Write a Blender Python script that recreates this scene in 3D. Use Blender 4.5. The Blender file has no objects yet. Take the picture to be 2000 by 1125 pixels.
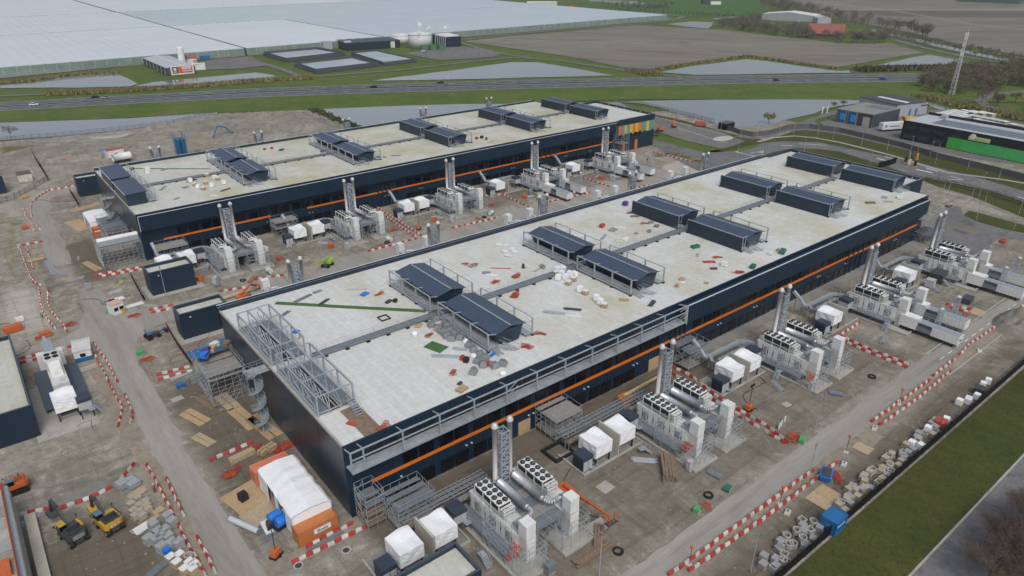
import bpy, math, random
import numpy as np
from math import sin, cos, pi, radians, sqrt, hypot, atan2
from mathutils import Vector, Matrix
random.seed(7)
SC = bpy.context.scene
COL = SC.collection
# ---------------------------------------------------------------- camera, sky, sun, exposure
CAM_H, YAW, PITCH, FPX = 78.0, radians(51.66), radians(25.65), 1376.5
cam_d = bpy.data.cameras.new('camera'); cam = bpy.data.objects.new('camera', cam_d); COL.objects.link(cam)
cam_d.sensor_width = 36.0; cam_d.lens = 36.0 * FPX / 2000.0
cam_d.clip_start = 1.0; cam_d.clip_end = 12000.0
cam.location = (0, 0, CAM_H)
cam.rotation_euler = (pi / 2 - PITCH, 0, YAW - pi / 2)
SC.camera = cam
W = bpy.data.worlds.new('World'); SC.world = W; W.use_nodes = True
_n, _l = W.node_tree.nodes, W.node_tree.links
_bg = _n['Background']; _sky = _n.new('ShaderNodeTexSky'); _sky.sky_type = 'NISHITA'
_sky.sun_disc = False; _sky.sun_elevation = radians(52); _sky.sun_rotation = radians(200)
_sky.dust_density = 4.0; _sky.air_density = 1.0; _sky.ozone_density = 1.0
_hsv = _n.new('ShaderNodeHueSaturation'); _hsv.inputs['Saturation'].default_value = 0.50   # cloud cover greys the sky
_l.new(_sky.outputs[0], _hsv.inputs['Color'])
# soft cloud deck: broad pale and grey clouds over the whole dome
_tc = _n.new('ShaderNodeTexCoord'); _mp = _n.new('ShaderNodeMapping'); _mp.inputs['Scale'].default_value = (1.2, 1.2, 3.0)
_nz = _n.new('ShaderNodeTexNoise'); _nz.inputs['Scale'].default_value = 1.6; _nz.inputs['Detail'].default_value = 6
_cr = _n.new('ShaderNodeValToRGB'); _cr.color_ramp.elements[0].position = .35; _cr.color_ramp.elements[1].position = .68
_cr.color_ramp.elements[0].color = (.80, .82, .85, 1); _cr.color_ramp.elements[1].color = (1.12, 1.12, 1.12, 1)
_mx = _n.new('ShaderNodeMix'); _mx.data_type = 'RGBA'; _mx.blend_type = 'MULTIPLY'; _mx.inputs[0].default_value = 1.0
_l.new(_tc.outputs['Generated'], _mp.inputs[0]); _l.new(_mp.outputs[0], _nz.inputs[0]); _l.new(_nz.outputs[0], _cr.inputs[0])
_l.new(_hsv.outputs[0], _mx.inputs[6]); _l.new(_cr.outputs[0], _mx.inputs[7]); _l.new(_mx.outputs[2], _bg.inputs[0])
_bg.inputs[1].default_value = 0.115
sun_d = bpy.data.lights.new('sun', 'SUN'); sun = bpy.data.objects.new('sun', sun_d); COL.objects.link(sun)
sun_d.energy = 1.15; sun_d.angle = radians(24); sun_d.color = (1.0, .985, .965)
_sdir = Vector((cos(radians(52)) * sin(radians(200)), cos(radians(52)) * cos(radians(200)), sin(radians(52))))
sun.rotation_euler = (-_sdir).to_track_quat('-Z', 'Y').to_euler(); sun.location = (0, 0, 300)
VS = SC.view_settings; VS.view_transform = 'Standard'; VS.look = 'None'; VS.gamma = 1.0; VS.use_curve_mapping = False
VS.exposure = 0.16
SC.cycles.use_denoising = True
SC.cycles.max_bounces = 6; SC.cycles.transparent_max_bounces = 8; SC.cycles.diffuse_bounces = 3; SC.cycles.glossy_bounces = 3

# ---------------------------------------------------------------- survey: a photo point at height z -> site coordinates (metres)
_F = np.array([cos(YAW) * cos(PITCH), sin(YAW) * cos(PITCH), -sin(PITCH)]); _R = np.array([sin(YAW), -cos(YAW), 0.0]); _U = np.cross(_R, _F)
def G(x, y, z=0.0):
    v = (x - 1000) * _R - (y - 562.5) * _U + FPX * _F
    t = (z - CAM_H) / v[2]
    return float(v[0] * t), float(v[1] * t)

# ---------------------------------------------------------------- mesh builder
class MB:
    def __init__(s): s.v = []; s.f = []; s.m = []
    def face(s, pts, mi=0):
        i = len(s.v); s.v += [tuple(p) for p in pts]; s.f.append(tuple(range(i, i + len(pts)))); s.m.append(mi); return s
    def hexa(s, p, mi=0):   # 8 corners: bottom ring then top ring
        i = len(s.v); s.v += [tuple(q) for q in p]
        for f in ((3, 2, 1, 0), (4, 5, 6, 7), (0, 1, 5, 4), (1, 2, 6, 5), (2, 3, 7, 6), (3, 0, 4, 7)):
            s.f.append(tuple(i + k for k in f)); s.m.append(mi)
        return s
    def box(s, x0, y0, z0, x1, y1, z1, mi=0):
        return s.hexa([(x0, y0, z0), (x1, y0, z0), (x1, y1, z0), (x0, y1, z0), (x0, y0, z1), (x1, y0, z1), (x1, y1, z1), (x0, y1, z1)], mi)
    def cbox(s, cx, cy, z0, sx, sy, h, a=0.0, mi=0, taper=1.0):
        c, n = cos(a), sin(a); P = []
        for z, t in ((z0, 1.0), (z0 + h, taper)):
            for dx, dy in ((-sx / 2, -sy / 2), (sx / 2, -sy / 2), (sx / 2, sy / 2), (-sx / 2, sy / 2)):
                P.append((cx + (dx * c - dy * n) * t, cy + (dx * n + dy * c) * t, z))
        return s.hexa(P, mi)
    def bar(s, p, q, w=.06, h=None, mi=0):
        p, q = Vector(p), Vector(q); d = q - p
        if d.length < 1e-6: return s
        h = h or w; d.normalize()
        up = Vector((0, 0, 1)) if abs(d.z) < .95 else Vector((1, 0, 0))
        a = d.cross(up).normalized() * (w / 2); b = a.cross(d).normalized() * (h / 2)
        return s.hexa([p - a - b, p + a - b, q + a - b, q - a - b, p - a + b, p + a + b, q + a + b, q - a + b], mi)
    def tube(s, p, q, r, n=8, r2=None, mi=0, caps=True):
        p, q = Vector(p), Vector(q); d = (q - p).normalized(); r2 = r if r2 is None else r2
        up = Vector((0, 0, 1)) if abs(d.z) < .95 else Vector((1, 0, 0))
        a = d.cross(up).normalized(); b = d.cross(a); i = len(s.v)
        for c, rr in ((p, r), (q, r2)):
            for k in range(n):
                t = 2 * pi * k / n; s.v.append(tuple(c + a * (rr * cos(t)) + b * (rr * sin(t))))
        for k in range(n):
            s.f.append((i + k, i + (k + 1) % n, i + n + (k + 1) % n, i + n + k)); s.m.append(mi)
        if caps:
            s.f.append(tuple(i + k for k in range(n))); s.m.append(mi); s.f.append(tuple(i + 2 * n - 1 - k for k in range(n))); s.m.append(mi)
        return s
    def path(s, pts, r, n=8, mi=0):
        for a, b in zip(pts, pts[1:]): s.tube(a, b, r, n, mi=mi)
        return s
    def prism(s, poly, z0, z1, mi=0, mtop=None):
        n = len(poly); i = len(s.v)
        s.v += [(x, y, z0) for x, y in poly] + [(x, y, z1) for x, y in poly]
        s.f.append(tuple(i + n - 1 - k for k in range(n))); s.m.append(mi)
        s.f.append(tuple(i + n + k for k in range(n))); s.m.append(mi if mtop is None else mtop)
        for k in range(n):
            s.f.append((i + k, i + (k + 1) % n, i + n + (k + 1) % n, i + n + k)); s.m.append(mi)
        return s
    def extr_y(s, prof, y0, y1, mi=0, mis=None):   # profile in xz pulled along y
        n = len(prof); i = len(s.v)
        s.v += [(x, y0, z) for x, z in prof] + [(x, y1, z) for x, z in prof]
        s.f.append(tuple(i + k for k in range(n))); s.m.append(mi); s.f.append(tuple(i + 2 * n - 1 - k for k in range(n))); s.m.append(mi)
        for k in range(n):
            s.f.append((i + k, i + n + k, i + n + (k + 1) % n, i + (k + 1) % n)); s.m.append(mis[k] if mis else mi)
        return s
    def extr_x(s, prof, x0, x1, mi=0, mis=None):   # profile in yz pulled along x
        n = len(prof); i = len(s.v)
        s.v += [(x0, y, z) for y, z in prof] + [(x1, y, z) for y, z in prof]
        s.f.append(tuple(i + k for k in range(n))); s.m.append(mi); s.f.append(tuple(i + 2 * n - 1 - k for k in range(n))); s.m.append(mi)
        for k in range(n):
            s.f.append((i + k, i + n + k, i + n + (k + 1) % n, i + (k + 1) % n)); s.m.append(mis[k] if mis else mi)
        return s
    def lathe(s, cx, cy, prof, n=12, mi=0):
        i = len(s.v)
        for r, z in prof:
            for k in range(n):
                t = 2 * pi * k / n; s.v.append((cx + r * cos(t), cy + r * sin(t), z))
        for j in range(len(prof) - 1):
            for k in range(n):
                s.f.append((i + j * n + k, i + j * n + (k + 1) % n, i + (j + 1) * n + (k + 1) % n, i + (j + 1) * n + k)); s.m.append(mi)
        s.f.append(tuple(i + n - 1 - k for k in range(n))); s.m.append(mi)
        e = i + (len(prof) - 1) * n; s.f.append(tuple(e + k for k in range(n))); s.m.append(mi)
        return s
    def ring(s, cx, cy, ro, ri, z0, z1, n=14, mi=0):
        i = len(s.v)
        for r, z in ((ro, z0), (ro, z1), (ri, z1), (ri, z0)):
            for k in range(n):
                t = 2 * pi * k / n; s.v.append((cx + r * cos(t), cy + r * sin(t), z))
        for j in range(4):
            for k in range(n):
                a, b = j * n, ((j + 1) % 4) * n
                s.f.append((i + a + k, i + a + (k + 1) % n, i + b + (k + 1) % n, i + b + k)); s.m.append(mi)
        return s
    def mesh(s, name, mats, smooth=False):
        me = bpy.data.meshes.new(name); me.from_pydata(s.v, [], s.f)
        for m in (mats if isinstance(mats, (list, tuple)) else [mats]): me.materials.append(m)
        if any(s.m): me.polygons.foreach_set('material_index', s.m)
        if smooth: me.polygons.foreach_set('use_smooth', [True] * len(me.polygons))
        me.validate(); me.update(); return me
    def build(s, name, mats, parent=None, smooth=False, loc=None, rz=0.0):
        return inst(name, s.mesh(name, mats, smooth), parent, loc, rz)
def inst(name, me, parent=None, loc=None, rz=0.0, label=None):
    o = bpy.data.objects.new(name, me); COL.objects.link(o)
    if parent is not None: o.parent = parent
    if loc is not None: o.location = loc
    if rz: o.rotation_euler = (0, 0, rz)
    if label: o['label'] = label
    return o
def tag(o, label=None, cat=None, group=None, kind=None):
    if label: o['label'] = label
    if cat: o['category'] = cat
    if group: o['group'] = group
    if kind: o['kind'] = kind
    return o
def thing(name, label, cat, loc=(0, 0, 0), rz=0.0, group=None):
    o = bpy.data.objects.new(name, None); COL.objects.link(o); o.location = loc; o.rotation_euler = (0, 0, rz)
    o.empty_display_size = .2
    return tag(o, label, cat, group)
def copy_tree(o, parent=None):
    c = o.copy(); COL.objects.link(c)
    if parent is not None: c.parent = parent
    for ch in list(o.children): copy_tree(ch, c)
    return c
PROTO = {}
def place(key, maker, label, loc, rz=0.0, group=None, scale=None):
    """the first of a kind is built, the others are copies of it and of each of its parts"""
    if key in PROTO: o = copy_tree(PROTO[key])
    else:
        o = maker(); PROTO[key] = o
    o.location = loc; o.rotation_euler = (0, 0, rz); o['label'] = label
    if group: o['group'] = group
    elif 'group' in o: del o['group']
    if scale: o.scale = scale
    return o
def struct(name, mb, mats, smooth=False):
    return tag(mb.build(name, mats, None, smooth), kind='structure')

# ---------------------------------------------------------------- materials
MATS = {}
def mat(name, col, rough=.6, metal=0.0, var=.12, scale=1.5, bump=0.0, bscale=8.0, col2=None, spec=None, stretch=(1, 1, 1), rot=0.0, dirt=0.0):
    """procedural surface: two-octave tone variation, optional second colour in blotches, fine relief"""
    if name in MATS: return MATS[name]
    m = bpy.data.materials.new(name); m.use_nodes = True; N, L = m.node_tree.nodes, m.node_tree.links
    b = N['Principled BSDF']; b.inputs['Roughness'].default_value = rough; b.inputs['Metallic'].default_value = metal
    if spec is not None: b.inputs['Specular IOR Level'].default_value = spec
    tc = N.new('ShaderNodeTexCoord'); mp = N.new('ShaderNodeMapping'); mp.inputs['Scale'].default_value = stretch; mp.inputs['Rotation'].default_value = (0, 0, rot)
    geo = N.new('ShaderNodeNewGeometry')
    L.new(geo.outputs['Position'], mp.inputs[0])
    nz = N.new('ShaderNodeTexNoise'); nz.inputs['Scale'].default_value = scale; nz.inputs['Detail'].default_value = 7; nz.inputs['Roughness'].default_value = .65
    L.new(mp.outputs[0], nz.inputs['Vector'])
    r = N.new('ShaderNodeValToRGB'); e = r.color_ramp.elements; e[0].position = .32; e[1].position = .68
    c2 = col2 or col
    e[0].color = tuple(max(0, c * (1 - var)) for c in col) + (1,); e[1].color = tuple(min(1, c * (1 + var)) for c in c2) + (1,)
    L.new(nz.outputs[0], r.inputs[0]); out = r.outputs[0]
    if dirt:   # grime in patches of its own
        n2 = N.new('ShaderNodeTexNoise'); n2.inputs['Scale'].default_value = scale * .23; n2.inputs['Detail'].default_value = 5
        L.new(geo.outputs['Position'], n2.inputs['Vector'])
        r2 = N.new('ShaderNodeValToRGB'); r2.color_ramp.elements[0].position = .45; r2.color_ramp.elements[1].position = .7
        L.new(n2.outputs[0], r2.inputs[0]); mu = N.new('ShaderNodeMath'); mu.operation = 'MULTIPLY'; mu.inputs[1].default_value = dirt; L.new(r2.outputs[0], mu.inputs[0])
        mx = N.new('ShaderNodeMix'); mx.data_type = 'RGBA'; mx.inputs[7].default_value = (.13, .11, .08, 1)
        L.new(mu.outputs[0], mx.inputs[0]); L.new(out, mx.inputs[6]); out = mx.outputs[2]
    L.new(out, b.inputs['Base Color'])
    if bump:
        n3 = N.new('ShaderNodeTexNoise'); n3.inputs['Scale'].default_value = bscale; n3.inputs['Detail'].default_value = 4; L.new(mp.outputs[0], n3.inputs['Vector'])
        bp = N.new('ShaderNodeBump'); bp.inputs['Strength'].default_value = bump; bp.inputs['Distance'].default_value = .05
        L.new(n3.outputs[0], bp.inputs['Height']); L.new(bp.outputs[0], b.inputs['Normal'])
    MATS[name] = m; return m
def clad(name, col, pitch, axis, rough=.45, spec=.5):
    """profiled sheet: narrow ribs at a fixed pitch along one axis, slight tone change per sheet"""
    m = mat(name, col, rough, 0, .10, .35, spec=spec); N, L = m.node_tree.nodes, m.node_tree.links
    b = N['Principled BSDF']; geo = [n for n in N if n.type == 'NEW_GEOMETRY'][0]
    sp = N.new('ShaderNodeSeparateXYZ'); L.new(geo.outputs['Position'], sp.inputs[0])
    d = N.new('ShaderNodeMath'); d.operation = 'DIVIDE'; d.inputs[1].default_value = pitch; L.new(sp.outputs[axis], d.inputs[0])
    f = N.new('ShaderNodeMath'); f.operation = 'FRACT'; L.new(d.outputs[0], f.inputs[0])
    r = N.new('ShaderNodeValToRGB'); e = r.color_ramp.elements; e[0].position = 0; e[0].color = (1, 1, 1, 1); e[1].position = .16; e[1].color = (0, 0, 0, 1)
    L.new(f.outputs[0], r.inputs[0])
    bp = N.new('ShaderNodeBump'); bp.inputs['Strength'].default_value = .8; bp.inputs['Distance'].default_value = .06; L.new(r.outputs[0], bp.inputs['Height']); L.new(bp.outputs[0], b.inputs['Normal'])
    return m
def roofmat(name, base, stain, amount, seam=1.06, rough=.55):
    """light roofing sheet laid in strips: thin seams, tone per strip, algae stains"""
    m = bpy.data.materials.new(name); m.use_nodes = True; N, L = m.node_tree.nodes, m.node_tree.links
    b = N['Principled BSDF']; b.inputs['Roughness'].default_value = rough
    geo = N.new('ShaderNodeNewGeometry')
    br = N.new('ShaderNodeTexBrick'); br.inputs['Scale'].default_value = 1.0; br.inputs['Brick Width'].default_value = 11.0; br.inputs['Row Height'].default_value = seam
    br.inputs['Mortar Size'].default_value = .035; br.inputs['Mortar Smooth'].default_value = .3; br.offset = .37
    br.inputs['Color1'].default_value = tuple(c * .95 for c in base) + (1,); br.inputs['Color2'].default_value = tuple(min(1, c * 1.03) for c in base) + (1,); br.inputs['Mortar'].default_value = tuple(c * .80 for c in base) + (1,)
    mp = N.new('ShaderNodeMapping'); mp.inputs['Rotation'].default_value = (0, 0, pi / 2); L.new(geo.outputs['Position'], mp.inputs[0]); L.new(mp.outputs[0], br.inputs[0])
    n1 = N.new('ShaderNodeTexNoise'); n1.inputs['Scale'].default_value = .075; n1.inputs['Detail'].default_value = 8; n1.inputs['Roughness'].default_value = .68; L.new(geo.outputs['Position'], n1.inputs['Vector'])
    r1 = N.new('ShaderNodeValToRGB'); r1.color_ramp.elements[0].position = .40; r1.color_ramp.elements[1].position = .66; L.new(n1.outputs[0], r1.inputs[0])
    at = N.new('ShaderNodeAttribute'); at.attribute_name = 'stain'
    mu = N.new('ShaderNodeMath'); mu.operation = 'MULTIPLY'; L.new(r1.outputs[0], mu.inputs[0]); L.new(at.outputs['Fac'], mu.inputs[1])
    m2 = N.new('ShaderNodeMath'); m2.operation = 'MULTIPLY'; m2.inputs[1].default_value = amount; L.new(mu.outputs[0], m2.inputs[0])
    mx = N.new('ShaderNodeMix'); mx.data_type = 'RGBA'; mx.inputs[7].default_value = stain + (1,); L.new(m2.outputs[0], mx.inputs[0]); L.new(br.outputs[0], mx.inputs[6])
    n2 = N.new('ShaderNodeTexNoise'); n2.inputs['Scale'].default_value = .9; n2.inputs['Detail'].default_value = 5; L.new(geo.outputs['Position'], n2.inputs['Vector'])
    r2 = N.new('ShaderNodeValToRGB'); r2.color_ramp.elements[0].color = (.86, .86, .85, 1); r2.color_ramp.elements[0].position = .3; r2.color_ramp.elements[1].position = .6; L.new(n2.outputs[0], r2.inputs[0])
    m3 = N.new('ShaderNodeMix'); m3.data_type = 'RGBA'; m3.blend_type = 'MULTIPLY'; m3.inputs[0].default_value = .8; L.new(mx.outputs[2], m3.inputs[6]); L.new(r2.outputs[0], m3.inputs[7])
    L.new(m3.outputs[2], b.inputs['Base Color'])
    return m
NAVY = clad('navy_cladding', (.0085, .0235, .044), .9, 0, .45, .35)
NAVYY = clad('navy_cladding_side', (.014, .029, .049), .9, 1, .30)
NAVYF = mat('navy_flat', (.0095, .0240, .044), .45, 0, .12, .5)
HOOD = clad('slate_roof_sheet', (.050, .074, .118), .55, 1, .45)
BLACKG = mat('dark_window_glass', (.003, .0045, .008), .15, 0, .1, 1)
MULL = mat('dark_mullion', (.022, .03, .042), .5)
ORANGE = mat('orange_band', (.62, .155, .012), .5, 0, .06, .7)
GALV = mat('galvanised_steel', (.36, .40, .44), .45, .25, .14, 2.2)
GALVD = mat('galvanised_grey', (.20, .225, .25), .5, .3, .16, 1.2)
DECK = mat('walkway_deck', (.34, .37, .39), .6, .15, .22, .8, dirt=.35)
FLASH = mat('pale_flashing', (.50, .54, .57), .5, .1, .06, 1)
ROOF_A = roofmat('roof_sheet_near', (.625, .635, .62), (.44, .415, .26), .85)
ROOF_B = roofmat('roof_sheet_far', (.57, .57, .535), (.44, .41, .25), 1.0)
ROOF_S = roofmat('roof_sheet_small', (.58, .58, .55), (.38, .37, .20), .6)
WHITE = mat('white_paint', (.70, .705, .69), .45, 0, .06, 2.0, dirt=.12)
OFFW = mat('off_white_steel', (.60, .605, .585), .5, 0, .10, 2.5, dirt=.3)
WRAP = mat('white_shrink_wrap', (.80, .815, .83), .38, 0, .05, 1.5, bump=.9, bscale=1.8)
CONC = mat('pale_concrete', (.38, .365, .33), .85, 0, .12, 1.1, bump=.2, dirt=.3)
CONCW = mat('precast_panel', (.47, .455, .38), .8, 0, .08, .8, dirt=.25)
CONCD = mat('grey_concrete', (.24, .235, .22), .85, 0, .16, 1.5, dirt=.3)
COIL = mat('dark_coil', (.028, .026, .024), .7, 0, .25, 9)
BLK = mat('black_rubber', (.012, .012, .013), .7)
DKGREY = mat('dark_grey_steel', (.05, .055, .062), .55)
STACK = mat('stainless_flue', (.50, .49, .485), .5, .15, .12, .9, stretch=(1, 1, .25))
MUFF = mat('stainless_muffler', (.52, .535, .55), .36, .4, .10, .8)
WOOD = mat('plywood', (.42, .295, .165), .8, 0, .15, 1.2, dirt=.2)
WOODD = mat('weathered_timber', (.20, .14, .095), .85, 0, .25, 1.6, stretch=(1, 1, 1))
PALLET = mat('pallet_timber', (.40, .31, .20), .85, 0, .2, 3)
RED = mat('red_plastic', (.42, .035, .037), .55, 0, .22, 1.1, dirt=.3)
CREAM = mat('cream_plastic', (.58, .56, .49), .55, 0, .16, 1.1, dirt=.45)
REDF = mat('red_fence', (.40, .065, .05), .6)
SAFETY = mat('safety_orange', (.52, .12, .03), .55, 0, .16, 2, dirt=.2)
RUSTO = mat('container_orange', (.50, .17, .045), .55, 0, .12, .8, dirt=.2)
RUSTO2 = mat('container_orange_pale', (.60, .20, .11), .6, 0, .1, .8, dirt=.2)
YEL = mat('machine_yellow', (.52, .31, .03), .5, 0, .14, 2, dirt=.3)
BLUE = mat('blue_paint', (.018, .13, .32), .45, 0, .08, 1.0)
BLUEB = mat('bright_blue', (.02, .17, .62), .5)
GREENM = mat('green_mat', (.055, .13, .035), .9, 0, .25, 2)
GREENL = mat('lime_green', (.30, .48, .06), .5)
GREEND = mat('dark_green_plastic', (.02, .14, .10), .6)
GREENB = mat('bright_green', (.06, .34, .11), .6)
GREYB = mat('grey_block', (.22, .235, .245), .7, 0, .14, 2.5)
GREYP = mat('grey_paver', (.30, .31, .31), .85, 0, .15, 3)
PAVER = mat('buff_paver', (.36, .32, .25), .85, 0, .18, 3)
PURP = mat('purple_tarp', (.10, .03, .22), .5)
# ================================================================ ground, roads, water
def noisy_poly(pts, seg=3.0, amp=.5, seed=0):
    """ragged outline for soft ground edges"""
    rr = random.Random(seed); out = []
    n = len(pts)
    for i in range(n):
        a, b = pts[i], pts[(i + 1) % n]; d = hypot(b[0] - a[0], b[1] - a[1]); k = max(1, int(d / seg))
        for j in range(k):
            t = j / k; nx, ny = -(b[1] - a[1]) / (d + 1e-6), (b[0] - a[0]) / (d + 1e-6)
            w = rr.gauss(0, amp) if j else rr.gauss(0, amp * .5)
            out.append((a[0] + (b[0] - a[0]) * t + nx * w, a[1] + (b[1] - a[1]) * t + ny * w))
    return out
def px(*pts): return [G(x, y) for x, y in pts]
def sheet(name, pts, z, m, amp=0.0, seg=3.0, seed=1, kind='structure'):
    if amp: pts = noisy_poly(pts, seg, amp, seed)
    mb = MB(); mb.face([(x, y, z) for x, y in pts])
    return tag(mb.build(name, m), kind=kind)
def ground_mat(name, ca, cb, s1=.05, s2=.6, stretch=(1, 1, 1), rot=0, cc=None, rough=.95, bump=.3, bs=3.0, spec=.2, fine_=.95):
    """ground: broad blotches of two earths, a third streaked tone along the working direction, fine grit"""
    m = bpy.data.materials.new(name); m.use_nodes = True; N, L = m.node_tree.nodes, m.node_tree.links
    b = N['Principled BSDF']; b.inputs['Roughness'].default_value = rough; b.inputs['Specular IOR Level'].default_value = spec
    geo = N.new('ShaderNodeNewGeometry'); mp = N.new('ShaderNodeMapping'); mp.inputs['Rotation'].default_value = (0, 0, rot); L.new(geo.outputs['Position'], mp.inputs[0])
    mp2 = N.new('ShaderNodeMapping'); mp2.inputs['Scale'].default_value = stretch; L.new(mp.outputs[0], mp2.inputs[0])
    def noise(sc, det, src, ro=.62, dist=0.0):
        n = N.new('ShaderNodeTexNoise'); n.inputs['Scale'].default_value = sc; n.inputs['Detail'].default_value = det; n.inputs['Roughness'].default_value = ro; n.inputs['Distortion'].default_value = dist
        L.new(src, n.inputs['Vector']); return n.outputs[0]
    def ramp(src, a, bb, ca_=(0, 0, 0, 1), cb_=(1, 1, 1, 1)):
        r = N.new('ShaderNodeValToRGB'); r.color_ramp.elements[0].position = a; r.color_ramp.elements[1].position = bb; r.color_ramp.elements[0].color = ca_; r.color_ramp.elements[1].color = cb_
        L.new(src, r.inputs[0]); return r.outputs[0]
    def mix(f, a, c, mode='MIX', fac=None):
        x = N.new('ShaderNodeMix'); x.data_type = 'RGBA'; x.blend_type = mode
        if f is None: x.inputs[0].default_value = fac
        else: L.new(f, x.inputs[0])
        for i, q in ((6, a), (7, c)):
            if isinstance(q, tuple): x.inputs[i].default_value = q + (1,) if len(q) == 3 else q
            else: L.new(q, x.inputs[i])
        return x.outputs[2]
    big = ramp(noise(s1, 9, mp2.outputs[0], .66, .4), .36, .64)
    c = mix(big, ca, cb)
    if cc: c = mix(ramp(noise(s1 * 4.2, 8, mp2.outputs[0], .7, .8), .5, .68), c, cc)
    fine = ramp(noise(s2, 8, mp2.outputs[0], .7), .25, .75, (.72, .72, .72, 1), (1.25, 1.25, 1.25, 1))
    c = mix(None, c, fine, 'MULTIPLY', fine_)
    if bump and s2 >= .3:
        c = mix(None, c, ramp(noise(s2 * 5.5, 6, mp2.outputs[0], .75), .32, .7, (.74, .74, .73, 1), (1.22, 1.22, 1.22, 1)), 'MULTIPLY', fine_ * .85)
    N['Principled BSDF']; L.new(c, b.inputs['Base Color'])
    if bump:
        bp = N.new('ShaderNodeBump'); bp.inputs['Strength'].default_value = bump; bp.inputs['Distance'].default_value = .12
        L.new(noise(bs, 6, mp2.outputs[0], .7), bp.inputs['Height']); L.new(bp.outputs[0], b.inputs['Normal'])
    return m, (N, L, b, c, geo, noise, ramp, mix)
GRASS, _ = ground_mat('grass_verge', (.062, .112, .017), (.095, .138, .028), .03, .5, cc=(.15, .135, .05), bump=.5)
GRASSY, _ = ground_mat('dry_grass', (.07, .092, .024), (.12, .115, .045), .05, .5, cc=(.17, .14, .07), bump=.5)
GRASSD, _ = ground_mat('dark_lawn', (.046, .060, .013), (.070, .076, .020), .06, .35, (1, .45, 1), 0, cc=(.075, .068, .022), bump=.4)
FARGREEN, _ = ground_mat('far_meadow', (.045, .12, .026), (.06, .125, .03), .01, .1, cc=(.09, .12, .04), bump=0)
PLOUGH, _ = ground_mat('ploughed_soil', (.175, .16, .13), (.22, .205, .172), .012, .16, (1, .22, 1), radians(-36), cc=(.125, .112, .09), bump=0)
PLOUGH2, _ = ground_mat('far_soil', (.165, .15, .125), (.20, .185, .155), .006, .09, (1, .2, 1), radians(-62), cc=(.13, .12, .10), bump=0)
ASPH, _ = ground_mat('asphalt', (.15, .15, .155), (.185, .182, .183), .05, .8, cc=(.10, .10, .105), bump=.1, rough=.85)
ASPHP, _ = ground_mat('yard_asphalt', (.15, .145, .142), (.195, .185, .178), .05, .5, cc=(.12, .115, .115), bump=.15, rough=.85)
HWY, _ = ground_mat('highway_asphalt', (.095, .105, .12), (.115, .125, .14), .02, .2, (1, .1, 1), radians(27), bump=0, rough=.8)
HAULY, _ = ground_mat('haul_road_gravel', (.285, .266, .235), (.335, .315, .282), .06, .45, (1, .10, 1), 0, cc=(.235, .215, .185), bump=.15, fine_=.5)
HAULX, _ = ground_mat('haul_road_gravel_x', (.28, .265, .238), (.33, .313, .282), .06, .45, (.10, 1, 1), 0, cc=(.232, .215, .188), bump=.15, fine_=.5)
PATHG, _ = ground_mat('site_path', (.26, .22, .175), (.31, .265, .21), .1, .8, cc=(.215, .175, .13), bump=.2)
PALEC, _ = ground_mat('pale_gravel_yard', (.37, .34, .30), (.45, .415, .37), .05, .7, cc=(.32, .28, .235), bump=.2)
WATER = bpy.data.materials.new('still_water'); WATER.use_nodes = True
_b = WATER.node_tree.nodes['Principled BSDF']; _b.inputs['Base Color'].default_value = (.17, .185, .20, 1); _b.inputs['Roughness'].default_value = .06; _b.inputs['IOR'].default_value = 1.9; _b.inputs['Specular IOR Level'].default_value = .9
_nz = WATER.node_tree.nodes.new('ShaderNodeTexNoise'); _nz.inputs['Scale'].default_value = .22; _nz.inputs['Detail'].default_value = 5
_gg = WATER.node_tree.nodes.new('ShaderNodeNewGeometry'); WATER.node_tree.links.new(_gg.outputs['Position'], _nz.inputs['Vector'])
_bp = WATER.node_tree.nodes.new('ShaderNodeBump'); _bp.inputs['Strength'].default_value = .06; _bp.inputs['Distance'].default_value = .3
WATER.node_tree.links.new(_nz.outputs[0], _bp.inputs['Height']); WATER.node_tree.links.new(_bp.outputs[0], _b.inputs['Normal'])
PUDDLE = mat('puddle_water', (.24, .235, .23), .05, 0, .1, .5, spec=.9); PUDDLE.node_tree.nodes['Principled BSDF'].inputs['IOR'].default_value = 1.8
MUDP, _ = ground_mat('muddy_track', (.20, .19, .175), (.25, .238, .22), .06, .5, cc=(.17, .155, .135), bump=.2, fine_=.6)
REED = mat('dry_reed', (.25, .185, .10), .95, 0, .3, .4, col2=(.17, .16, .06))
MARK = mat('road_marking', (.62, .62, .60), .7, 0, .08, 1)

# --- land to the horizon
mb = MB(); mb.face([(-7000, -3000, -.30), (8000, -3000, -.30), (8000, 8000, -.30), (-7000, 8000, -.30)])
struct('ground', mb, GRASS)
# --- building site soil: one fine sheet whose tone follows what was dug, wetted and driven over
NX, NY, STEP = 292, 268, 1.5
X0, Y0 = -75.0, 8.0
gx, gy = np.meshgrid(X0 + np.arange(NX) * STEP, Y0 + np.arange(NY) * STEP)
def inpoly(P):
    r = np.zeros(gx.shape, bool); n = len(P)
    for i in range(n):
        (x1, y1), (x2, y2) = P[i], P[(i + 1) % n]
        c = ((y1 > gy) != (y2 > gy)); t = (gy - y1) / ((y2 - y1) if abs(y2 - y1) > 1e-9 else 1e-9)
        r ^= c & (gx < x1 + t * (x2 - x1))
    return r
def blur(a, k):
    a = a.astype(float)
    for _ in range(k):
        p = np.pad(a, 1, mode='edge'); a = (p[1:-1, 1:-1] * 2 + p[:-2, 1:-1] + p[2:, 1:-1] + p[1:-1, :-2] + p[1:-1, 2:]) / 6
    return a
def box_(x0, y0, x1, y1): return [(x0, y0), (x1, y0), (x1, y1), (x0, y1)]
wet = np.zeros(gx.shape); pale = np.zeros(gx.shape); weed = np.zeros(gx.shape)
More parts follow.
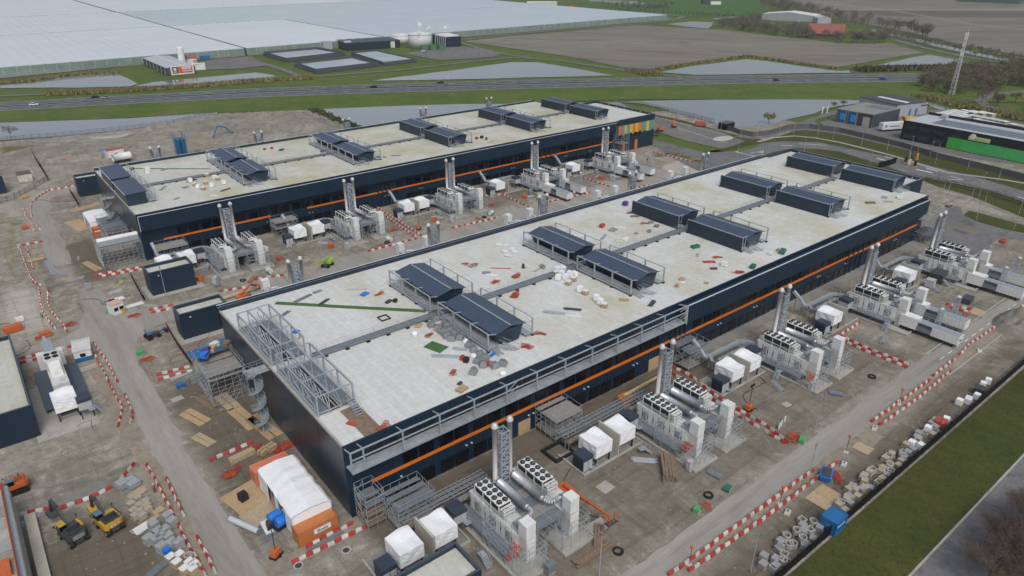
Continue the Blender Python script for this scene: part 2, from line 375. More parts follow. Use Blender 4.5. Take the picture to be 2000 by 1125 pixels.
for P, w in ((box_(20, 47, 150, 72), .55), (box_(150, 47, 260, 78), .4), (box_(33, 71, 112, 79), 1.1), (box_(40, 33.5, 200, 39), .9), (box_(-30, 55, 8, 100), .85), (box_(40, 33, 150, 40), .7), (box_(18, 84, 32, 135), .75), (box_(33, 178, 130, 203), .45), (box_(130, 178, 215, 203), .6),
             (px((110, 480), (200, 455), (235, 545), (150, 560)), .8), (px((50, 500), (110, 500), (140, 560), (75, 590)), .5), (px((450, 235), (620, 230), (700, 290), (480, 310)), .3), (box_(-12, 88, 9, 125), .35), (box_(18, 140, 34, 160), .25)):
    wet = np.maximum(wet, blur(inpoly(P), 5) * w)
for P, w in ((px((0, 560), (75, 560), (120, 640), (0, 660)), .8), (px((0, 360), (60, 300), (150, 330), (40, 520), (0, 540)), .45), (px((90, 280), (330, 250), (420, 240), (300, 290), (110, 320)), .8), (px((450, 235), (590, 222), (600, 240), (470, 250)), 1), (box_(40, 138, 230, 146), .3), (box_(20, 60, 45, 72), .3), (box_(150, 20, 260, 40), .35)):
    pale = np.maximum(pale, blur(inpoly(P), 4) * w)
for P, w in ((px((0, 285), (90, 285), (70, 300), (0, 315)), .8), (px((70, 300), (95, 300), (90, 320), (75, 330)), .9), (px((0, 420), (60, 420), (50, 520), (0, 540)), .5), (px((1560, 925), (1600, 900), (1620, 905), (1540, 985), (1470, 1020)), .7), (box_(217, 40, 300, 75), .25)):
    weed = np.maximum(weed, blur(inpoly(P), 3) * w)
rng = np.random.default_rng(3)
gz = -.05 + blur(rng.normal(0, 1, gx.shape), 2) * .05
vs = np.stack([gx, gy, np.minimum(gz, .004)], -1).reshape(-1, 3)
idx = np.arange(NX * NY).reshape(NY, NX)
fs = np.stack([idx[:-1, :-1], idx[:-1, 1:], idx[1:, 1:], idx[1:, :-1]], -1).reshape(-1, 4)
SITE = px((0, 277), (250, 254), (430, 222), (612, 214), (700, 252)) + [(120, 300), (330, 240), (335, 5), (-78, 5), (-78, 395)]
keep = inpoly(SITE).reshape(-1)[fs[:, 0]]
me = bpy.data.meshes.new('soil'); me.from_pydata(vs.tolist(), [], fs[keep].tolist())
at = me.color_attributes.new('tone', 'FLOAT_COLOR', 'POINT')
at.data.foreach_set('color', np.stack([wet, pale, weed, np.ones_like(wet)], -1).astype(np.float32).ravel())
SOIL, (N, L, b, c, geo, noise, ramp, mix) = ground_mat('site_soil', (.178, .160, .128), (.275, .257, .217), .055, .55, cc=(.36, .338, .29), bump=.8, bs=1.6)
an = N.new('ShaderNodeAttribute'); an.attribute_name = 'tone'; sp = N.new('ShaderNodeSeparateColor'); L.new(an.outputs['Color'], sp.inputs[0])
def masked(ch, sc, lo, hi):   # break the mask's edge up with noise
    a = N.new('ShaderNodeMath'); a.operation = 'ADD'; L.new(sp.outputs[ch], a.inputs[0]); m_ = N.new('ShaderNodeMath'); m_.operation = 'MULTIPLY_ADD'; m_.inputs[1].default_value = .9; m_.inputs[2].default_value = -.45
    L.new(noise(sc, 8, geo.outputs['Position'], .7, .6), m_.inputs[0]); L.new(m_.outputs[0], a.inputs[1]); return ramp(a.outputs[0], lo, hi)
c = mix(masked('Red', .22, .28, .75), c, (.128, .108, .083))
c = mix(masked('Green', .15, .3, .8), c, (.39, .365, .315))
c = mix(masked('Blue', .3, .35, .7), c, (.115, .115, .045))
# wheel tracks: stretched noise in both working directions
for st, ro in (((.06, 1.1, 1), .35), ((1.0, .05, 1), .2), ((.07, 1.0, 1), -.5)):
    mpx = N.new('ShaderNodeMapping'); mpx.inputs['Scale'].default_value = st; mpx.inputs['Rotation'].default_value = (0, 0, ro); L.new(geo.outputs['Position'], mpx.inputs[0])
    t = ramp(noise(.75, 5, mpx.outputs[0], .6, .5), .30, .46, (.66, .64, .62, 1), (1.06, 1.06, 1.06, 1)); c = mix(None, c, t, 'MULTIPLY', .6)
L.new(c, b.inputs['Base Color']); me.materials.append(SOIL)
tag(inst('site_soil', me), kind='structure')
# --- roads and yards on the site
sheet('haul_road', [(12.4, 50), (17.3, 50), (17.0, 92), (16.3, 105), (16.8, 125), (17.2, 150), (19, 158), (24, 162.5), (42, 163.4), (110, 162.6), (236, 163), (236, 177), (150, 175), (110, 172.8), (60, 172), (36, 171.5), (24, 173.5), (19, 180), (18, 193), (13.5, 193), (12.5, 180), (10, 172), (4, 168), (-12, 168), (-45, 171), (-45, 160), (-10, 158), (6, 160), (11.5, 158), (12, 128), (11.6, 112), (12.0, 94)], .012, HAULY, .22, 3, 4)
sheet('haul_road', px((75, 395), (60, 400), (62, 425), (78, 460), (88, 505), (110, 520), (140, 515), (128, 470), (108, 440), (97, 410), (105, 385), (150, 372), (152, 358), (100, 372)), .012, HAULY, .3, 3, 5)
sheet('haul_road', [(40, 42.0), (61, 41.9), (141, 41.9), (300, 42.1), (300, 46.6), (203, 46.3), (141, 46.6), (91, 46.2), (55, 46.0), (40, 46.0)], .012, HAULX, .16, 2.5, 6)
sheet('site_path', [(9.3, 50), (11.7, 50), (11.8, 95), (11.4, 114), (10.8, 125), (10.9, 163), (8.4, 163), (8.6, 125), (9.0, 114), (9.3, 95)], .008, PATHG, .15, 2, 7)
sheet('site_path', [(40, 40.4), (140, 40.5), (300, 40.4), (300, 41.7), (140, 41.7), (40, 41.8)], .008, PATHG, .08, 2.5, 8)
sheet('site_path', px((490, 1118), (530, 1125), (735, 1018), (725, 1005), (690, 1022)), .010, PATHG, .12, 2, 9)
sheet('site_path', px((45, 490), (55, 495), (75, 555), (100, 640), (125, 640), (90, 560), (75, 520), (58, 482)), .010, PATHG, .2, 2, 10)
sheet('muddy_path', px((22, 1010), (90, 980), (180, 945), (262, 925), (270, 935), (200, 960), (100, 997), (28, 1020)), .009, MUDP, .15, 2, 11)
sheet('muddy_path', px((0, 980), (70, 955), (165, 940), (175, 932), (95, 945), (0, 970)), .009, MUDP, .15, 2, 11)
sheet('yard_slab', [(216, 178), (256, 183), (255, 160), (236, 140), (215, 136.5), (150, 137), (150, 141), (212, 150), (214, 162)], .014, PALEC, .2, 4, 12)
sheet('loading_strip', [(112, 76.5), (232, 76.5), (232, 79.6), (112, 79.6)], .010, CONCD, .1, 3)
for P in (px((85, 510), (98, 507), (108, 525), (134, 530), (128, 537), (100, 537)), px((162, 553), (178, 551), (177, 563), (168, 566)), px((150, 541), (166, 537), (162, 545), (145, 548)), px((68, 458), (82, 455), (80, 460)), px((150, 497), (156, 505), (152, 510))):
    sheet('puddle', P, .016, PUDDLE, .1, 1.2, int(P[0][0] * 10) % 97)
# --- south-east verge, kerb and street
mb = MB(); mb.face([(40, 21.4, .02), (400, 21.4, .02), (400, 31.7, .02), (40, 31.7, .02)]); struct('lawn', mb, GRASSD)
sheet('lawn', [(40, -40), (400, -40), (400, 14.4), (40, 14.4)], .02, GRASSD)
mb = MB(); mb.box(40, 21.1, -.1, 400, 21.4, .12); struct('kerb', mb, CONC)
mb = MB(); mb.face([(40, 14.4, .016), (400, 14.4, .016), (400, 21.1, .016), (40, 21.1, .016)]); struct('street', mb, ASPH)
# --- highway, one sheet per carriageway
def strip(name, A, B, z, m): return sheet(name, px(*A) + px(*reversed(B)), z, m)
top_ = [(-300, 217), (0, 200), (250, 186), (500, 172.5), (750, 164), (1000, 157), (1250, 151.5), (1500, 147), (1790, 143.5), (2200, 141)]
mt = [(-300, 227), (0, 208), (250, 192.5), (500, 179), (750, 170), (1000, 163.5), (1250, 157.8), (1500, 152.5), (1790, 150), (2200, 147)]
mbm = [(-300, 229), (0, 209.5), (250, 194), (500, 180.8), (750, 171.8), (1000, 165.2), (1250, 159.4), (1500, 154), (1790, 151.6), (2200, 148.6)]
bot = [(-300, 238), (0, 216.5), (250, 203), (500, 190), (750, 181), (1000, 174), (1250, 167.5), (1500, 162.3), (1790, 159.5), (2200, 157)]
strip('highway', top_, mt, .03, HWY); strip('highway', mbm, bot, .03, HWY)
strip('grass_verge', bot, [(-300, 265), (0, 240), (250, 230), (430, 220), (620, 214), (760, 208), (1000, 201), (1240, 194), (1500, 193.5), (1700, 196), (1900, 200), (2200, 200)], .01, GRASS)
def lerp_line(A, B, t): return [(a[0] + (b[0] - a[0]) * t, a[1] + (b[1] - a[1]) * t) for a, b in zip(A, B)]
mb = MB()
for A, B in ((top_, mt), (mbm, bot)):
    for t in (.06, .94, .5):
        ln = px(*lerp_line(A, B, t))
        for (a, c2) in zip(ln, ln[1:]):
            d = hypot(c2[0] - a[0], c2[1] - a[1]); ux, uy = (c2[0] - a[0]) / d, (c2[1] - a[1]) / d; nx, ny = -uy * .16, ux * .16
            k = 1 if t != .5 else max(1, int(d / 12)); 
            for j in range(k):
                s0, s1 = (0, d) if k == 1 else (j * d / k, j * d / k + 3.5)
                p, q = (a[0] + ux * s0, a[1] + uy * s0), (a[0] + ux * s1, a[1] + uy * s1)
                mb.face([(p[0] - nx, p[1] - ny, .04), (q[0] - nx, q[1] - ny, .04), (q[0] + nx, q[1] + ny, .04), (p[0] + nx, p[1] + ny, .04)])
struct('lane_marking', mb, MARK)
# --- water
for nm, P in (('canal', ((-120, 285), (0, 274), (110, 266), (250, 253), (360, 236), (425, 222.5), (425, 220), (250, 231), (0, 240), (-120, 248))),
              ('pond', ((612, 214), (700, 250), (780, 262), (1230, 210), (1210, 200), (1000, 202), (750, 208))),
              ('pond', ((1207, 199), (1250, 202), (1330, 221), (1380, 236), (1430, 250), (1500, 243), (1590, 222), (1640, 207), (1712, 197), (1640, 195), (1500, 194), (1350, 195))),
              ('pond', ((0, 166), (60, 160), (125, 150), (175, 145.5), (230, 144), (250, 153), (270, 164.5), (250, 169), (150, 171), (60, 171.5), (0, 172))),
              ('pond', ((262, 168), (300, 160.5), (380, 152.5), (500, 141.5), (530, 146), (560, 156), (500, 160.5), (400, 165), (300, 168))),
              ('pond', ((725, 158), (780, 150), (850, 141), (950, 128), (1000, 121.5), (1050, 121.5), (1120, 133), (1200, 147.5), (1120, 149.5), (1000, 152.3), (850, 156))),
              ('pond', ((1288, 141), (1340, 131), (1400, 123), (1460, 115.5), (1500, 120), (1570, 130), (1640, 138.5), (1680, 134), (1740, 121), (1815, 107), (1870, 115), (1912, 129), (1800, 131), (1690, 134.5), (1660, 142), (1500, 144), (1360, 146))),
              ('pond', ((1302, 47), (1350, 41.5), (1395, 44), (1385, 56), (1340, 52))), ('pond', ((1256, 34), (1315, 36), (1285, 41), (1258, 41.5))),
              ('pond', ((1390, 36), (1440, 31.5), (1445, 34), (1400, 38.5))), ('pond', ((1150, 0), (1240, 2), (1285, 11), (1250, 8.5), (1150, 2))),
              ('pond', ((1806, 199), (1850, 212), (1900, 222), (1860, 222), (1815, 208))),
              ('canal', ((1700, 56), (1725, 60.5), (1800, 77.5), (1900, 101), (2000, 120), (2100, 140), (2100, 150), (2000, 127), (1900, 107), (1800, 84.5), (1725, 67), (1700, 61))),
              ('drain', ((-100, 161), (0, 153), (125, 141), (280, 124), (420, 110), (560, 98), (650, 91), (650, 88), (560, 94), (420, 105), (280, 119), (125, 135), (0, 144), (-100, 152)))):
    sheet(nm, px(*P), .02, WATER, .9 if nm == 'pond' else 0, 14, int(P[0][0]))
# --- fields
sheet('field', px((905, 81), (1000, 70), (1120, 60), (1240, 48), (1310, 53), (1400, 58), (1500, 69), (1640, 84), (1740, 85), (1805, 103), (1740, 113), (1630, 132), (1455, 108), (1275, 135), (1225, 133), (1100, 109), (1000, 94.5), (925, 84)), .012, PLOUGH, 1.0, 20)
sheet('field', px((1520, -20), (1560, 10), (1640, 38), (1760, 60), (1900, 92), (2050, 118), (2300, 160), (2500, 60), (2200, -30), (1700, -40)), .010, PLOUGH2)
sheet('field', px((1590, 20), (1760, 20.5), (2100, 22), (2100, 35), (1760, 32.5), (1640, 26)), .02, mat('dark_tilled_soil', (.10, .088, .07), .95, 0, .15, .05))
sheet('field_track', px((1610, 17.5), (2100, 19), (2100, 21), (1620, 19)), .024, PATHG); sheet('field_track', px((1590, 3), (1740, 19), (1900, 47), (2100, 66), (2100, 68), (1900, 48.5), (1740, 20.5), (1590, 4.5)), .026, PATHG)
sheet('meadow', px((1085, 10), (1150, 3), (1180, -20), (1420, -30), (1480, 0), (1500, 22), (1440, 30), (1330, 33), (1250, 26), (1150, 18)), .008, FARGREEN)
sheet('meadow', px((1470, -20), (1520, -20), (1560, 8), (1520, 10), (1480, 4)), .009, FARGREEN)
# --- country roads
def road(name, line, w, z, m):
    ln = px(*line); Lf, Rt = [], []
    for i, p in enumerate(ln):
        a, c2 = ln[max(0, i - 1)], ln[min(len(ln) - 1, i + 1)]; d = hypot(c2[0] - a[0], c2[1] - a[1]) + 1e-6
        nx, ny = -(c2[1] - a[1]) / d * w / 2, (c2[0] - a[0]) / d * w / 2
        Lf.append((p[0] + nx, p[1] + ny)); Rt.append((p[0] - nx, p[1] - ny))
    return sheet(name, Lf + Rt[::-1], z, m)
road('country_road', [(-60, 191), (0, 187.5), (100, 183), (300, 174), (450, 164), (560, 154), (650, 146.5), (780, 137), (890, 123.5), (1000, 112), (1090, 118), (1230, 139), (1300, 147.5), (1330, 148.5)], 5, .03, ASPHP)
road('country_road', [(500, 120), (560, 138), (590, 152)], 5, .026, ASPHP)
road('country_road', [(900, 83), (940, 96), (1000, 108), (1040, 113)], 5, .028, ASPHP)
road('country_road', [(905, 77), (1000, 66.5), (1120, 56), (1245, 46.5), (1320, 38), (1335, 32), (1270, 25), (1150, 18), (1090, 13)], 7, .028, ASPHP)
road('country_road', [(1745, 77), (1800, 92), (1870, 108), (2000, 130), (2100, 150)], 7, .03, ASPHP)
road('country_road', [(2050, 175), (1980, 180), (1940, 184), (1912, 196), (1930, 208), (1960, 218), (2060, 238)], 6, .03, ASPHP)

# loose stones and clods over the soil, tufts on the lawn
_r = np.random.default_rng(8)
def scatter_bits(name, n, fx, fy, r0, r1, m, zf=.5, ok=None):
    xs, ys = fx(n), fy(n); mb = MB()
    for x, y in zip(xs, ys):
        if ok and not ok(x, y): continue
        r = _r.uniform(r0, r1); a = _r.uniform(0, 6.28); h = r * zf * _r.uniform(.5, 1.3); P = [(x + r * cos(a + k * 1.57) * _r.uniform(.6, 1.2), y + r * sin(a + k * 1.57) * _r.uniform(.6, 1.2)) for k in range(4)]
        i = len(mb.v); mb.v += [(*p, -.03) for p in P] + [(x + _r.uniform(-.2, .2) * r, y, h)]
        for k in range(4): mb.f.append((i + k, i + (k + 1) % 4, i + 4)); mb.m.append(0)
    return tag(mb.build(name, m), kind='stuff')
_clear = lambda x, y: not (12 < x < 17.5 or 41.8 < y < 46.8 or (31 < x < 232 and (76 < y < 136 or 201 < y < 262)) or 161 < y < 177)
scatter_bits('rubble', 5200, lambda n: _r.uniform(-30, 150, n), lambda n: _r.uniform(33.5, 200, n), .05, .28, CONCD, .6, _clear)
scatter_bits('soil_clods', 3200, lambda n: _r.uniform(-30, 160, n), lambda n: _r.uniform(33.5, 200, n), .05, .24, mat('clod_earth', (.19, .165, .13), .95, 0, .25, 1), .5, _clear)
scatter_bits('grass_tufts', 9000, lambda n: _r.uniform(60, 190, n), lambda n: _r.uniform(21.6, 31.4, n), .05, .22, mat('tuft_grass', (.055, .07, .016), .95, 0, .35, .6), 1.1)
for P in ([(26.0, 149.4), (39, 149.4), (39, 158), (26.0, 158)], [(26.4, 177.4), (39.6, 177.4), (39.6, 186.5), (26.4, 186.5)], [(-3.4, 129.5), (6.5, 129.5), (6.5, 150), (-3.4, 150)], [(26.0, 52), (40, 52), (40, 62), (26, 62)]): sheet('concrete_apron', P, .010, CONC, .05, 3)
# ================================================================ the two data halls
HALL_L, HALL_W, ZR = 186.0, 54.2, 13.35     # main body; local x along the hall, y across it
def roof_slab(name, m, T, x0, y0, x1, y1, z, stain_zones):
    nx, ny = 94, 28; xs = np.linspace(x0, x1, nx); ys = np.linspace(y0, y1, ny); X, Y = np.meshgrid(xs, ys)
    V = np.stack([X, Y, np.full_like(X, z)], -1).reshape(-1, 3); I = np.arange(nx * ny).reshape(ny, nx)
    Fq = np.stack([I[:-1, :-1], I[:-1, 1:], I[1:, 1:], I[1:, :-1]], -1).reshape(-1, 4)
    me = bpy.data.meshes.new(name); me.from_pydata(V.tolist(), [], Fq.tolist())
    S = np.zeros(X.shape)
    for (a, b_, c_, d_, w) in stain_zones: S = np.maximum(S, w * ((X >= a) & (X <= c_) & (Y >= b_) & (Y <= d_)))
    for _ in range(3):
        p = np.pad(S, 1, mode='edge'); S = (p[1:-1, 1:-1] * 2 + p[:-2, 1:-1] + p[2:, 1:-1] + p[1:-1, :-2] + p[1:-1, 2:]) / 6
    at = me.attributes.new('stain', 'FLOAT', 'POINT'); at.data.foreach_set('value', S.astype(np.float32).ravel())
    me.materials.append(m); return inst(name, me, T)
def rail(mb, pts, h=1.1, step=2.0, w=.05, mi=0):
    """posts with top and middle rail along a polyline of 3d points"""
    for a, b in zip(pts, pts[1:]):
        a, b = Vector(a), Vector(b); d = (b - a).length; k = max(1, int(round(d / step)))
        for j in range(k + 1):
            p = a + (b - a) * (j / k); mb.bar(p, p + Vector((0, 0, h)), w, mi=mi)
        for hh in (h, h * .55): mb.bar(a + Vector((0, 0, hh)), b + Vector((0, 0, hh)), w, mi=mi)
    return mb
def stair(mb, p, q, w, n, axis='x', mi=0):
    """open steel flight from p (bottom) to q (top)"""
    p, q = Vector(p), Vector(q); d = q - p; s = Vector((0, w / 2, 0)) if axis == 'x' else Vector((w / 2, 0, 0))
    for sg in (-1, 1):
        mb.bar(p + s * sg, q + s * sg, .06, .2, mi); mb.bar(p + s * sg + Vector((0, 0, 1)), q + s * sg + Vector((0, 0, 1)), .05, mi=mi); mb.bar(p + s * sg, p + s * sg + Vector((0, 0, 1)), .05, mi=mi)
    for k in range(n):
        c = p + d * ((k + .5) / n); mb.cbox(c.x, c.y, c.z, .26 if axis == 'x' else w, w if axis == 'x' else .26, .04, mi=mi)
def hood(T, x, y0, y1, style, seam=True, right=True, front_stair=False):
    """roof air hood: slate gable roof over inward-sloping louvre walls, walkways with rails at either side"""
    z = ZR; H = 3.7
    prof = [(x + 1.7, z + 3.05), (x + 3.2, z + .25), (x + 7.2, z + .25), (x + 8.2, z + 3.05)]
    body = MB().extr_y(prof, y0 + .35, y1 - .35); hb = body.build('hood_wall', NAVYY, T)
    rp = [(x + 1.35, z + 3.05), (x + 5.1, z + 3.85), (x + 8.6, z + 3.2), (x + 8.6, z + 3.08), (x + 5.1, z + 3.7), (x + 1.35, z + 2.93)]
    r = MB().extr_y(rp, y0, y1).build('hood_roof', HOOD, T)
    rg = MB().box(x + 4.96, y0 + .1, z + 3.84, x + 5.24, y1 - .6, z + 3.93).build('ridge_strip', GALV, r)
    fr = MB()
    n = 3 if style != 'skeleton' else 3
    ys = [y0 + .05 + (y1 - y0 - .1) * k / n for k in range(n + 1)]
    if style == 'open':
        for y in ys:
            fr.bar((x, y, z + .1), (x, y, z + H), .26); fr.bar((x, y, z + H - .12), (x + 1.7, y, z + 3.2), .14)
        for zz, w in ((H, .2), (2.0, .12), (1.2, .07), (.55, .24)): fr.bar((x, y0, z + zz), (x, y1, z + zz), w)
        for a, b in zip(ys, ys[1:]): fr.bar((x, a, z + .7), (x, b, z + 2.0), .07)
        dk = MB().box(x + .15, y0, z + .5, x + 2.4, y1, z + .58)
    else:
        pn = MB().box(x - .08, y0, z + .12, x + .08, y1, z + H - .15); pn.build('side_panel', NAVYF if style == 'navy' else NAVYY, T)
        fr.bar((x, y0, z + H - .1), (x, y1, z + H - .1), .24, .12)
        for y in (y0, y1): fr.bar((x, y, z + .1), (x, y, z + H - .1), .16)
        fr.bar((x + 1.1, y0, z + .1), (x + 1.1, y0, z + H), .14); fr.bar((x, y0, z + H), (x + 1.7, y0, z + H), .14); fr.bar((x, y0, z + 1.9), (x + 1.1, y0, z + 1.9), .1)
        dk = MB().box(x + .15, y0, z + .5, x + 2.4, y1, z + .58)
    dk.build('hood_walkway', DECK, T)
    if right:
        xr = x + 10.2
        for y in ys: fr.bar((xr, y, z + .1), (xr, y, z + H), .24); fr.bar((x + 8.5, y, z + 3.2), (xr, y, z + 3.2), .1)
        fr.bar((xr, y0, z + H), (xr, y1, z + H), .12); fr.bar((xr, y0, z + 1.55), (xr, y1, z + 1.55), .06); fr.bar((xr, y0, z + 1.05), (xr, y1, z + 1.05), .05)
        fr.box(x + 8.6, y0, z + .45, xr, y1, z + .53)
    fr.build('hood_frame', GALV, T)
    ftm = MB().cbox(0, 0, 0, .5, .5, .32).mesh('post_foot', BLK)
    for y in ys[::3] if style != 'open' else ys:
        for xx in ((x, x + 10.2) if right else (x,)): inst('post_foot', ftm, T, (xx, y, z + .01))
    if front_stair:
        s = MB(); stair(s, (x + 1.2, y0 - 2.2, z + .05), (x + 1.2, y0 - .1, z + .6), 1.1, 4, 'y'); stair(s, (x + 4.6, y0 - 2.6, z + .05), (x + 2.4, y0 - .5, z + 1.3), 1.0, 5, 'y'); s.build('roof_stair', GALV, T)
ROWS = [63.7 - 31.5, 100.3 - 31.5, 138.3 - 31.5, 176.9 - 31.5, 212.2 - 31.5]
WIN_L = MB().box(-1.3, 0, 0, 1.3, .12, 2.5).mesh('window', BLACKG); WIN_U = MB().box(-1.28, 0, 0, 1.28, .12, 2.1).mesh('window', BLACKG); WIN_T = MB().box(-1.0, 0, 0, 1.0, .1, 1.7).mesh('window', BLACKG)
LAMP = MB().box(-.16, -.35, 0, .16, 0, .12).mesh('wall_lamp', FLASH)
def hall(loc, label, near):
    T = thing('data_hall', label, 'building', loc)
    L_, Wd = HALL_L, HALL_W
    # walls: long fronts, left gable in sheets, right gable
    MB().box(0, 0, 0, L_, .3, ZR - .02).build('front_wall', NAVY, T); MB().box(0, Wd - .3, 0, L_, Wd, ZR - .02).build('back_wall', NAVY, T)
    MB().box(L_ - .3, .3, 0, L_, Wd - .3, ZR - .02).build('end_wall', NAVYY, T)
    k = 18; wd = (Wd - .02) / k
    for i in range(k):   # gable sheets, each a panel of its own with an open joint
        pm = MB().box(-.10 + .012 * ((i * 7) % 3), .01 + i * wd, .45, .3, .01 + (i + 1) * wd - .025, ZR - .05); pm.build('wall_panel', NAVYY, T)
    MB().box(-.06, 0, 0, .28, Wd, .43).build('plinth', CONC, T)
    zones = [(0, 0, 30, Wd, .12), (24, 3, 33, 27, .9), (24, 28, 33, Wd, .7), (42, 0, 68, Wd, .55), (60, 0, 70, 28, .95), (78, 0, 106, Wd, .8), (116, 0, 145, Wd, .95), (155, 0, L_, Wd, .95)] if near else [(0, 0, 24, Wd, .35), (20, 0, 32, Wd, .9), (40, 0, L_, Wd, .95)]
    roof_slab('roof', ROOF_A if near else ROOF_B, T, .05, .05, L_ - .05, Wd - .05, ZR, zones)
    ed = MB()
    x1 = 75 if near else 0
    ed.box(-.14, -.06, ZR - .3, L_, .16, ZR + .10, 0); ed.box(-.16, .16, ZR - .3, .12, Wd, ZR + .12, 1)
    ed.box(0, Wd - .25, ZR - .2, L_, Wd + .1, ZR + .75, 0)
    ed.build('roof_edge', [NAVYF, CONC], T)
    # back gallery with light cable tray on top
    gb = MB(); gb.box(0, Wd + 1.9, 9.2, L_, Wd + 2.1, ZR + .35, 0); gb.box(0, Wd + 1.85, ZR + .35, L_, Wd + 2.15, ZR + .43, 1); gb.box(0, Wd + .1, 9.2, L_, Wd + 1.9, 9.4, 0)
    if near:
        gb.box(0, Wd + .5, ZR + .2, L_, Wd + 1.3, ZR + .3, 2)
        for i in range(46): gb.box(i * 4.0 + .5, Wd + .4, ZR + .1, i * 4.0 + .62, Wd + 1.5, ZR + .42, 2)
    gb.build('back_gallery', [NAVYF, FLASH, GALVD], T)
    # windows, bands, lamps, doors
    pairs = [i for i in range(27) if 4.0 + 5.4 + 6.75 * i + 5.6 < L_ - 3]
    skipx = ((72.5, 77.6), (143.5, 151.5))
    for i in pairs:
        xa = 9.4 + 6.75 * i
        if any(a - 5.7 < xa < b_ for a, b_ in skipx) or (near and i in (3, 8, 9)): lower = False
        else: lower = True
        for j, xo in enumerate((1.3, 4.3)):
            if any(a - 1.3 < xa + xo < b_ + 1.3 for a, b_ in skipx): continue
            if lower: inst('window', WIN_L, T, (xa + xo, -.11, .06))
            inst('window', WIN_U, T, (xa + xo, -.11, 5.5))
            if near and xa < 72: inst('window', WIN_T, T, (xa - 5.3 + xo * .85, -.09, 10.0))
        if i % 1 == 0: inst('wall_lamp', LAMP, T, (xa - .6 + (5.7 if i % 2 else 0), 0, 3.4))
    og = MB(); og.box(3.9, -.22, 4.86, L_ - 3.2, -.004, 5.36) if near else og.box(5.5, -.22, 4.86, 36.0, -.004, 5.36)
    if not near: og.box(52.0 - 4.2, -.22, 4.86, L_ - 3.0, -.004, 5.36)
    og.build('orange_band', ORANGE, T)
    for a, b_ in skipx:
        for q in range(4): MB().box(a + q * (b_ - a - .6) / 3, -.30, .05, a + q * (b_ - a - .6) / 3 + .5, -.003, 9.1).build('riser_post', NAVYF, T)
        MB().box(a + .6, -.02, 6.0, b_ - .2, -.001, 9.0).build('riser_recess_shade', BLK, T)  # flat black plate on the wall, its colour stands in for a recess's shade
    if near:
        for xa, w in ((32.4, 2.7), (66.5, 3.3)):
            MB().box(xa, -.2, .05, xa + w, -.004, 2.75).build('boarded_door', WOOD, T, None)
    else:
        MB().box(40.5, -.08, .05, 43.0, -.004, 2.7).build('roller_door', WHITE, T)
    # outer cladding 2.1 m in front of the wall
    xa, xb = (74.7, 182.3) if near else (0.0, 183.0)
    nx = int((xb - xa) / 6.75)
    for i in range(nx):
        w = (xb - xa) / nx; MB().box(xa + i * w + .012, -2.16 - .008 * (i % 2), 9.2, xa + (i + 1) * w - .012, -2.0, ZR).build('cladding_panel', NAVY, T)
    fl = MB(); fl.box(xa - .1, -2.24, ZR, xb + .1, -1.94, ZR + .1); fl.box(xa - .12, -2.2, 9.15, xa, -1.9, ZR); fl.build('roof_flashing', FLASH, T)
    gl = MB(); gl.box(xa, -1.9, 9.2, xb, -.03, 9.35, 0); gl.box(xa, -1.2, 12.55, xb, -.33, 12.68, 0); gl.build('gallery_floor_and_gap_dark', NAVYF, T)  # real floor below; upper dark strip stands in for the gap's shaded depth
    MB().box(xb - .1, -2.0, 9.2, xb + .08, -.03, ZR).build('gallery_end', NAVYF, T)
    if near:   # unclad gallery: steel frame, deck, rails
        g = MB(); xp = [.12, 2.1] + [2.1 + 6.55 * k for k in range(1, 12)] + [74.4]
        for i, x in enumerate(xp):
            g.bar((x, -2.05, 9.8), (x, -2.05, 13.5), .22); g.bar((x, -2.05, 13.42), (x, -.1, 13.0), .16)
        g.bar((.1, -2.05, 13.42), (74.5, -2.05, 13.42), .2); g.bar((.1, -2.05, 12.05), (74.5, -2.05, 12.05), .17); g.bar((.1, -2.1, 9.75), (74.5, -2.1, 9.75), .12, .3)
        for a, b_ in ((xp[3] + 6.55 * 2, 1), (xp[-2], 1)):
            for zz in (10.0, 11.0, 12.0): g.bar((a, -2.05, zz), (a + 2.4, -2.05, zz + 1.4 if zz < 12 else 13.4), .1)
        for zz in (10.6, 11.3, 12.7): g.bar((72.4, -2.05, zz), (74.4, -2.05, zz + .5), .1)
        g.build('gallery_frame', GALV, T)
        n = 11
        for i in range(n): MB().box(.1 + i * 6.76, -2.0, 9.72 + .01 * (i % 2), .1 + (i + 1) * 6.76 - .03, -.03, 9.84).build('gallery_deck', DECK, T)
    # roof hoods
    yb0, yb1, yf0, yf1 = 27.3, 43.2, 8.2, 24.4
    st = ['open', 'open', 'navy', 'navy', 'navy']
    for r, x in enumerate(ROWS):
        s = st[r] if near else ('open' if r < 2 else 'navy')
        hood(T, x, yf0, yf1, s, right=(r < 4), front_stair=True); hood(T, x, yb0, yb1, 'open' if (near and r < 2) else s, right=(r < 4))
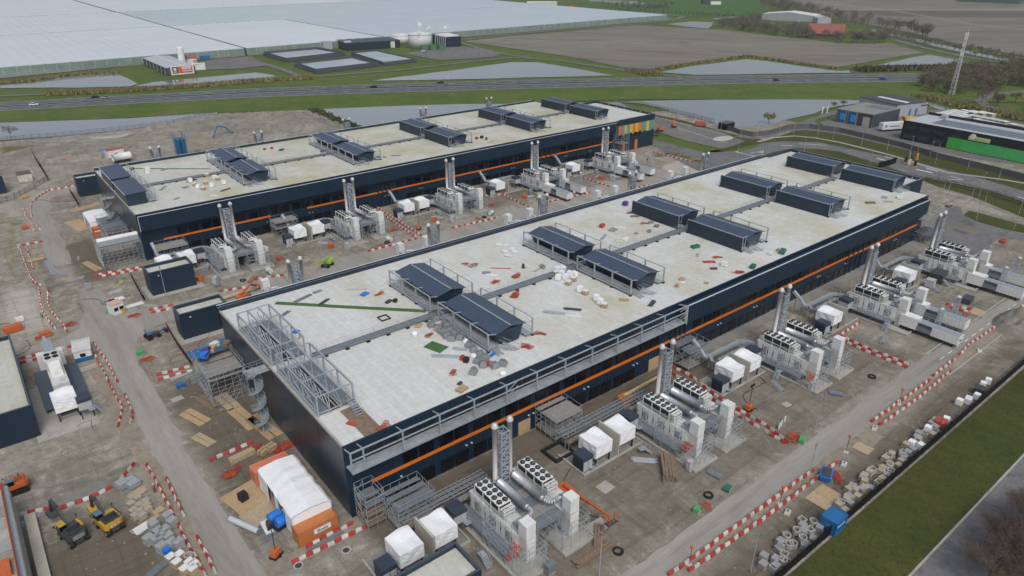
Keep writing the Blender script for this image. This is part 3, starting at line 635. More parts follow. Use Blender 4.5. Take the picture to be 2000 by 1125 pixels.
    if near:   # first row still bare steel
        for y0, y1 in ((9.0, 25.0), (27.6, 43.6)):
            f = MB(); z = ZR; ys = [y0 + (y1 - y0) * k / 3 for k in range(4)]
            for x, h in ((.35, 3.6), (2.3, 3.7), (4.3, 3.75), (6.4, 3.7)):
                f.bar((x, y0, z + h), (x, y1, z + h), .26)
            f.bar((.35, y0, z + .55), (.35, y1, z + .55), .26); f.bar((.35, y0, z + 1.6), (.35, y1, z + 1.6), .1); f.bar((2.3, y0, z + .7), (2.3, y1, z + .7), .22); f.bar((4.3, y0, z + .6), (4.3, y1, z + .6), .22)
            for y in ys:
                f.bar((.35, y, z + 3.6), (6.4, y, z + 3.75), .17)
                for x in (.35, 6.4): f.bar((x, y, z + .1), (x, y, z + 3.7), .24)
                f.bar((2.3, y, z + .2), (2.3, y, z + 3.7), .15); f.bar((.35, y, z + .6), (4.3, y, z + .6), .18)
            for k in range(9):
                ya = y0 + (y1 - y0) * k / 9; yb = ya + (y1 - y0) / 9
                f.bar((2.3, ya, z + .6), (2.3, yb, z + 2.6), .14); f.bar((2.3, ya, z + 2.6), (3.4, ya, z + .6), .16); f.bar((4.3, ya, z + .6), (3.5, ya, z + 3.7), .12)
            for ya, yb in zip(ys, ys[1:]):
                f.bar((.35, ya, z + .6), (.35, yb, z + 3.5), .12); f.bar((2.3, ya, z + 3.65), (4.3, yb, z + 3.7), .10); f.bar((6.4, (ya + yb) / 2, z + .1), (6.4, (ya + yb) / 2, z + 1.7), .08); f.bar((4.3, (ya + yb) / 2, z + .5), (4.3, (ya + yb) / 2, z + 3.7), .14)
            f.bar((6.4, y0, z + 1.6), (6.4, y1, z + 1.6), .06); f.bar((6.4, y0, z + 1.1), (6.4, y1, z + 1.1), .05)
            f.build('hood_steel_frame', GALV, T)
            for a, b_ in ((.5, 2.1), (4.5, 6.3)): MB().box(a, y0, z + .5, b_, y1, z + .58).build('hood_walkway', GALVD, T)
            MB().box(2.4, y0 + .3, z + .06, 4.1, y1 - .3, z + .14).build('duct_floor', COIL, T)
        s = MB(); stair(s, (5.6, 5.4, ZR + .05), (5.6, 8.6, ZR + 1.5), 1.2, 7, 'y'); s.build('roof_stair', GALV, T)
        g_ = MB(); g_.box(3.6, .3, ZR + .012, 6.6, 8.4, ZR + .05); g_.build('roof_gutter', WOODD, T)
    else:      # first row clad, with a lean-to slate roof at the gable
        for y0, y1 in ((9.0, 25.0), (27.6, 43.6)):
            z = ZR
            MB().extr_y([(.1, z), (.1, z + 3.3), (5.2, z + 3.3), (5.2, z)], y0, y1).build('hood_wall', NAVYY, T)
            MB().extr_y([(-.15, z + 3.3), (-.15, z + 3.42), (5.6, z + 3.72), (5.6, z + 3.34)], y0 - .2, y1 + .2).build('hood_roof', HOOD, T)
            MB().box(-.28, y0 - .2, z + 3.28, -.14, y1 + .2, z + 3.5).build('fascia', FLASH, T)
            f = MB(); ys = [y0 + (y1 - y0) * k / 3 for k in range(4)]
            for y in ys: f.bar((7.6, y, z + .1), (7.6, y, z + 3.6), .22); f.bar((5.6, y, z + 3.4), (7.6, y, z + 3.4), .14)
            f.bar((7.6, y0, z + 3.6), (7.6, y1, z + 3.6), .14); rail(f, [(7.6, y0, z + .5), (7.6, y1, z + .5)], 1.2, 2); f.box(5.6, y0, z + .45, 7.6, y1, z + .53)
            f.build('hood_frame', GALV, T)
    # central roof walkway in galvanised steel on black feet
    wk = MB(); xs0 = 7.0
    segs = [(xs0, ROWS[0] - .3)] + [(ROWS[i] + 8.8, ROWS[i + 1] - .3) for i in range(4)]
    for a, b_ in [(xs0, ROWS[4])]:
        wk.box(a, 25.2, ZR + .42, b_, 26.6, ZR + .5); wk.bar((a, 25.15, ZR + .45), (b_, 25.15, ZR + .45), .08, .3); wk.bar((a, 26.65, ZR + .45), (b_, 26.65, ZR + .45), .08, .3)
    wk.build('roof_walkway', GALVD, T)
    rl = MB()
    for a, b_ in segs: rail(rl, [(a + .5, 26.7, ZR + .5), (b_ - .5, 26.7, ZR + .5)], 1.1, 2.4, .035)
    rl.build('walkway_rail', GALV, T)
    ftm = MB().cbox(0, 0, 0, .75, .45, .16).mesh('walkway_foot', BLK)
    for a, b_ in segs:
        k = int((b_ - a) / 4)
        for j in range(k):
            inst('walkway_foot', ftm, T, (a + 2 + j * (b_ - a) / k, 24.85, ZR + .01))
    return T
def office(loc, stripes):
    """lower office end with parapet roof"""
    T = thing('office_annex', 'navy office with yellow, green and orange strips at the right end of the far hall' if stripes else 'navy parapeted office end at the right-hand end of the near hall', 'building', loc)
    x0, x1, y0, y1 = (.05, 22.5, -.4, 36) if stripes else (.05, 15.2, 8.3, 54.2)
    MB().box(x0, y0, 0, x1, y1, ZR - .6).build('office_wall', NAVYF, T)
    MB().box(x0, y0 + .3, ZR - .58, x1 - .3, y1 - .3, ZR - .5).build('office_roof', ROOF_S, T)
    p = MB(); p.box(x1 - .3, y0, ZR - .6, x1, y1, ZR + .45); p.box(x0, y0, ZR - .6, x1 - .3, y0 + .3, ZR + .45); p.box(x0, y1 - .3, ZR - .6, x1 - .3, y1, ZR + .45)
    p.build('parapet', NAVYF, T)
    c = MB(); c.box(x1 - .36, y0 - .05, ZR + .45, x1 + .06, y1 + .05, ZR + .53); c.box(x0, y0 - .05, ZR + .45, x1 - .36, y0 + .35, ZR + .53); c.build('coping', GALVD, T)
    d = MB().cbox(0, 0, 0, .5, .3, .16).mesh('roof_anchor', FLASH)
    for k in range(9): inst('roof_anchor', d, T, (x1 - .7, y0 + 3 + k * 4.9, ZR - .1))
    if stripes:
        cols = [ORANGE, MATS['strip_green'], MATS['strip_yellow'], MATS['strip_green'], MATS['strip_yellow'], MATS['strip_orange'], MATS['strip_yellow'], ORANGE, MATS['strip_green'], MATS['strip_green'], MATS['strip_yellow'], MATS['strip_green'], MATS['strip_green']]
        w = (x1 - x0) / len(cols)
        for i, m in enumerate(cols): MB().box(x0 + i * w + .02, y0 - .14, 6.9 + (.0 if i % 3 else .4), x0 + (i + 1) * w - .02, y0 - .003, 11.2).build('facade_strip', m, T)
        for i in range(5): MB().box(x0 + 1 + i * 2.9, y0 - .1, 6.2, x0 + 2.6 + i * 2.9, y0 - .18, 7.6).build('window', BLACKG, T)
        for xa in (2.8, 10.6): MB().box(xa, y0 - .3, .05, xa + 1.6, y0 - .003, 4.0).build('orange_portal', MATS['strip_orange'], T)
        MB().box(x1 + .0, y0 - 1.5, 4.0, x1 + 2.2, y0 + 8, 4.4).build('canopy', NAVYF, T)
    return T
mat('strip_green', (.15, .24, .20), .5); mat('strip_yellow', (.50, .42, .07), .5); mat('strip_orange', (.50, .18, .03), .5)
hallA = hall((31.5, 79.1, 0), 'near navy data hall with bare steel gallery along its front', True)
hallB = hall((32.0, 204.2, 0), 'far long navy data hall behind the site road, fully clad along its front', False)
office((31.5 + HALL_L, 79.1, 0), False); office((32.0 + HALL_L, 204.2, 0), True)
# ---------------------------------------------------------------- small navy plant rooms
def plant_room(key, label, x0, y0, x1, y1, h, door=True):
    T = thing('plant_room', label, 'plant room', ((x0 + x1) / 2, (y0 + y1) / 2, 0), 0, None)
    a, b_ = (x1 - x0) / 2, (y1 - y0) / 2
    w = MB(); w.box(-a, -b_, 0, a, -b_ + .25, h); w.box(-a, b_ - .25, 0, a, b_, h); w.box(-a, -b_ + .25, 0, -a + .25, b_ - .25, h); w.box(a - .25, -b_ + .25, 0, a, b_ - .25, h); w.build('wall', NAVYF, T)
    me = MB().face([(-a + .25, -b_ + .25, h - .75), (a - .25, -b_ + .25, h - .75), (a - .25, b_ - .25, h - .75), (-a + .25, b_ - .25, h - .75)]).mesh('roof', ROOF_S)
    at = me.attributes.new('stain', 'FLOAT', 'POINT'); at.data.foreach_set('value', [.9] * 4); inst('roof', me, T)
    c = MB(); c.box(-a - .05, -b_ - .05, h, a + .05, -b_ + .3, h + .08); c.box(-a - .05, b_ - .3, h, a + .05, b_ + .05, h + .08); c.box(-a - .05, -b_ + .3, h, -a + .3, b_ - .3, h + .08); c.box(a - .3, -b_ + .3, h, a + .05, b_ - .3, h + .08); c.build('coping', MATS['coping_navy'], T)
    if door:
        MB().box(-a - .06, -b_ + 1.0, .05, -a - .003, -b_ + 2.2, 2.4).build('door', DKGREY, T); MB().box(-a - .06, b_ - 2.4, .05, -a - .003, b_ - 1.2, 2.4).build('door', DKGREY, T)
        MB().box(-a + 2.0, -b_ - .3, h - 1.2, -a + 2.4, -b_ - .003, h - 1.05).build('wall_lamp', FLASH, T)
    return T
mat('coping_navy', (.055, .075, .10), .45)
plant_room('r2', 'navy flat-roofed plant room behind the left back corner of the near hall', 27.3, 151.6, 37.6, 156.7, 6.2)
plant_room('r1', 'navy flat-roofed plant room in front of the left corner of the far hall', 27.6, 179.3, 38.2, 185.0, 6.15)
plant_room('r3', 'navy plant room cut off by the bottom edge in front of the near hall', 27.4, 54.4, 38.0, 60.3, 6.0)
plant_room('r5', 'navy plant room tucked against the back left corner of the far hall', 28.0, 278.4, 38.0, 284.0, 6.6)
plant_room('r6', 'largest navy plant building, cut off by the left edge of the picture', -60, 131.9, -2.6, 163.5, 6.4, False)
plant_room('r7', 'small navy plant room at the left edge beside the timber-clad store', -2, 300, 8.5, 309, 6.2, False)
# ================================================================ generator yards in front of and behind the halls
def seg_tube(pts, r, n=10):
    mb = MB(); mb.path(pts, r, n)
    for p in pts[1:-1]: mb.lathe(p[0], p[1], [(r * .6, p[2] - r * .8), (r, p[2] - r * .3), (r, p[2] + r * .3), (r * .6, p[2] + r * .8)], n)
    return mb
def mk_genset():
    """white generator container on legs with louvred doors and side walkway"""
    T = thing('generator_container', '', 'generator')
    b = MB(); b.box(0, 0, 1.2, 2.75, 11.6, 4.05); b.box(-.05, -.05, 4.05, 2.8, 11.65, 4.15); b.box(-.04, -.04, 1.08, 2.79, 11.64, 1.2); b.build('container_body', OFFW, T)
    dm = MB().box(-.07, 0, 1.4, -.003, 1.12, 3.85).mesh('door_panel', WHITE); lm = MB()
    for k in range(5): lm.box(-.11, .15, 1.7 + k * .38, -.072, .95, 1.9 + k * .38)
    lm = lm.mesh('louvre', GALVD); hm = MB().box(-.12, 1.0, 2.3, -.072, 1.08, 3.0).box(-.085, 1.13, 1.35, -.071, 1.2, 3.9).mesh('door_handle', DKGREY)
    for k in range(9):
        d = inst('door_panel', dm, T, (0, .2 + k * 1.25, 0))
        if k % 3 == 1: inst('louvre', lm, d)
        inst('door_handle', hm, d)
    ft = MB().cbox(0, 0, 0, .28, .28, 1.08).mesh('leg', GALVD)
    for x in (.2, 2.55):
        for y in (.4, 4, 7.8, 11.2): inst('leg', ft, T, (x, y, 0))
    w = MB().box(-2.1, .2, 1.1, -.15, 12.4, 1.2); w.build('side_walkway', GALVD, T)
    r = MB(); rail(r, [(-2.05, .2, 1.2), (-2.05, 12.4, 1.2)], 1.1, 1.5, .05); rail(r, [(.1, .1, 4.15), (.1, 5.5, 4.15)], 1.1, 1.3, .04); r.build('walkway_rail', GALV, T)
    s = MB()
    for y in (.6, 4.5, 8.5, 12): s.bar((-2.0, y, 0), (-2.0, y, 1.1), .1)
    s.build('walkway_support', GALVD, T)
    return T
FANM = None
def mk_cooler():
    """dry cooler: ten fans in two rows over a dark coil, on a white frame"""
    T = thing('fan_cooler', '', 'cooling unit')
    c = MB(); c.box(0, 0, 1.95, 2.15, 6.0, 2.12); c.box(.0, 0, .75, .06, 6.0, .85); c.build('casing', WHITE, T)
    k = MB(); k.hexa([(.15, .05, .85), (2.0, .05, .85), (2.0, 5.95, .85), (.15, 5.95, .85), (.03, .03, 1.95), (2.12, .03, 1.95), (2.12, 5.97, 1.95), (.03, 5.97, 1.95)]); k.build('coil', COIL, T)
    pm = MB().box(-.03, -.05, 0, .09, .05, 1.95).mesh('post', WHITE)
    for x in (0, 2.09):
        for y in (.05, 2.0, 3.9, 5.95): inst('post', pm, T, (x, y, 0))
    fr = MB().ring(0, 0, .44, .37, 0, .13, 12).mesh('fan', BLK); disc = MB().lathe(0, 0, [(.37, .0), (.37, .02)], 12)
    disc = disc.mesh('fan_disc', BLK); bl = MB()
    for q in range(5):
        t = q * 2 * pi / 5; bl.face([(.07 * cos(t), .07 * sin(t), .06), (.36 * cos(t - .2), .36 * sin(t - .2), .04), (.36 * cos(t + .35), .36 * sin(t + .35), .09)])
    bl.lathe(0, 0, [(.1, .03), (.1, .11)], 8); bl = bl.mesh('fan_blade', GALVD)
    for y in range(5):
        for x in range(2):
            f = inst('fan', fr, T, (.55 + x * 1.05, .62 + y * 1.19, 2.12)); inst('fan_disc', disc, f); inst('fan_blade', bl, f)
    p = MB()
    for x in (.1, 2.0):
        for y in (-1.1, -.1): p.bar((x, y, -.1), (x, y, 1.7), .09)
    for zz in (.5, 1.1, 1.7): p.bar((.1, -1.1, zz), (2.0, -1.1, zz), .08); p.bar((.1, -.1, zz), (.1, -1.1, zz), .08); p.bar((2.0, -.1, zz), (2.0, -1.1, zz), .08)
    p.build('pipe_frame', WHITE, T)
    h = MB()
    h.tube((.0, -.35, 1.75), (2.1, -.35, 1.75), .17, 8); h.tube((.0, -.85, 1.75), (2.1, -.85, 1.75), .13, 8); h.tube((.6, -.6, .0), (.6, -.6, 1.7), .1, 6); h.tube((1.5, -.6, .0), (1.5, -.6, 1.7), .1, 6); h.tube((0.2, -.7, .8), (2.0, -.7, .8), .1, 6)
    h.build('header_pipe', OFFW, T)
    return T
def mk_muffler(sg):
    """lagged exhaust silencer lying along the platform, elbow turning to the generator"""
    T = thing('exhaust_silencer', '', 'silencer')
    MB().tube((0, 0, 0), (0, 6.6, 0), .60, 16).build('silencer_body', MUFF, T, True)
    MB().tube((0, 6.6, 0), (-.5 * sg, 7.8, -.1), .3, 12).build('tail_pipe', MUFF, T, True)
    pts = [(0, 0, 0)] + [(sg * (.95 - .95 * cos(t)), -.7 - .95 * sin(t), 0) for t in np.linspace(0, pi / 2, 6)] + [(sg * 2.2, -1.65, 0), (sg * 3.0, -1.65, -.15)]
    MB().path([tuple(map(float, p)) for p in pts], .36, 12).build('elbow', MUFF, T, True)
    f = MB().tube((sg * 2.2, -1.65, -.05), (sg * 3.6, -1.65, -.2), .50, 12); f.build('bellows', GALV, T, True)
    fl = MB()
    for y in (.02, 6.55): fl.tube((0, y - .05, 0), (0, y + .05, 0), .63, 16)
    fl.build('end_flange', GALVD, T)
    ft = MB().cbox(0, 0, -1.25, .9, .2, .75).mesh('saddle', GALVD)
    for y in (1.2, 5.2): inst('saddle', ft, T, (0, y, 0))
    return T
def mk_stack():
    """twin flues beside a square lattice mast with conical caps"""
    T = thing('chimney_stack', '', 'chimney'); H = 9.9
    for sx in (-1.42, 1.42):
        f = MB().tube((sx, 0, -.3), (sx, 0, H - .2), .38, 14).build('flue', STACK, T, True)
        MB().lathe(sx, 0, [(.30, H - .35), (.52, H - .1), (.58, H + .15), (.36, H + .5), (.36, H + .62)], 14).build('flue_cap', MATS['flue_white'], f, True)
        MB().lathe(sx, 0, [(.42, .1), (.42, .35)], 12).build('flue_base', MUFF, f)
    l = MB(); a = .74
    for x in (-a, a):
        for y in (-a, a): l.bar((x, y, -4.6), (x, y, H - 1.1), .21)
    k = 9; dz = (H - 1.2) / k
    for i in range(k + 1):
        z = i * dz
        for p, q in (((-a, -a), (a, -a)), ((a, -a), (a, a)), ((a, a), (-a, a)), ((-a, a), (-a, -a))): l.bar((*p, z), (*q, z), .16)
        if i < k:
            s = 1 if i % 2 else -1
            for y in (-a, a): l.bar((-a * s, y, z), (a * s, y, z + dz), .16)
            for x in (-a, a): l.bar((x, -a * s, z), (x, a * s, z + dz), .16)
        for sx in (-1.0, 1.0): 
            if i % 3 == 1: l.bar((sx * a, 0, z), (sx * 1.42, 0, z), .12)
    l.build('lattice_frame', GALV, T)
    return T
mat('flue_white', (.66, .66, .65), .4, .2)
def mk_tower():
    T = thing('air_intake_tower', '', 'intake tower')
    MB().box(0, 0, .25, 1.75, 1.75, 4.6).build('lower_box', OFFW, T)
    MB().box(-.08, -.02, 4.62, 1.62, 1.72, 7.05).build('upper_box', WHITE, T)
    l = MB().box(-.10, -.05, 7.05, 1.66, 1.76, 7.13); l.build('lid', WHITE, T)
    d = MB()
    for k in range(4): d.box(.2, -.06, .8 + k * .9, 1.5, -.003, 1.5 + k * .9)
    d.build('access_panel', WHITE, T)
    return T
def mk_pad(w, d):
    def f():
        T = thing('concrete_bund', '', 'concrete base')
        MB().box(.25, .25, 0, w - .25, d, .12).build('slab', CONC, T)
        k = MB(); k.box(0, 0, 0, w, .25, .42); k.box(0, .25, 0, .25, d, .42); k.box(w - .25, .25, 0, w, d, .42); k.build('upstand', CONC, T)
        return T
    return f
def scaffold(label, x0, y0, x1, y1, h, bay=1.5, lift=1.9, decks=(1,), brace=True, seed=0, boards=True, group=None, mesh_side=None):
    """tube scaffold: standards, ledgers, braces and boarded lifts"""
    rr = random.Random(seed); T = thing('scaffold', label, 'scaffolding', ((x0 + x1) / 2, (y0 + y1) / 2, 0), 0, group)
    hx, hy = (x1 - x0) / 2, (y1 - y0) / 2; t = MB(); nx, ny = max(1, round(2 * hx / bay)), max(1, round(2 * hy / bay)); nz = max(1, int(h / lift))
    X = [-hx + 2 * hx * i / nx for i in range(nx + 1)]; Y = [-hy + 2 * hy * i / ny for i in range(ny + 1)]; w = .06
    for i, x in enumerate(X):
        for j, y in enumerate(Y):
            if 0 < i < nx and 0 < j < ny: continue
            t.bar((x, y, 0), (x, y, h + rr.uniform(.2, 1.2)), w)
    for k in range(nz + 1):
        z = min(h, (k + 1) * lift - .9)
        for y in (Y[0], Y[-1]): t.bar((X[0], y, z), (X[-1], y, z), w); t.bar((X[0], y, z + 1), (X[-1], y, z + 1), w * .8)
        for x in (X[0], X[-1]): t.bar((x, Y[0], z), (x, Y[-1], z), w); t.bar((x, Y[0], z + 1), (x, Y[-1], z + 1), w * .8)
        if brace and k < nz:
            for i in range(nx):
                if rr.random() < .6: t.bar((X[i], Y[0], z), (X[i + 1], Y[0], z + lift), w * .8)
                if rr.random() < .5: t.bar((X[i], Y[-1], z), (X[i + 1], Y[-1], z + lift), w * .8)
            for j in range(ny):
                if rr.random() < .5: t.bar((X[0], Y[j], z), (X[0], Y[j + 1], z + lift), w * .8)
    tag(t.build('scaffold_tube', GALV, T), kind='stuff')
    if boards:
        for k in decks:
            z = min(h, (k + 1) * lift - .9) + .06; n = max(2, int(2 * hy / .5))
            bm = MB().box(-hx, -.24, 0, hx, .24, .05).mesh('scaffold_board', rr.choice([WOODD, GALVD, MATS['board_grey']]))
            for q in range(n):
                if rr.random() < .9: inst('scaffold_board', bm, T, (rr.uniform(-.1, .1), -hy + (q + .5) * 2 * hy / n, z + rr.uniform(0, .03)))
    return T
mat('board_grey', (.25, .24, .22), .85, 0, .2, 2)
def mk_wrap(seed):
    """transformer enclosure shrink-wrapped in white sheet, on dark legs"""
    def f():
        rr = random.Random(seed); T = thing('wrapped_transformer', '', 'transformer'); nx, ny, nz = 7, 8, 5; sx, sy, sz = 3.8, 4.2, 2.4
        V = []; Fc = []
        def side(fn, a, b_):
            i0 = len(V)
            for i in range(a + 1):
                for j in range(b_ + 1): V.append(fn(i / a, j / b_))
            for i in range(a):
                for j in range(b_): p = i0 + i * (b_ + 1) + j; Fc.append((p, p + b_ + 1, p + b_ + 2, p + 1))
        pk = (rr.uniform(.55, .9), rr.uniform(.6, .95), rr.uniform(.25, .7))
        def H(u, v): return sz - .10 * (u * (1 - u)) * 4 * (v * (1 - v)) * 4 + pk[2] * max(0, 1 - 2.2 * hypot(u - pk[0], v - pk[1])) + .05 * sin(9 * u + 5 * v + seed)
        def O(u, v, s): return .05 * sin(11 * u + 7 * v + s) + rr.uniform(-.03, .03)
        side(lambda u, v: (u * sx, v * sy, H(u, v)), nx, ny)
        side(lambda u, v: (u * sx, -O(u, v, 1) * (v > 0) * (v < 1) * (0 < u < 1), H(u, 0) * (1 - v)), nx, nz)
        side(lambda u, v: (u * sx, sy + O(u, v, 2) * (0 < v < 1) * (0 < u < 1), H(u, 1) * (1 - v)), nx, nz)
        side(lambda u, v: (-O(u, v, 3) * (0 < v < 1) * (0 < u < 1), u * sy, H(0, u) * (1 - v)), ny, nz)
        side(lambda u, v: (sx + O(u, v, 4) * (0 < v < 1) * (0 < u < 1), u * sy, H(1, u) * (1 - v)), ny, nz)
        mb = MB(); mb.v = V; mb.f = Fc; mb.m = [0] * len(Fc); o = mb.build('wrapping', WRAP, T, False, (0, 0, 1.95))
        MB().box(.05, .05, 1.8, sx - .05, sy - .05, 1.94).build('base_frame', DKGREY, T)
        lg = MB().cbox(0, 0, 0, .22, .22, 1.8).mesh('leg', BLK)
        for x in (.3, sx - .3):
            for y in (.3, sy - .3): inst('leg', lg, T, (x, y, 0))
        MB().box(.6, .8, .1, sx - .6, sy - .6, .7).build('oil_tray', CONCD, T)
        return T
    return f
def mk_cabinet(low):
    def f():
        T = thing('switch_cabinet', '', 'cabinet'); z0 = .05 if low else 1.9; h = 2.9 if low else 2.3
        MB().box(0, 0, z0, 2.2, 2.4, z0 + h - .7).build('cabinet_body', MATS['cab_grey'] if not low else NAVYF, T); MB().box(-.05, -.05, z0 + h - .7, 2.25, 2.45, z0 + h).build('cabinet_top', HOODF, T)
        dm = MB().box(0, -.05, z0 + .1, .95, -.003, z0 + h - .8).mesh('door', MATS['cab_grey'])
        for x in (.1, 1.15): inst('door', dm, T, (x, 0, 0))
        if not low:
            lg = MB().cbox(0, 0, 0, .16, .16, 1.9).mesh('leg', BLK)
            for x in (.15, 2.05):
                for y in (.15, 2.25): inst('leg', lg, T, (x, y, 0))
        s = MB(); z1 = .6 if low else 1.9
        stair(s, (3.6, .6, 0), (2.4, .6, z1 + .3), .9, 5, 'x'); s.box(1.4, -1.0, z1, 2.4, -.05, z1 + .06); rail(s, [(1.4, -1, z1), (2.4, -1, z1)], 1, 1); s.build('access_stair', GALV, T)
        return T
    return f
mat('cab_grey', (.40, .41, .42), .5); HOODF = mat('slate_flat', (.035, .048, .072), .45, 0, .1, .6)
def mk_precast():
    T = thing('blast_wall', '', 'concrete wall'); MB().box(0, 0, .1, .28, 4.9, 4.7).build('panel', CONCW, T)
    MB().box(-.02, -.05, .1, .30, .0, 4.72).build('edge_post', CONC, T); return T
def mk_txpad():
    T = thing('transformer_plinth', '', 'concrete base'); w = 14.2
    MB().box(.25, .25, 0, w - .25, 6.6, .10).build('slab', CONCD, T)
    k = MB(); k.box(0, 0, 0, w, .25, .4); k.box(0, .25, 0, .25, 6.6, .4); k.box(w - .25, .25, 0, w, 6.6, .4); k.build('upstand', CONC, T); return T
def mk_trailer():
    """long white mobile generator trailer with open grey deck in the middle"""
    T = thing('generator_trailer', '', 'trailer')
    MB().box(0, 8.8, 1.0, 2.5, 12.6, 3.6).build('rear_box', WHITE, T); MB().box(0, 0, 1.0, 2.5, 5.6, 2.95).build('front_box', WHITE, T); MB().box(.05, 5.6, 1.0, 2.45, 8.8, 2.0).build('open_deck', GALVD, T)
    d = MB(); d.box(.1, .1, 2.96, 2.4, 8.7, 3.02); rail(d, [(.05, .1, 3.0), (.05, 8.7, 3.0)], .9, 1.2, .05); rail(d, [(2.45, .1, 3.0), (2.45, 8.7, 3.0)], .9, 1.2, .05); d.build('roof_rail', GALV, T)
    rb = MB().box(-.05, 0, 1.1, -.003, .1, 2.85).mesh('rib', OFFW)
    for k in range(7): inst('rib', rb, T, (0, .4 + k * .75, 0))
    wm = MB().tube((-.02, 0, .5), (.32, 0, .5), .5, 12).mesh('wheel', BLK)
    for y in (9.3, 10.5, 11.7):
        inst('wheel', wm, T, (0.02, y, 0)); inst('wheel', wm, T, (2.2, y, 0))
    MB().box(.2, .2, .75, 2.3, 12.4, .99).build('chassis', BLK, T)
    lg = MB().cbox(0, 0, 0, .2, .2, .75).mesh('leg', BLK)
    for x in (.4, 2.1): inst('leg', lg, T, (x, 1.2, 0))
    return T
def mk_latt():
    T = thing('lattice_mast', '', 'mast'); l = MB(); a, H = .45, 4.2
    for x in (-a, a):
        for y in (-a, a): l.bar((x, y, 0), (x, y, H), .09)
    for i in range(6):
        z = i * H / 5.0
        for p, q in (((-a, -a), (a, -a)), ((a, -a), (a, a)), ((a, a), (-a, a)), ((-a, a), (-a, -a))): l.bar((*p, min(z, H)), (*q, min(z, H)), .07)
        if i < 5:
            for y in (-a, a): l.bar((-a, y, z), (a, y, z + H / 5), .06)
            for x in (-a, a): l.bar((x, -a, z), (x, a, z + H / 5), .06)
    l.build('lattice_frame', GALV, T, None); MB().lathe(0, 0, [(.35, H), (.5, H + .15), (.2, H + .4)], 10).build('mast_cap', CREAM, T); return T
ORD = ['leftmost', 'second', 'third', 'fourth', 'rightmost']
def yard(ox, y0, sgn, where, o, full=True, trailers=False, stack_only=False, tx=True):
    """one yard; sgn=+1 faces the viewer, -1 is the mirrored row behind the hall (built turned half round)"""
    grp = 'generator yards'
    def at(x, y): return (ox + x, y0 + y) if sgn > 0 else (ox + 11.0 - x, y0 - y)
    rz = 0 if sgn > 0 else pi
    nm = f'{o} yard, {where}'
    p = at(5.4, 14.6); place('stack', mk_stack, f'twin grey flues on a lattice mast in the {nm}', (*p, 5.0), rz, 'twin flue stacks')
    if stack_only: return
    for k, side in ((0, 'left'), (1, 'right')):
        x = k * 8.2
        sd = side if sgn > 0 else ('right' if side == 'left' else 'left')
        place('pad' + str(k), mk_pad(6.1 if k else 5.9, 16), f'pale rimmed concrete base, {sd} one in the {nm}', (*at(x - 2.7 if k == 0 else x - 2.8, 0), 0), rz, 'concrete bases')
        place('gen', mk_genset, f'white generator container under the {sd} fan cooler, {nm}', (*at(x, 4.2), .12), rz, 'generator containers')
        place('cool', mk_cooler, f'white ten-fan cooler on the {sd} container of the {nm}', (*at(x + .1, 8.6), 4.2), rz, 'fan coolers')
        place('tow', mk_tower, f'tall white intake tower before the {sd} container, {nm}', (*at(x + .15, 2.4), 0), rz, 'intake towers')
        place('muf' + str(k), lambda: mk_muffler(-1 if k == 0 else 1), f'shiny {sd} silencer lying before the flues, {nm}', (*at(3.95 + k * 2.9, 7.0), 5.35), rz, 'exhaust silencers')
    pl = thing('silencer_platform', f'grey grating platform between the containers, {nm}', 'platform', (*at(2.75, 3.4), 0), rz, 'silencer platforms')
    if 'plat' not in PROTO:
        me_l = []
        for q in range(6): me_l.append(MB().box(0, q * 2.05, 3.95, 5.4, q * 2.05 + 2.0, 4.05).mesh('grating', MATS['board_grey'] if q % 2 else GALVD))
        b = MB()
        for yy in (.2, 4, 8, 12): b.bar((0, yy, 3.85), (5.4, yy, 3.85), .2); b.bar((.3, yy, 0), (.3, yy, 3.85), .18); b.bar((5.1, yy, 0), (5.1, yy, 3.85), .18)
        rail(b, [(0.1, 0, 4.05), (5.3, 0, 4.05)], 1.1, 1.3)
        PROTO['plat'] = (me_l, b.mesh('platform_frame', GALV))
    for m in PROTO['plat'][0]: inst('grating', m, pl)
    inst('platform_frame', PROTO['plat'][1], pl)['kind'] = 'stuff'
    if trailers:
        for k in range(2):
            p = at(-.2 + k * 8.6, -9.4) if k == 0 else at(8.2, -7.4)
            place('trl', mk_trailer, f'long white trailer before the {"left" if k == 0 else "right"} container, {nm}', (*p, 0), rz, 'generator trailers')
            q = at(3.1 + k * 8.4, -3.6); place('lm', mk_latt, f'short lattice mast beside the {"left" if k == 0 else "right"} trailer, {nm}', (*q, 2.6 if k else 2.2), rz, 'lattice masts')
    elif full:
        for k in range(2):
            a, b_ = at(-2.2 + k * 7.6, .8), at(2.5 + k * 8.2, 9.5 if k == 0 else 6.0)
            scaffold(f'tube scaffold round the {"left" if (k == 0) == (sgn > 0) else "right"} intake tower, {nm}', min(a[0], b_[0]), min(a[1], b_[1]), max(a[0], b_[0]), max(a[1], b_[1]), 3.8, 1.7, 1.9, (), True, int(ox) + k, False, 'tower scaffolds')
    if not tx: return
    place('txp', mk_txpad, f'long low concrete transformer plinth, {nm}', (*at(-17.6, 10.8), 0), rz, 'transformer plinths')
    n2 = 1 if trailers else 2
    place('pre', mk_precast, f'beige precast wall beside the wrapped boxes, {nm}', (*at(-9.7, 10.9), 0), rz, 'precast blast walls')
    for k in range(n2):
        place(f'wrap{(int(ox) + k) % 3}', mk_wrap((int(ox) + k) % 3), f'white wrapped box {"left" if (k == 0) == (sgn > 0) else "right"} of the precast wall, {nm}', (*at(-14.8 + k * 5.6, 11.1), 0), rz, 'wrapped transformers')
    place('cab1', mk_cabinet(True), f'dark cabinet with steel steps left of the wrapped box, {nm}', (*at(-17.4, 11.4), .1), rz, 'switch cabinets')
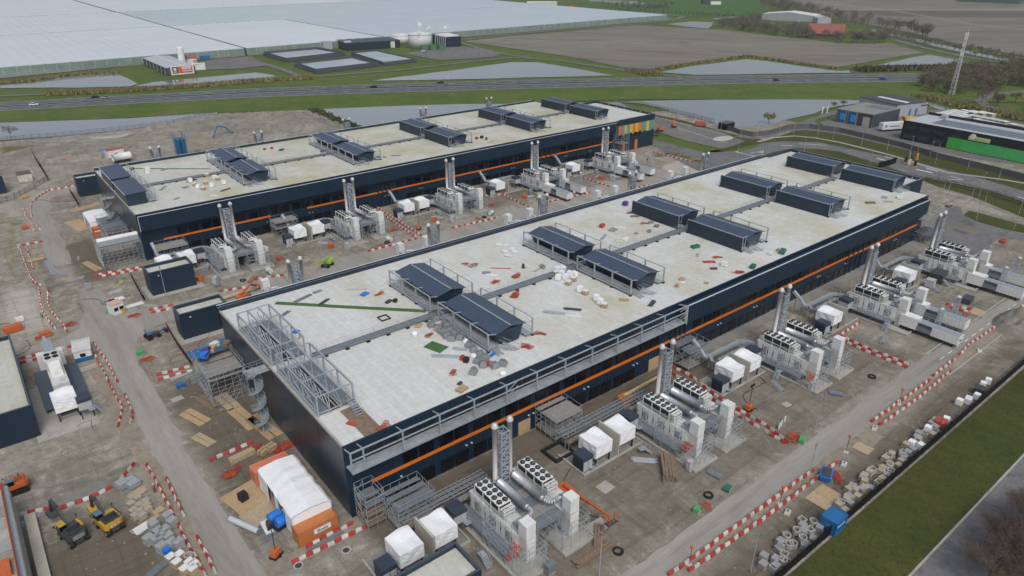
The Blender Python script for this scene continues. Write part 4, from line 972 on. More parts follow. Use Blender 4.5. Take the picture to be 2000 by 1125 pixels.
    place('cab0', mk_cabinet(False), f'raised dark-topped cabinet beside the generators, {nm}', (*at(-4.6, 13.2), 0), rz, 'switch cabinets')
OX = [46.3, 83.25, 120.1, 157.1, 193.3]
for i, ox in enumerate(OX):
    yard(ox, 53.1, 1, 'near hall front', ORD[i], trailers=(i >= 3))
    yard(ox + .6, 178.3, 1, 'far hall front', ORD[i], trailers=(i >= 3))
    yard(ox, 159.3, -1, 'near hall back', ORD[i], full=False, tx=False)
    yard(ox + 1.5, 285.5, -1, 'far hall back', ORD[i], stack_only=True)
# ducts in zigzag from the wall to the plant
def duct(label, pts, w=.75, h=.6, grp=None):
    T = thing('air_duct', label, 'duct', (pts[0][0], pts[0][1], 0), 0, grp); x0, y0 = pts[0][:2]
    for a, b_ in zip(pts, pts[1:]):
        p = (a[0] - x0, a[1] - y0, a[2]); q = (b_[0] - x0, b_[1] - y0, b_[2]); MB().bar(p, q, w, h).build('duct_section', GALV, T)
        d = hypot(b_[0] - a[0], b_[1] - a[1]); k = max(1, int(d / 2.5)); lg = MB()
        for j in range(k):
            t = (j + .5) / k; x, y, z = (p[i] + (q[i] - p[i]) * t for i in range(3)); lg.bar((x, y, 0), (x, y, z - h / 2), .1); lg.bar((x - .4, y, z - h / 2 - .05), (x + .4, y, z - h / 2 - .05), .08)
        lg.build('duct_leg', GALVD, T)
    return T
for yb, nmh, js in ((53.1, 'near', (2, 3, 4)), (178.9, 'far', (0, 1, 2, 3, 4))):
    for j in js:
        ox = OX[j]; o = ORD[j]
        Y = yb + 19.4
        duct(f'galvanised zigzag air duct feeding the {o} yard, {nmh} hall front', [(ox - 12.6, Y + 3.4, 5.6), (ox - 12.4, Y + 1.6, 4.2), (ox - 12.2, Y + .3, 2.7), (ox - 10.2, Y, 2.6), (ox - 1.0, Y - .1, 2.6), (ox + .2, Y - 1.0, 2.6), (ox + .8, Y - 3.4, 2.6)], grp='zigzag ducts')
        duct(f'branch duct dropping to the wrapped boxes, {o} yard, {nmh} hall front', [(ox - 11.0, Y - .3, 2.55), (ox - 12.2, Y - 1.6, 2.55), (ox - 13.2, Y - 3.8, 3.4)], .6, .5, 'branch ducts')
        duct(f'twin duct running beside the zigzag duct of the {o} yard, {nmh} hall', [(ox - 10.0, Y - 1.5, 2.0), (ox - 1.6, Y - 1.6, 2.0), (ox - 1.0, Y - 3.6, 2.0)], .5, .4, 'twin ducts')
def cable_tray(label, x0, x1, y, z, n=3):
    T = thing('cable_tray', label, 'cable tray', (x0, y, 0)); L_ = x1 - x0
    for k in range(n):
        t = MB()
        for yy in (-.3, .3): t.bar((0, k * .9 + yy, z), (L_, k * .9 + yy, z), .07, .14)
        for q in range(int(L_ / .9)): t.bar((q * .9, k * .9 - .3, z), (q * .9, k * .9 + .3, z), .06)
        t.build('tray', GALV, T)
    s = MB()
    for q in range(int(L_ / 3)): 
        for yy in (-.4, n * .9 - .5): s.bar((q * 3, yy, 0), (q * 3, yy, z), .1)
        s.bar((q * 3, -.4, z - .1), (q * 3, n * .9 - .5, z - .1), .1)
    s.build('tray_support', GALVD, T)
for j, (nm, xa, xb) in enumerate((('leftmost', 36, 52), ('second', 68, 90))):
    cable_tray(f'ladder cable trays on legs, {nm} yard, near hall front', xa, xb, 71.6, 2.2)
    T = thing('walkway_bridge', f'timber-decked bridge beside the cable trays, {nm} yard, near hall front', 'walkway', (xa, 70.2, 0)); 
    for q in range(int((xb - xa) / 2)): MB().box(q * 2, 0, 1.5, q * 2 + 1.96, 1.0, 1.6).build('deck_board', MATS['board_grey'] if q % 3 else WOODD, T)
    r = MB(); rail(r, [(0, -.05, 1.55), (xb - xa, -.05, 1.55)], 1.1, 2, .045)
    for q in range(int((xb - xa) / 3)): r.bar((q * 3, .1, 0), (q * 3, .1, 1.5), .08); r.bar((q * 3, .9, 0), (q * 3, .9, 1.5), .08)
    r.build('bridge_frame', GALV, T)
# scaffold landings against the near front wall
for i, (xa, yb_, h, nm) in enumerate(((32.2, 75.0, 5.6, 'stepped scaffold stair at the front corner of the near hall'), (35.5, 71.4, 4.4, 'wide boarded scaffold landing under the start of the orange band'), (67.6, 73.2, 4.4, 'boarded scaffold landing right of the narrow boarded door, near hall'), (104.0, 73.6, 4.6, 'boarded scaffold landing below the gallery end, near hall'))):
    scaffold(nm, xa, yb_, xa + (3.0 if i == 0 else 6.2), 78.7 if i != 1 else 76.5, h, 1.5, 1.8, (0, 2) if i else (0, 1, 2), True, 40 + i)
scaffold('scaffold landing at the left front corner of the far hall', 34, 197.5, 42, 202.8, 4.4, 1.6, 1.8, (0, 2), True, 51)
scaffold('bridge of scaffold in front of the second yard, far hall', 67, 198, 74, 202.6, 4.6, 1.6, 1.8, (1, 2), True, 52)
scaffold('dense tall scaffold tower below the left back corner of the near hall', 24.2, 120.5, 30.9, 130.5, 7.3, 1.25, 1.75, (3,), True, 60)
scaffold('dense scaffold under the white roof sheet at the front left corner of the far hall', 21.5, 203.5, 31.6, 213.0, 6.6, 1.3, 1.7, (3,), True, 61)
scaffold('dense scaffold beneath the right front corner of the near hall', 214, 74, 221.0, 79.6, 9.8, 1.5, 1.9, (1, 3), True, 62)
scaffold('scaffold at the joint of hall and coloured office, far hall', 215.5, 199.5, 220.5, 204.0, 10.5, 1.5, 1.9, (2,), True, 63)
scaffold('grey scaffold along the left gable of the far hall', 26, 220, 31.6, 236, 5.2, 1.7, 1.8, (1, 2), True, 64)
T = thing('roof_sheet', 'long white folded roof sheet on the scaffold at the far hall corner', 'metal sheet', (26.5, 206, 7.9)); MB().extr_x([(-.9, 0), (0, .5), (.9, 0), (.9, -.8), (-.9, -.8)], -5, 5).build('sheet_panel', [WHITE], T); MB().box(-5, -1.0, -1.6, 5, -.93, -.2).build('side_skirt', GALV, T)
# spiral stair at the left gable
def spiral(label, loc, H):
    T = thing('spiral_staircase', label, 'stairs', loc); MB().tube((0, 0, 0), (0, 0, H + 1), .12, 8).build('central_post', GALV, T)
    n = int(H / .19); tr = MB().hexa([(.1, -.1, 0), (1.3, -.26, 0), (1.3, .26, 0), (.1, .1, 0), (.1, -.1, .05), (1.3, -.26, .05), (1.3, .26, .05), (.1, .1, .05)]).mesh('tread', GALV)
    r = MB(); pp = None
    for k in range(n):
        t = k * .36; inst('tread', tr, T, (0, 0, .19 * k + .1), t); q = (1.3 * cos(t), 1.3 * sin(t), .19 * k + .15)
        if pp:
            for hh in (0, .55, 1.05): r.bar((pp[0], pp[1], pp[2] + hh), (q[0], q[1], q[2] + hh), .06, .16 if hh == 0 else .06)
        if k % 2 == 0: r.bar(q, (q[0], q[1], q[2] + 1.05), .045)
        pp = q
    r.build('handrail', GALV, T)
    ld = MB(); ld.box(-1.4, -1.2, H, 2.4, 1.2, H + .1); rail(ld, [(-1.4, -1.2, H + .1), (2.4, -1.2, H + .1)], 1.1, 1.2); rail(ld, [(-1.4, 1.2, H + .1), (2.4, 1.2, H + .1)], 1.1, 1.2); rail(ld, [(-1.4, -1.2, H + .1), (-1.4, 1.2, H + .1)], 1.1, 1.2); ld.build('top_landing', DECK, T)
    return T
spiral('galvanised spiral staircase with landings on the left gable of the near hall', (28.9, 108.2, 0), 12.6)
spiral('galvanised spiral staircase on the left gable of the far hall', (29.4, 231.4, 0), 11.5)
# ================================================================ barriers
def barrier_mesh(m):
    p = MB(); p.extr_x([(-.22, 0), (-.20, .22), (-.10, .50), (-.08, .56), (.08, .56), (.10, .50), (.20, .22), (.22, 0)], -.50, .50)
    p.cbox(0, 0, .56, .3, .12, .05); p.cbox(.52, 0, .1, .06, .16, .36)
    return p.mesh('barrier_block', m)
BAR = [barrier_mesh(RED), barrier_mesh(CREAM)]
RUNS = [('outer row along the south-east haul road', [(1310, 1121), (1450, 1020), (1590, 917)]), ('inner row along the south-east haul road', [(1350, 1113), (1500, 1008), (1638, 901)]),
 ('upper row beside the south-east footpath, right part', [(1704, 823), (1760, 783), (1817, 741)]), ('lower row beside the south-east footpath, right part', [(1721, 829), (1790, 780), (1856, 726)]),
 ('curved row along the street kerb at the right', [(1823, 734), (1870, 697), (1895, 672), (1946, 638)]), ('far right row on the south-east haul road', [(1962, 621), (2000, 597), (2060, 556)]),
 ('upper row between second and third near yards', [(1316, 720), (1345, 733), (1400, 776), (1435, 797), (1500, 835), (1541, 868)]), ('lower row between second and third near yards', [(1316, 733), (1340, 745), (1400, 787), (1435, 808), (1500, 847), (1530, 864)]),
 ('upper row between the third and fourth near yards', [(1645, 659), (1700, 684), (1772, 712)]), ('lower row between the third and fourth near yards', [(1650, 668), (1700, 691), (1768, 717)]), ('short row by the fourth near yard plinth', [(1640, 655), (1660, 643), (1681, 630)]),
 ('row beyond the fourth near yard', [(1852, 596), (1893, 605)]), ('second row beyond the fourth near yard', [(1856, 602), (1888, 610)]),
 ('row by the orange container', [(605, 1067), (695, 1020)]), ('row along the path in front of the orange container', [(576, 1098), (725, 1025)]),
 ('inner row along the left haul road, bottom', [(288, 911), (333, 993), (361, 1051), (402, 1125)]), ('outer row along the left haul road, bottom', [(326, 938), (363, 1013)]), ('outer row along the left haul road, bottom edge', [(388, 1053), (423, 1122)]),
 ('outer row along the left haul road, middle', [(184, 672), (207, 703), (230, 747)]), ('curved end of the outer row on the left haul road', [(246, 774), (261, 810), (255, 828)]), ('inner row along the left haul road, middle', [(185, 694), (207, 734), (225, 772), (239, 794), (237, 815), (230, 834)]),
 ('row above the two yellow excavators', [(30, 1011), (75, 998), (123, 992), (160, 980), (193, 966), (225, 948)]), ('slanted row rising from the excavator row', [(232, 945), (263, 906)]),
 ('upper row on the west side road', [(44, 701), (90, 690), (139, 678)]), ('lower row on the west side road', [(45, 709), (129, 691)]),
 ('left row of the gravel footpath at the far left', [(76, 562), (80, 600), (92, 623), (109, 644)]), ('right row of the gravel footpath at the far left', [(94, 570), (94, 597), (107, 617), (125, 637), (132, 649)]),
 ('row round the bend of the back haul road', [(148, 363), (124, 368), (97, 372), (76, 384), (60, 399), (60, 413), (63, 426), (77, 448)]), ('outer row of the back haul road bend', [(45, 404), (50, 423), (60, 438), (66, 450)]),
 ('stepped row below the haul road bend', [(80, 473), (60, 477), (37, 481), (50, 518), (65, 551), (80, 558)]), ('inner stepped row below the haul road bend', [(51, 483), (67, 528)]),
 ('upper row left of the navy plant rooms', [(295, 606), (335, 597)]), ('lower row left of the navy plant rooms', [(300, 611), (337, 603)]), ('upper row before the far left plant room', [(188, 538), (277, 523)]), ('lower row before the far left plant room', [(194, 541), (278, 527)]),
 ('upper row by the deck scaffold', [(310, 733), (377, 716)]), ('lower row by the deck scaffold', [(314, 742), (380, 724)]), ('row left of the white tent', [(416, 898), (499, 862)]),
 ('row behind the navy plant rooms', [(432, 570), (477, 563)]), ('row on the road behind the near hall, left', [(500, 546), (556, 538)]), ('row on the road behind the near hall, second', [(722, 491), (817, 466)]), ('upper row between the far yards two and three', [(737, 406), (770, 428), (822, 460)]), ('lower row between the far yards two and three', [(745, 417), (780, 442), (812, 463)]), ('row on the road behind the near hall, third', [(885, 446), (985, 423)]), ('row at the wall of the far hall', [(732, 406), (762, 398)]),
 ('row between the far yards three and four', [(983, 381), (1000, 390), (1036, 406)]), ('row along the site road, far hall', [(1065, 397), (1155, 376)]), ('row along the site road, further right', [(1230, 370), (1272, 362)]), ('row between the far yards four and five', [(1140, 348), (1190, 365)]), ('row on the pale yard by the coloured office', [(1277, 298), (1316, 308), (1355, 317)]), ('row at the far fence of the second far yard', [(945, 383), (982, 381)])]
blocks = []
for nm, P in RUNS:
    L_ = px(*P); k = 0; carry = 0.0
    for a, b_ in zip(L_, L_[1:]):
        d = hypot(b_[0] - a[0], b_[1] - a[1]); an = atan2(b_[1] - a[1], b_[0] - a[0]); s = carry
        while s < d:
            x, y = a[0] + (b_[0] - a[0]) * s / d, a[1] + (b_[1] - a[1]) * s / d
            if random.random() < .02: k += 1; s += 1.09; continue
            blocks.append((hypot(hypot(x, y), CAM_H), nm, k % 2, x + random.uniform(-.09, .09), y + random.uniform(-.09, .09), an + random.gauss(0, .06))); k += 1; s += 1.09
        carry = s - d
blocks.sort()
far_b = MB()
for i, (d, nm, c, x, y, an) in enumerate(blocks):
    if i < 300:
        o = inst('plastic_barrier', BAR[c], None, (x, y, 0), an); tag(o, f'{"red" if c == 0 else "cream"} barrier block in the {nm}', 'barrier', f'plastic barriers, {nm}')
    else:
        far_b.cbox(x, y, 0, 1.0, .42, .3, an, c, .85); far_b.cbox(x, y, .3, 1.0, .3, .26, an, c, .6)
tag(far_b.build('plastic_barrier_rows', [RED, CREAM]), 'distant rows of red and white plastic barriers along the site paths', 'barrier', kind='stuff')
print('barriers', len(blocks))
# ================================================================ fences, lamps
def fence(label, line, h, panel_w, m_panel, m_post, solid, name='mesh_fence', group=None, gap=.0):
    L_ = line; T = thing(name, label, 'fence', (L_[0][0], L_[0][1], 0), 0, group)
    pc = {}
    for a, b_ in zip(L_, L_[1:]):
        d = hypot(b_[0] - a[0], b_[1] - a[1]); n = max(1, round(d / panel_w)); an = atan2(b_[1] - a[1], b_[0] - a[0]); w = d / n; key = round(w, 2)
        if key not in pc:
            p = MB()
            if solid: p.box(.05, -.015, .08, w - .05, .015, h - .1)
            else:
                k = max(6, int(w / .28))
                for q in range(k): x = (q + .5) * w / k; p.box(x - .022, -.012, .1, x + .022, .012, h - .05)
                for zz in (.25, h * .55, h - .2): p.box(0, -.02, zz, w, .02, zz + .06)
            pc[key] = (p.mesh('fence_panel', m_panel), MB().cbox(0, 0, 0, .10, .10, h + .1).mesh('fence_post', m_post))
        for q in range(n):
            x, y = a[0] + (b_[0] - a[0]) * q / n - L_[0][0], a[1] + (b_[1] - a[1]) * q / n - L_[0][1]
            inst('fence_panel', pc[key][0], T, (x, y, 0), an); inst('fence_post', pc[key][1], T, (x, y, 0), an)
    return T
FMESH = mat('fence_mesh_black', (.008, .008, .009), .8, spec=.2); FGREY = mat('fence_grey', (.085, .09, .10), .6)
fence('long black screened fence between the paver stacks and the lawn', [(40, 32.1), (120, 32.1), (300, 32.6)], 2.0, 2.6, FMESH, FMESH, True)
fence('grey bar fence on the canal bank behind the soil heaps', px((-60, 283), (0, 277), (110, 268), (250, 254), (340, 242), (420, 224)), 2.2, 3.2, FGREY, FGREY, False, 'bar_fence')
fence('grey bar fence between the far pond and the car park', px((1207, 200), (1250, 205.5), (1330, 224), (1395, 241)), 2.2, 3.0, FGREY, FGREY, False, 'bar_fence')
fence('dark fence curving along the access road past the willow', px((1418, 253), (1445, 263), (1470, 267), (1500, 264), (1540, 252), (1580, 251), (1640, 259), (1700, 273), (1760, 288), (1830, 309), (1920, 331), (2000, 352)), 2.4, 3.0, mat('fence_slate', (.10, .10, .105), .8), FGREY, True, 'screen_fence')
fence('dark fence below the exit lanes, ending at the right edge', px((1806, 352), (1830, 357), (1900, 374), (1960, 390), (2040, 418)), 2.2, 3.0, FMESH, FGREY, False, 'screen_fence')
fence('short black screened fence beside the entrance gates', px((1715, 328), (1735, 324), (1750, 318)), 2.6, 2.5, FMESH, FMESH, True, 'screen_fence')
fence('black screened fence across the back of the pale lot, far left', px((62, 299), (70, 314), (84, 335), (95, 354)), 2.2, 3, FMESH, FMESH, True)
fence('thin site fence in front of the timber-clad store', px((0, 398), (30, 388), (60, 372), (96, 352)), 2.0, 3.0, FGREY, FGREY, False, 'site_fence')
fence('dark low fence by the far hall plant room', px((138, 377), (155, 404)), 1.8, 2.5, FMESH, FMESH, True)
fence('dark low fence left of the middle plant room', px((257, 542), (280, 585), (284, 588)), 1.5, 2.5, FMESH, FMESH, True)
fence('dark low fence left of the nearer plant room', px((326, 640), (350, 680), (375, 715)), 1.5, 2.5, FMESH, REDF, True)
def mk_lamp():
    T = thing('lamp_post', '', 'lamp post'); MB().tube((0, 0, 0), (0, 0, 8), .09, 6, .05).build('pole', GALV, T); MB().box(-.2, -.15, 7.95, .7, .15, 8.08).build('lamp_head', GALVD, T); return T
LAMPS = [((1170, 1128), 8, 'on the bare soil before the first generator yard'), ((1576, 948), 8, 'between the barrier rows of the south-east haul road'), ((1466, 1118), 7, 'beside the barrier rows at the bottom edge'), ((1859, 722), 7, 'where the barrier row meets the kerb'), ((1843, 632), 9, 'before the fourth generator yard'), ((1592, 838), 8, 'on the bare soil before the third generator yard'),
 ((630, 505), 7, 'on the far yard soil behind the near hall'), ((910, 450), 7, 'beside the far barrier row'), ((325, 580), 8, 'before the middle navy plant room'), ((285, 648), 6, 'by the small tractor'),
 ((1273, 222), 7, 'first along the pond fence'), ((1308, 229), 7, 'second along the pond fence'), ((1352, 239), 7, 'third along the pond fence'), ((1408, 253), 7, 'at the dark kiosk by the pond'), ((1446, 270), 7, 'right of the dark kiosk'), ((1478, 271), 7, 'on the verge where the fence curves'), ((1522, 264), 7, 'left of the willow bend on the verge'), ((1550, 262), 7, 'on the verge below the access road'), ((1596, 270), 7, 'on the grass island behind the near hall'),
 ((1626, 273), 6, 'below the blue-windowed office'), ((1681, 289), 6, 'below the white trailer'), ((1732, 294), 6, 'left of the entrance gates'), ((1775, 309), 9, 'at the entrance gates'), ((1816, 305), 6, 'on the verge before the black shop front'), ((1826, 320), 8, 'right of the entrance gates'), ((1889, 333), 7, 'on the verge below the green wall'), ((1949, 354), 10, 'on the far right verge'),
 ((1841, 377), 6, 'right of the near hall office end'), ((1850, 382), 5, 'beside the dark exit fence'), ((1896, 392), 5, 'on the strip below the exit fence'), ((1911, 387), 9, 'inside the exit fence bend'), ((1923, 397), 5, 'under the exit fence'), ((1980, 448), 9, 'by the small roundabout lawn'), ((1906, 430), 5, 'at the edge of the small lawn'), ((1275, 300), 5, 'on the grass strip by the coloured office'), ((1440, 306), 6, 'on the grass wedge by the crossing'), ((1570, 300), 6, 'on the lawn behind the near hall'), ((1700, 320), 6, 'on the lawn right of the near hall roof')]
for (b_, h, nm) in LAMPS:
    o = place('lamp', mk_lamp, f'slim grey lamp post {nm}', (*px(b_)[0], 0), random.uniform(0, 6), 'lamp posts', (1, 1, h / 8))
# ================================================================ loose goods
def prop(name, label, cat, build, loc, rz=0, group=None, key=None):
    k = key or name + label; sc = (RS, RS, RS) if 13 < loc[2] < 14 and cat in ('roof material',) else None
    def mk():
        T = thing(name, '', cat)
        for nm, mb, m in build(): mb.build(nm, m, T)
        return T
    return place(k, mk, label, loc, rz, group, sc)
def pallet_mb():
    p = MB()
    for y in (-.5, -.25, 0, .25, .5): p.box(-.6, y - .09, .10, .6, y + .09, .13)
    for x in (-.5, 0, .5): p.box(x - .07, -.58, 0, x + .07, .58, .10)
    return p
def bundle(w, d, h, m, wrap=True, bands=True):
    def f():
        b = MB(); rr = random.Random(int(w * 100 + h * 10)); n = max(2, int(h / .28))
        for k in range(n): b.cbox(rr.uniform(-.03, .03), rr.uniform(-.03, .03), .14 + k * h / n, w, d, h / n - .012, rr.uniform(-.02, .02))
        out = [('pallet', pallet_mb(), PALLET), ('load', b, m)]
        if bands: out.append(('strap', MB().box(-w / 2 - .02, -.06, .14, w / 2 + .02, .06, h + .16), MATS['strap_black'] if m is not WHITE else FLASH))
        return out
    return f
mat('strap_black', (.03, .03, .03), .6); CARD = mat('cardboard', (.40, .29, .17), .85, 0, .12, 2)
def crate():
    return [('pallet', pallet_mb(), PALLET), ('carton', MB().box(-.55, -.5, .14, .55, .5, .85), CARD), ('top_sheet', MB().box(-.58, -.53, .85, .58, .53, 1.0), WHITE)]
def wrapped():
    b = MB().cbox(0, 0, .14, 1.1, 1.05, 1.15, 0, 0, .96); return [('pallet', pallet_mb(), PALLET), ('wrapped_load', b, WRAP)]
def tarp_pack():
    b = MB(); b.cbox(0, 0, .12, 1.5, 1.3, .55, .1, 0, .88); b.cbox(.05, .02, .67, 1.15, 1.0, .35, .2, 0, .8); return [('pallet', pallet_mb(), PALLET), ('grey_pack', b, GREYB), ('lid', MB().cbox(.05, .02, 1.02, .9, .75, .05, .2), GALVD)]
def planks(n, L_, m, w=.25, t=.07, spread=1.0):
    def f():
        r = random.Random(n * 7 + int(L_)); out = []
        for k in range(n):
            row, c = divmod(k, max(2, int(sqrt(n * 2)))); out.append(('plank', MB().cbox(r.uniform(-.1, .1), (c - 1.5) * w * 1.12 * spread, row * t * 1.1, L_ * r.uniform(.9, 1), w, t, r.uniform(-.03, .03)), m))
        return out
    return f
def tubes(n, L_, m, r0=.06):
    def f():
        r = random.Random(n); b = []
        for k in range(n): b.append(('pipe', MB().tube((-L_ / 2 + r.uniform(-.3, .3), (k % 8 - 4) * r0 * 2.3, r0 + (k // 8) * r0 * 2), (L_ / 2 + r.uniform(-.3, .3), (k % 8 - 4) * r0 * 2.3 + r.uniform(-.1, .1), r0 + (k // 8) * r0 * 2), r0, 6), m))
        return b
    return f
def sheets(n, sx, sy, m):
    def f():
        r = random.Random(n + int(sx)); return [('board', MB().cbox(r.uniform(-.15, .15), r.uniform(-.1, .1), k * .035, sx, sy, .03, r.uniform(-.08, .08)), m) for k in range(n)]
    return f
def redrails(n):
    def f():
        r = random.Random(n); out = []
        for k in range(n):
            b = MB(); a = r.uniform(-.5, .5); cx_, cy_ = r.uniform(-.9, .9), r.uniform(-.6, .6)
            for q in (-.45, -.15, .15, .45): b.cbox(cx_ + q * cos(a + pi / 2) * .9, cy_ + q * sin(a + pi / 2) * .9, .03 + k * .05, 1.9, .08, .05, a)
            for q in (-.9, 0, .9): b.cbox(cx_ + q * cos(a), cy_ + q * sin(a), .03 + k * .05, .08, 1.0, .05, a)
            out.append(('barrier_grid', b, REDF if k % 3 else SAFETY))
        return out
    return f
def onroof(x, y): return (*G(x, y, ZR), ZR + .012)
RS = .8   # loose goods on the roofs are small
def zA(x, y): return (500 + x / 4, 562 + y / 4)
def z66(x, y): return (740 + x / 4.6875, 500 + y / 4.6875)
# grey packs left of the second hood row, near hall
for i, p in enumerate([z66(515, 590), z66(482, 645), z66(540, 675), z66(610, 650), z66(575, 705), z66(655, 690), z66(620, 745), z66(665, 770), z66(695, 720), z66(745, 760), z66(830, 830), z66(870, 870), z66(925, 915), z66(905, 975), z66(975, 945), z66(950, 1010), z66(865, 1075), z66(1060, 1020), z66(1135, 1000), z66(605, 630)]):
    prop('grey_pack', 'grey shrouded pallet pack in the cluster left of the first front roof hood, near hall', 'pallet load', tarp_pack, onroof(*p), random.uniform(0, 3), 'grey pallet packs', 'grey_pack')
for i, p in enumerate([zA(1640, 430), zA(1700, 545), zA(1930, 680), (810, 654)]):
    prop('white_bag', ['round white bag among the grey packs, topmost', 'crumpled white bag beside the red generator', 'white bag with black marks nearest the roof edge', 'small white bag left of the packs'][i], 'bag', lambda: [('bag', MB().lathe(0, 0, [(.45, 0), (.6, .25), (.5, .55), (.2, .7)], 9), WRAP), ('neck', MB().lathe(0, 0, [(.2, .7), (.1, .82)], 7), WHITE)], onroof(*p), i, 'white bags', 'bag')
# cartons on the near hall roof, between first and second hood rows
for i, p in enumerate([(1085, 537), (1100, 531), (1112, 540), (1120, 549), (1105, 546), (1090, 547), (1110, 556), (1097, 540), (1122, 541), (1096, 526), (1088, 531), (1133, 570), (1143, 575), (1165, 587), (1172, 594), (1180, 600)]):
    prop('wrapped_crate', 'white-topped crate in the block of crates between first and second hood rows' if i < 11 else 'white wrapped crate in the loose line of crates by the second front hood', 'crate', wrapped if i % 3 else crate, onroof(*p), random.uniform(-.2, .2) + .2, 'white crates, near roof', 'crate' + str(i % 3 == 0))
for i, p in enumerate([(988, 480), (1000, 487), (975, 478), (1005, 492), (985, 491), (993, 500)]):
    prop('wrapped_crate', 'white flat pack in the heap behind the second back hood', 'crate', sheets(6, 1.8, 1.2, WHITE), (*G(*p, ZR), ZR + .02), .4 * i, 'flat packs behind the hood', 'fpack')
for i, p in enumerate([(372, 356), (380, 363), (388, 368), (402, 360), (415, 365), (426, 352), (437, 360), (405, 345), (420, 350), (398, 371)]):
    prop('wrapped_crate', 'buff and white crate in the scatter on the left end of the far roof', 'crate', crate if i % 2 else wrapped, onroof(*p), random.uniform(0, 1), 'crates, far roof', 'crate' + str(i % 2 == 1))
prop('stacked_white_box', 'two stacked white boxes alone on the far roof', 'crate', lambda: [('lower_box', MB().cbox(0, 0, 0, 1.5, 1.5, 1.3), WHITE), ('upper_box', MB().cbox(0, 0, 1.3, 1.6, 1.6, .5, .1), WHITE)], onroof(288, 337))
# mats and frames
def strip_mat(label, a, b_, w, z=ZR):
    (x1, y1), (x2, y2) = G(*a, z), G(*b_, z); d = hypot(x2 - x1, y2 - y1); T = thing('green_mat', label, 'mat', ((x1 + x2) / 2, (y1 + y2) / 2, z + .012), atan2(y2 - y1, x2 - x1)); n = max(1, int(d / 8))
    for k in range(n): MB().cbox(-d / 2 + (k + .5) * d / n, .03 * (-1) ** k, 0, d / n - .03, w, .03 + .004 * (k % 2), random.uniform(-.004, .004)).build('mat_strip', GREENM, T)
    return T
strip_mat('long green mat strip lying across the left bay of the near roof', (538, 592), (832, 608), 1.25); strip_mat('short green mat square with a white rod on the near roof', (835, 672), (868, 684), 2.6)
strip_mat('thin long green mat strip on the left bay of the far roof', (262, 329), (410, 330), .9)
prop('roof_curb', 'black square curb frame on the left bay of the near roof', 'frame', lambda: [('curb', MB().box(-1, -1, 0, 1, -.85, .25).box(-1, .85, 0, 1, 1, .25).box(-1, -.85, 0, -.85, .85, .25).box(.85, -.85, 0, 1, .85, .25), BLK)], onroof(750, 622), 0)
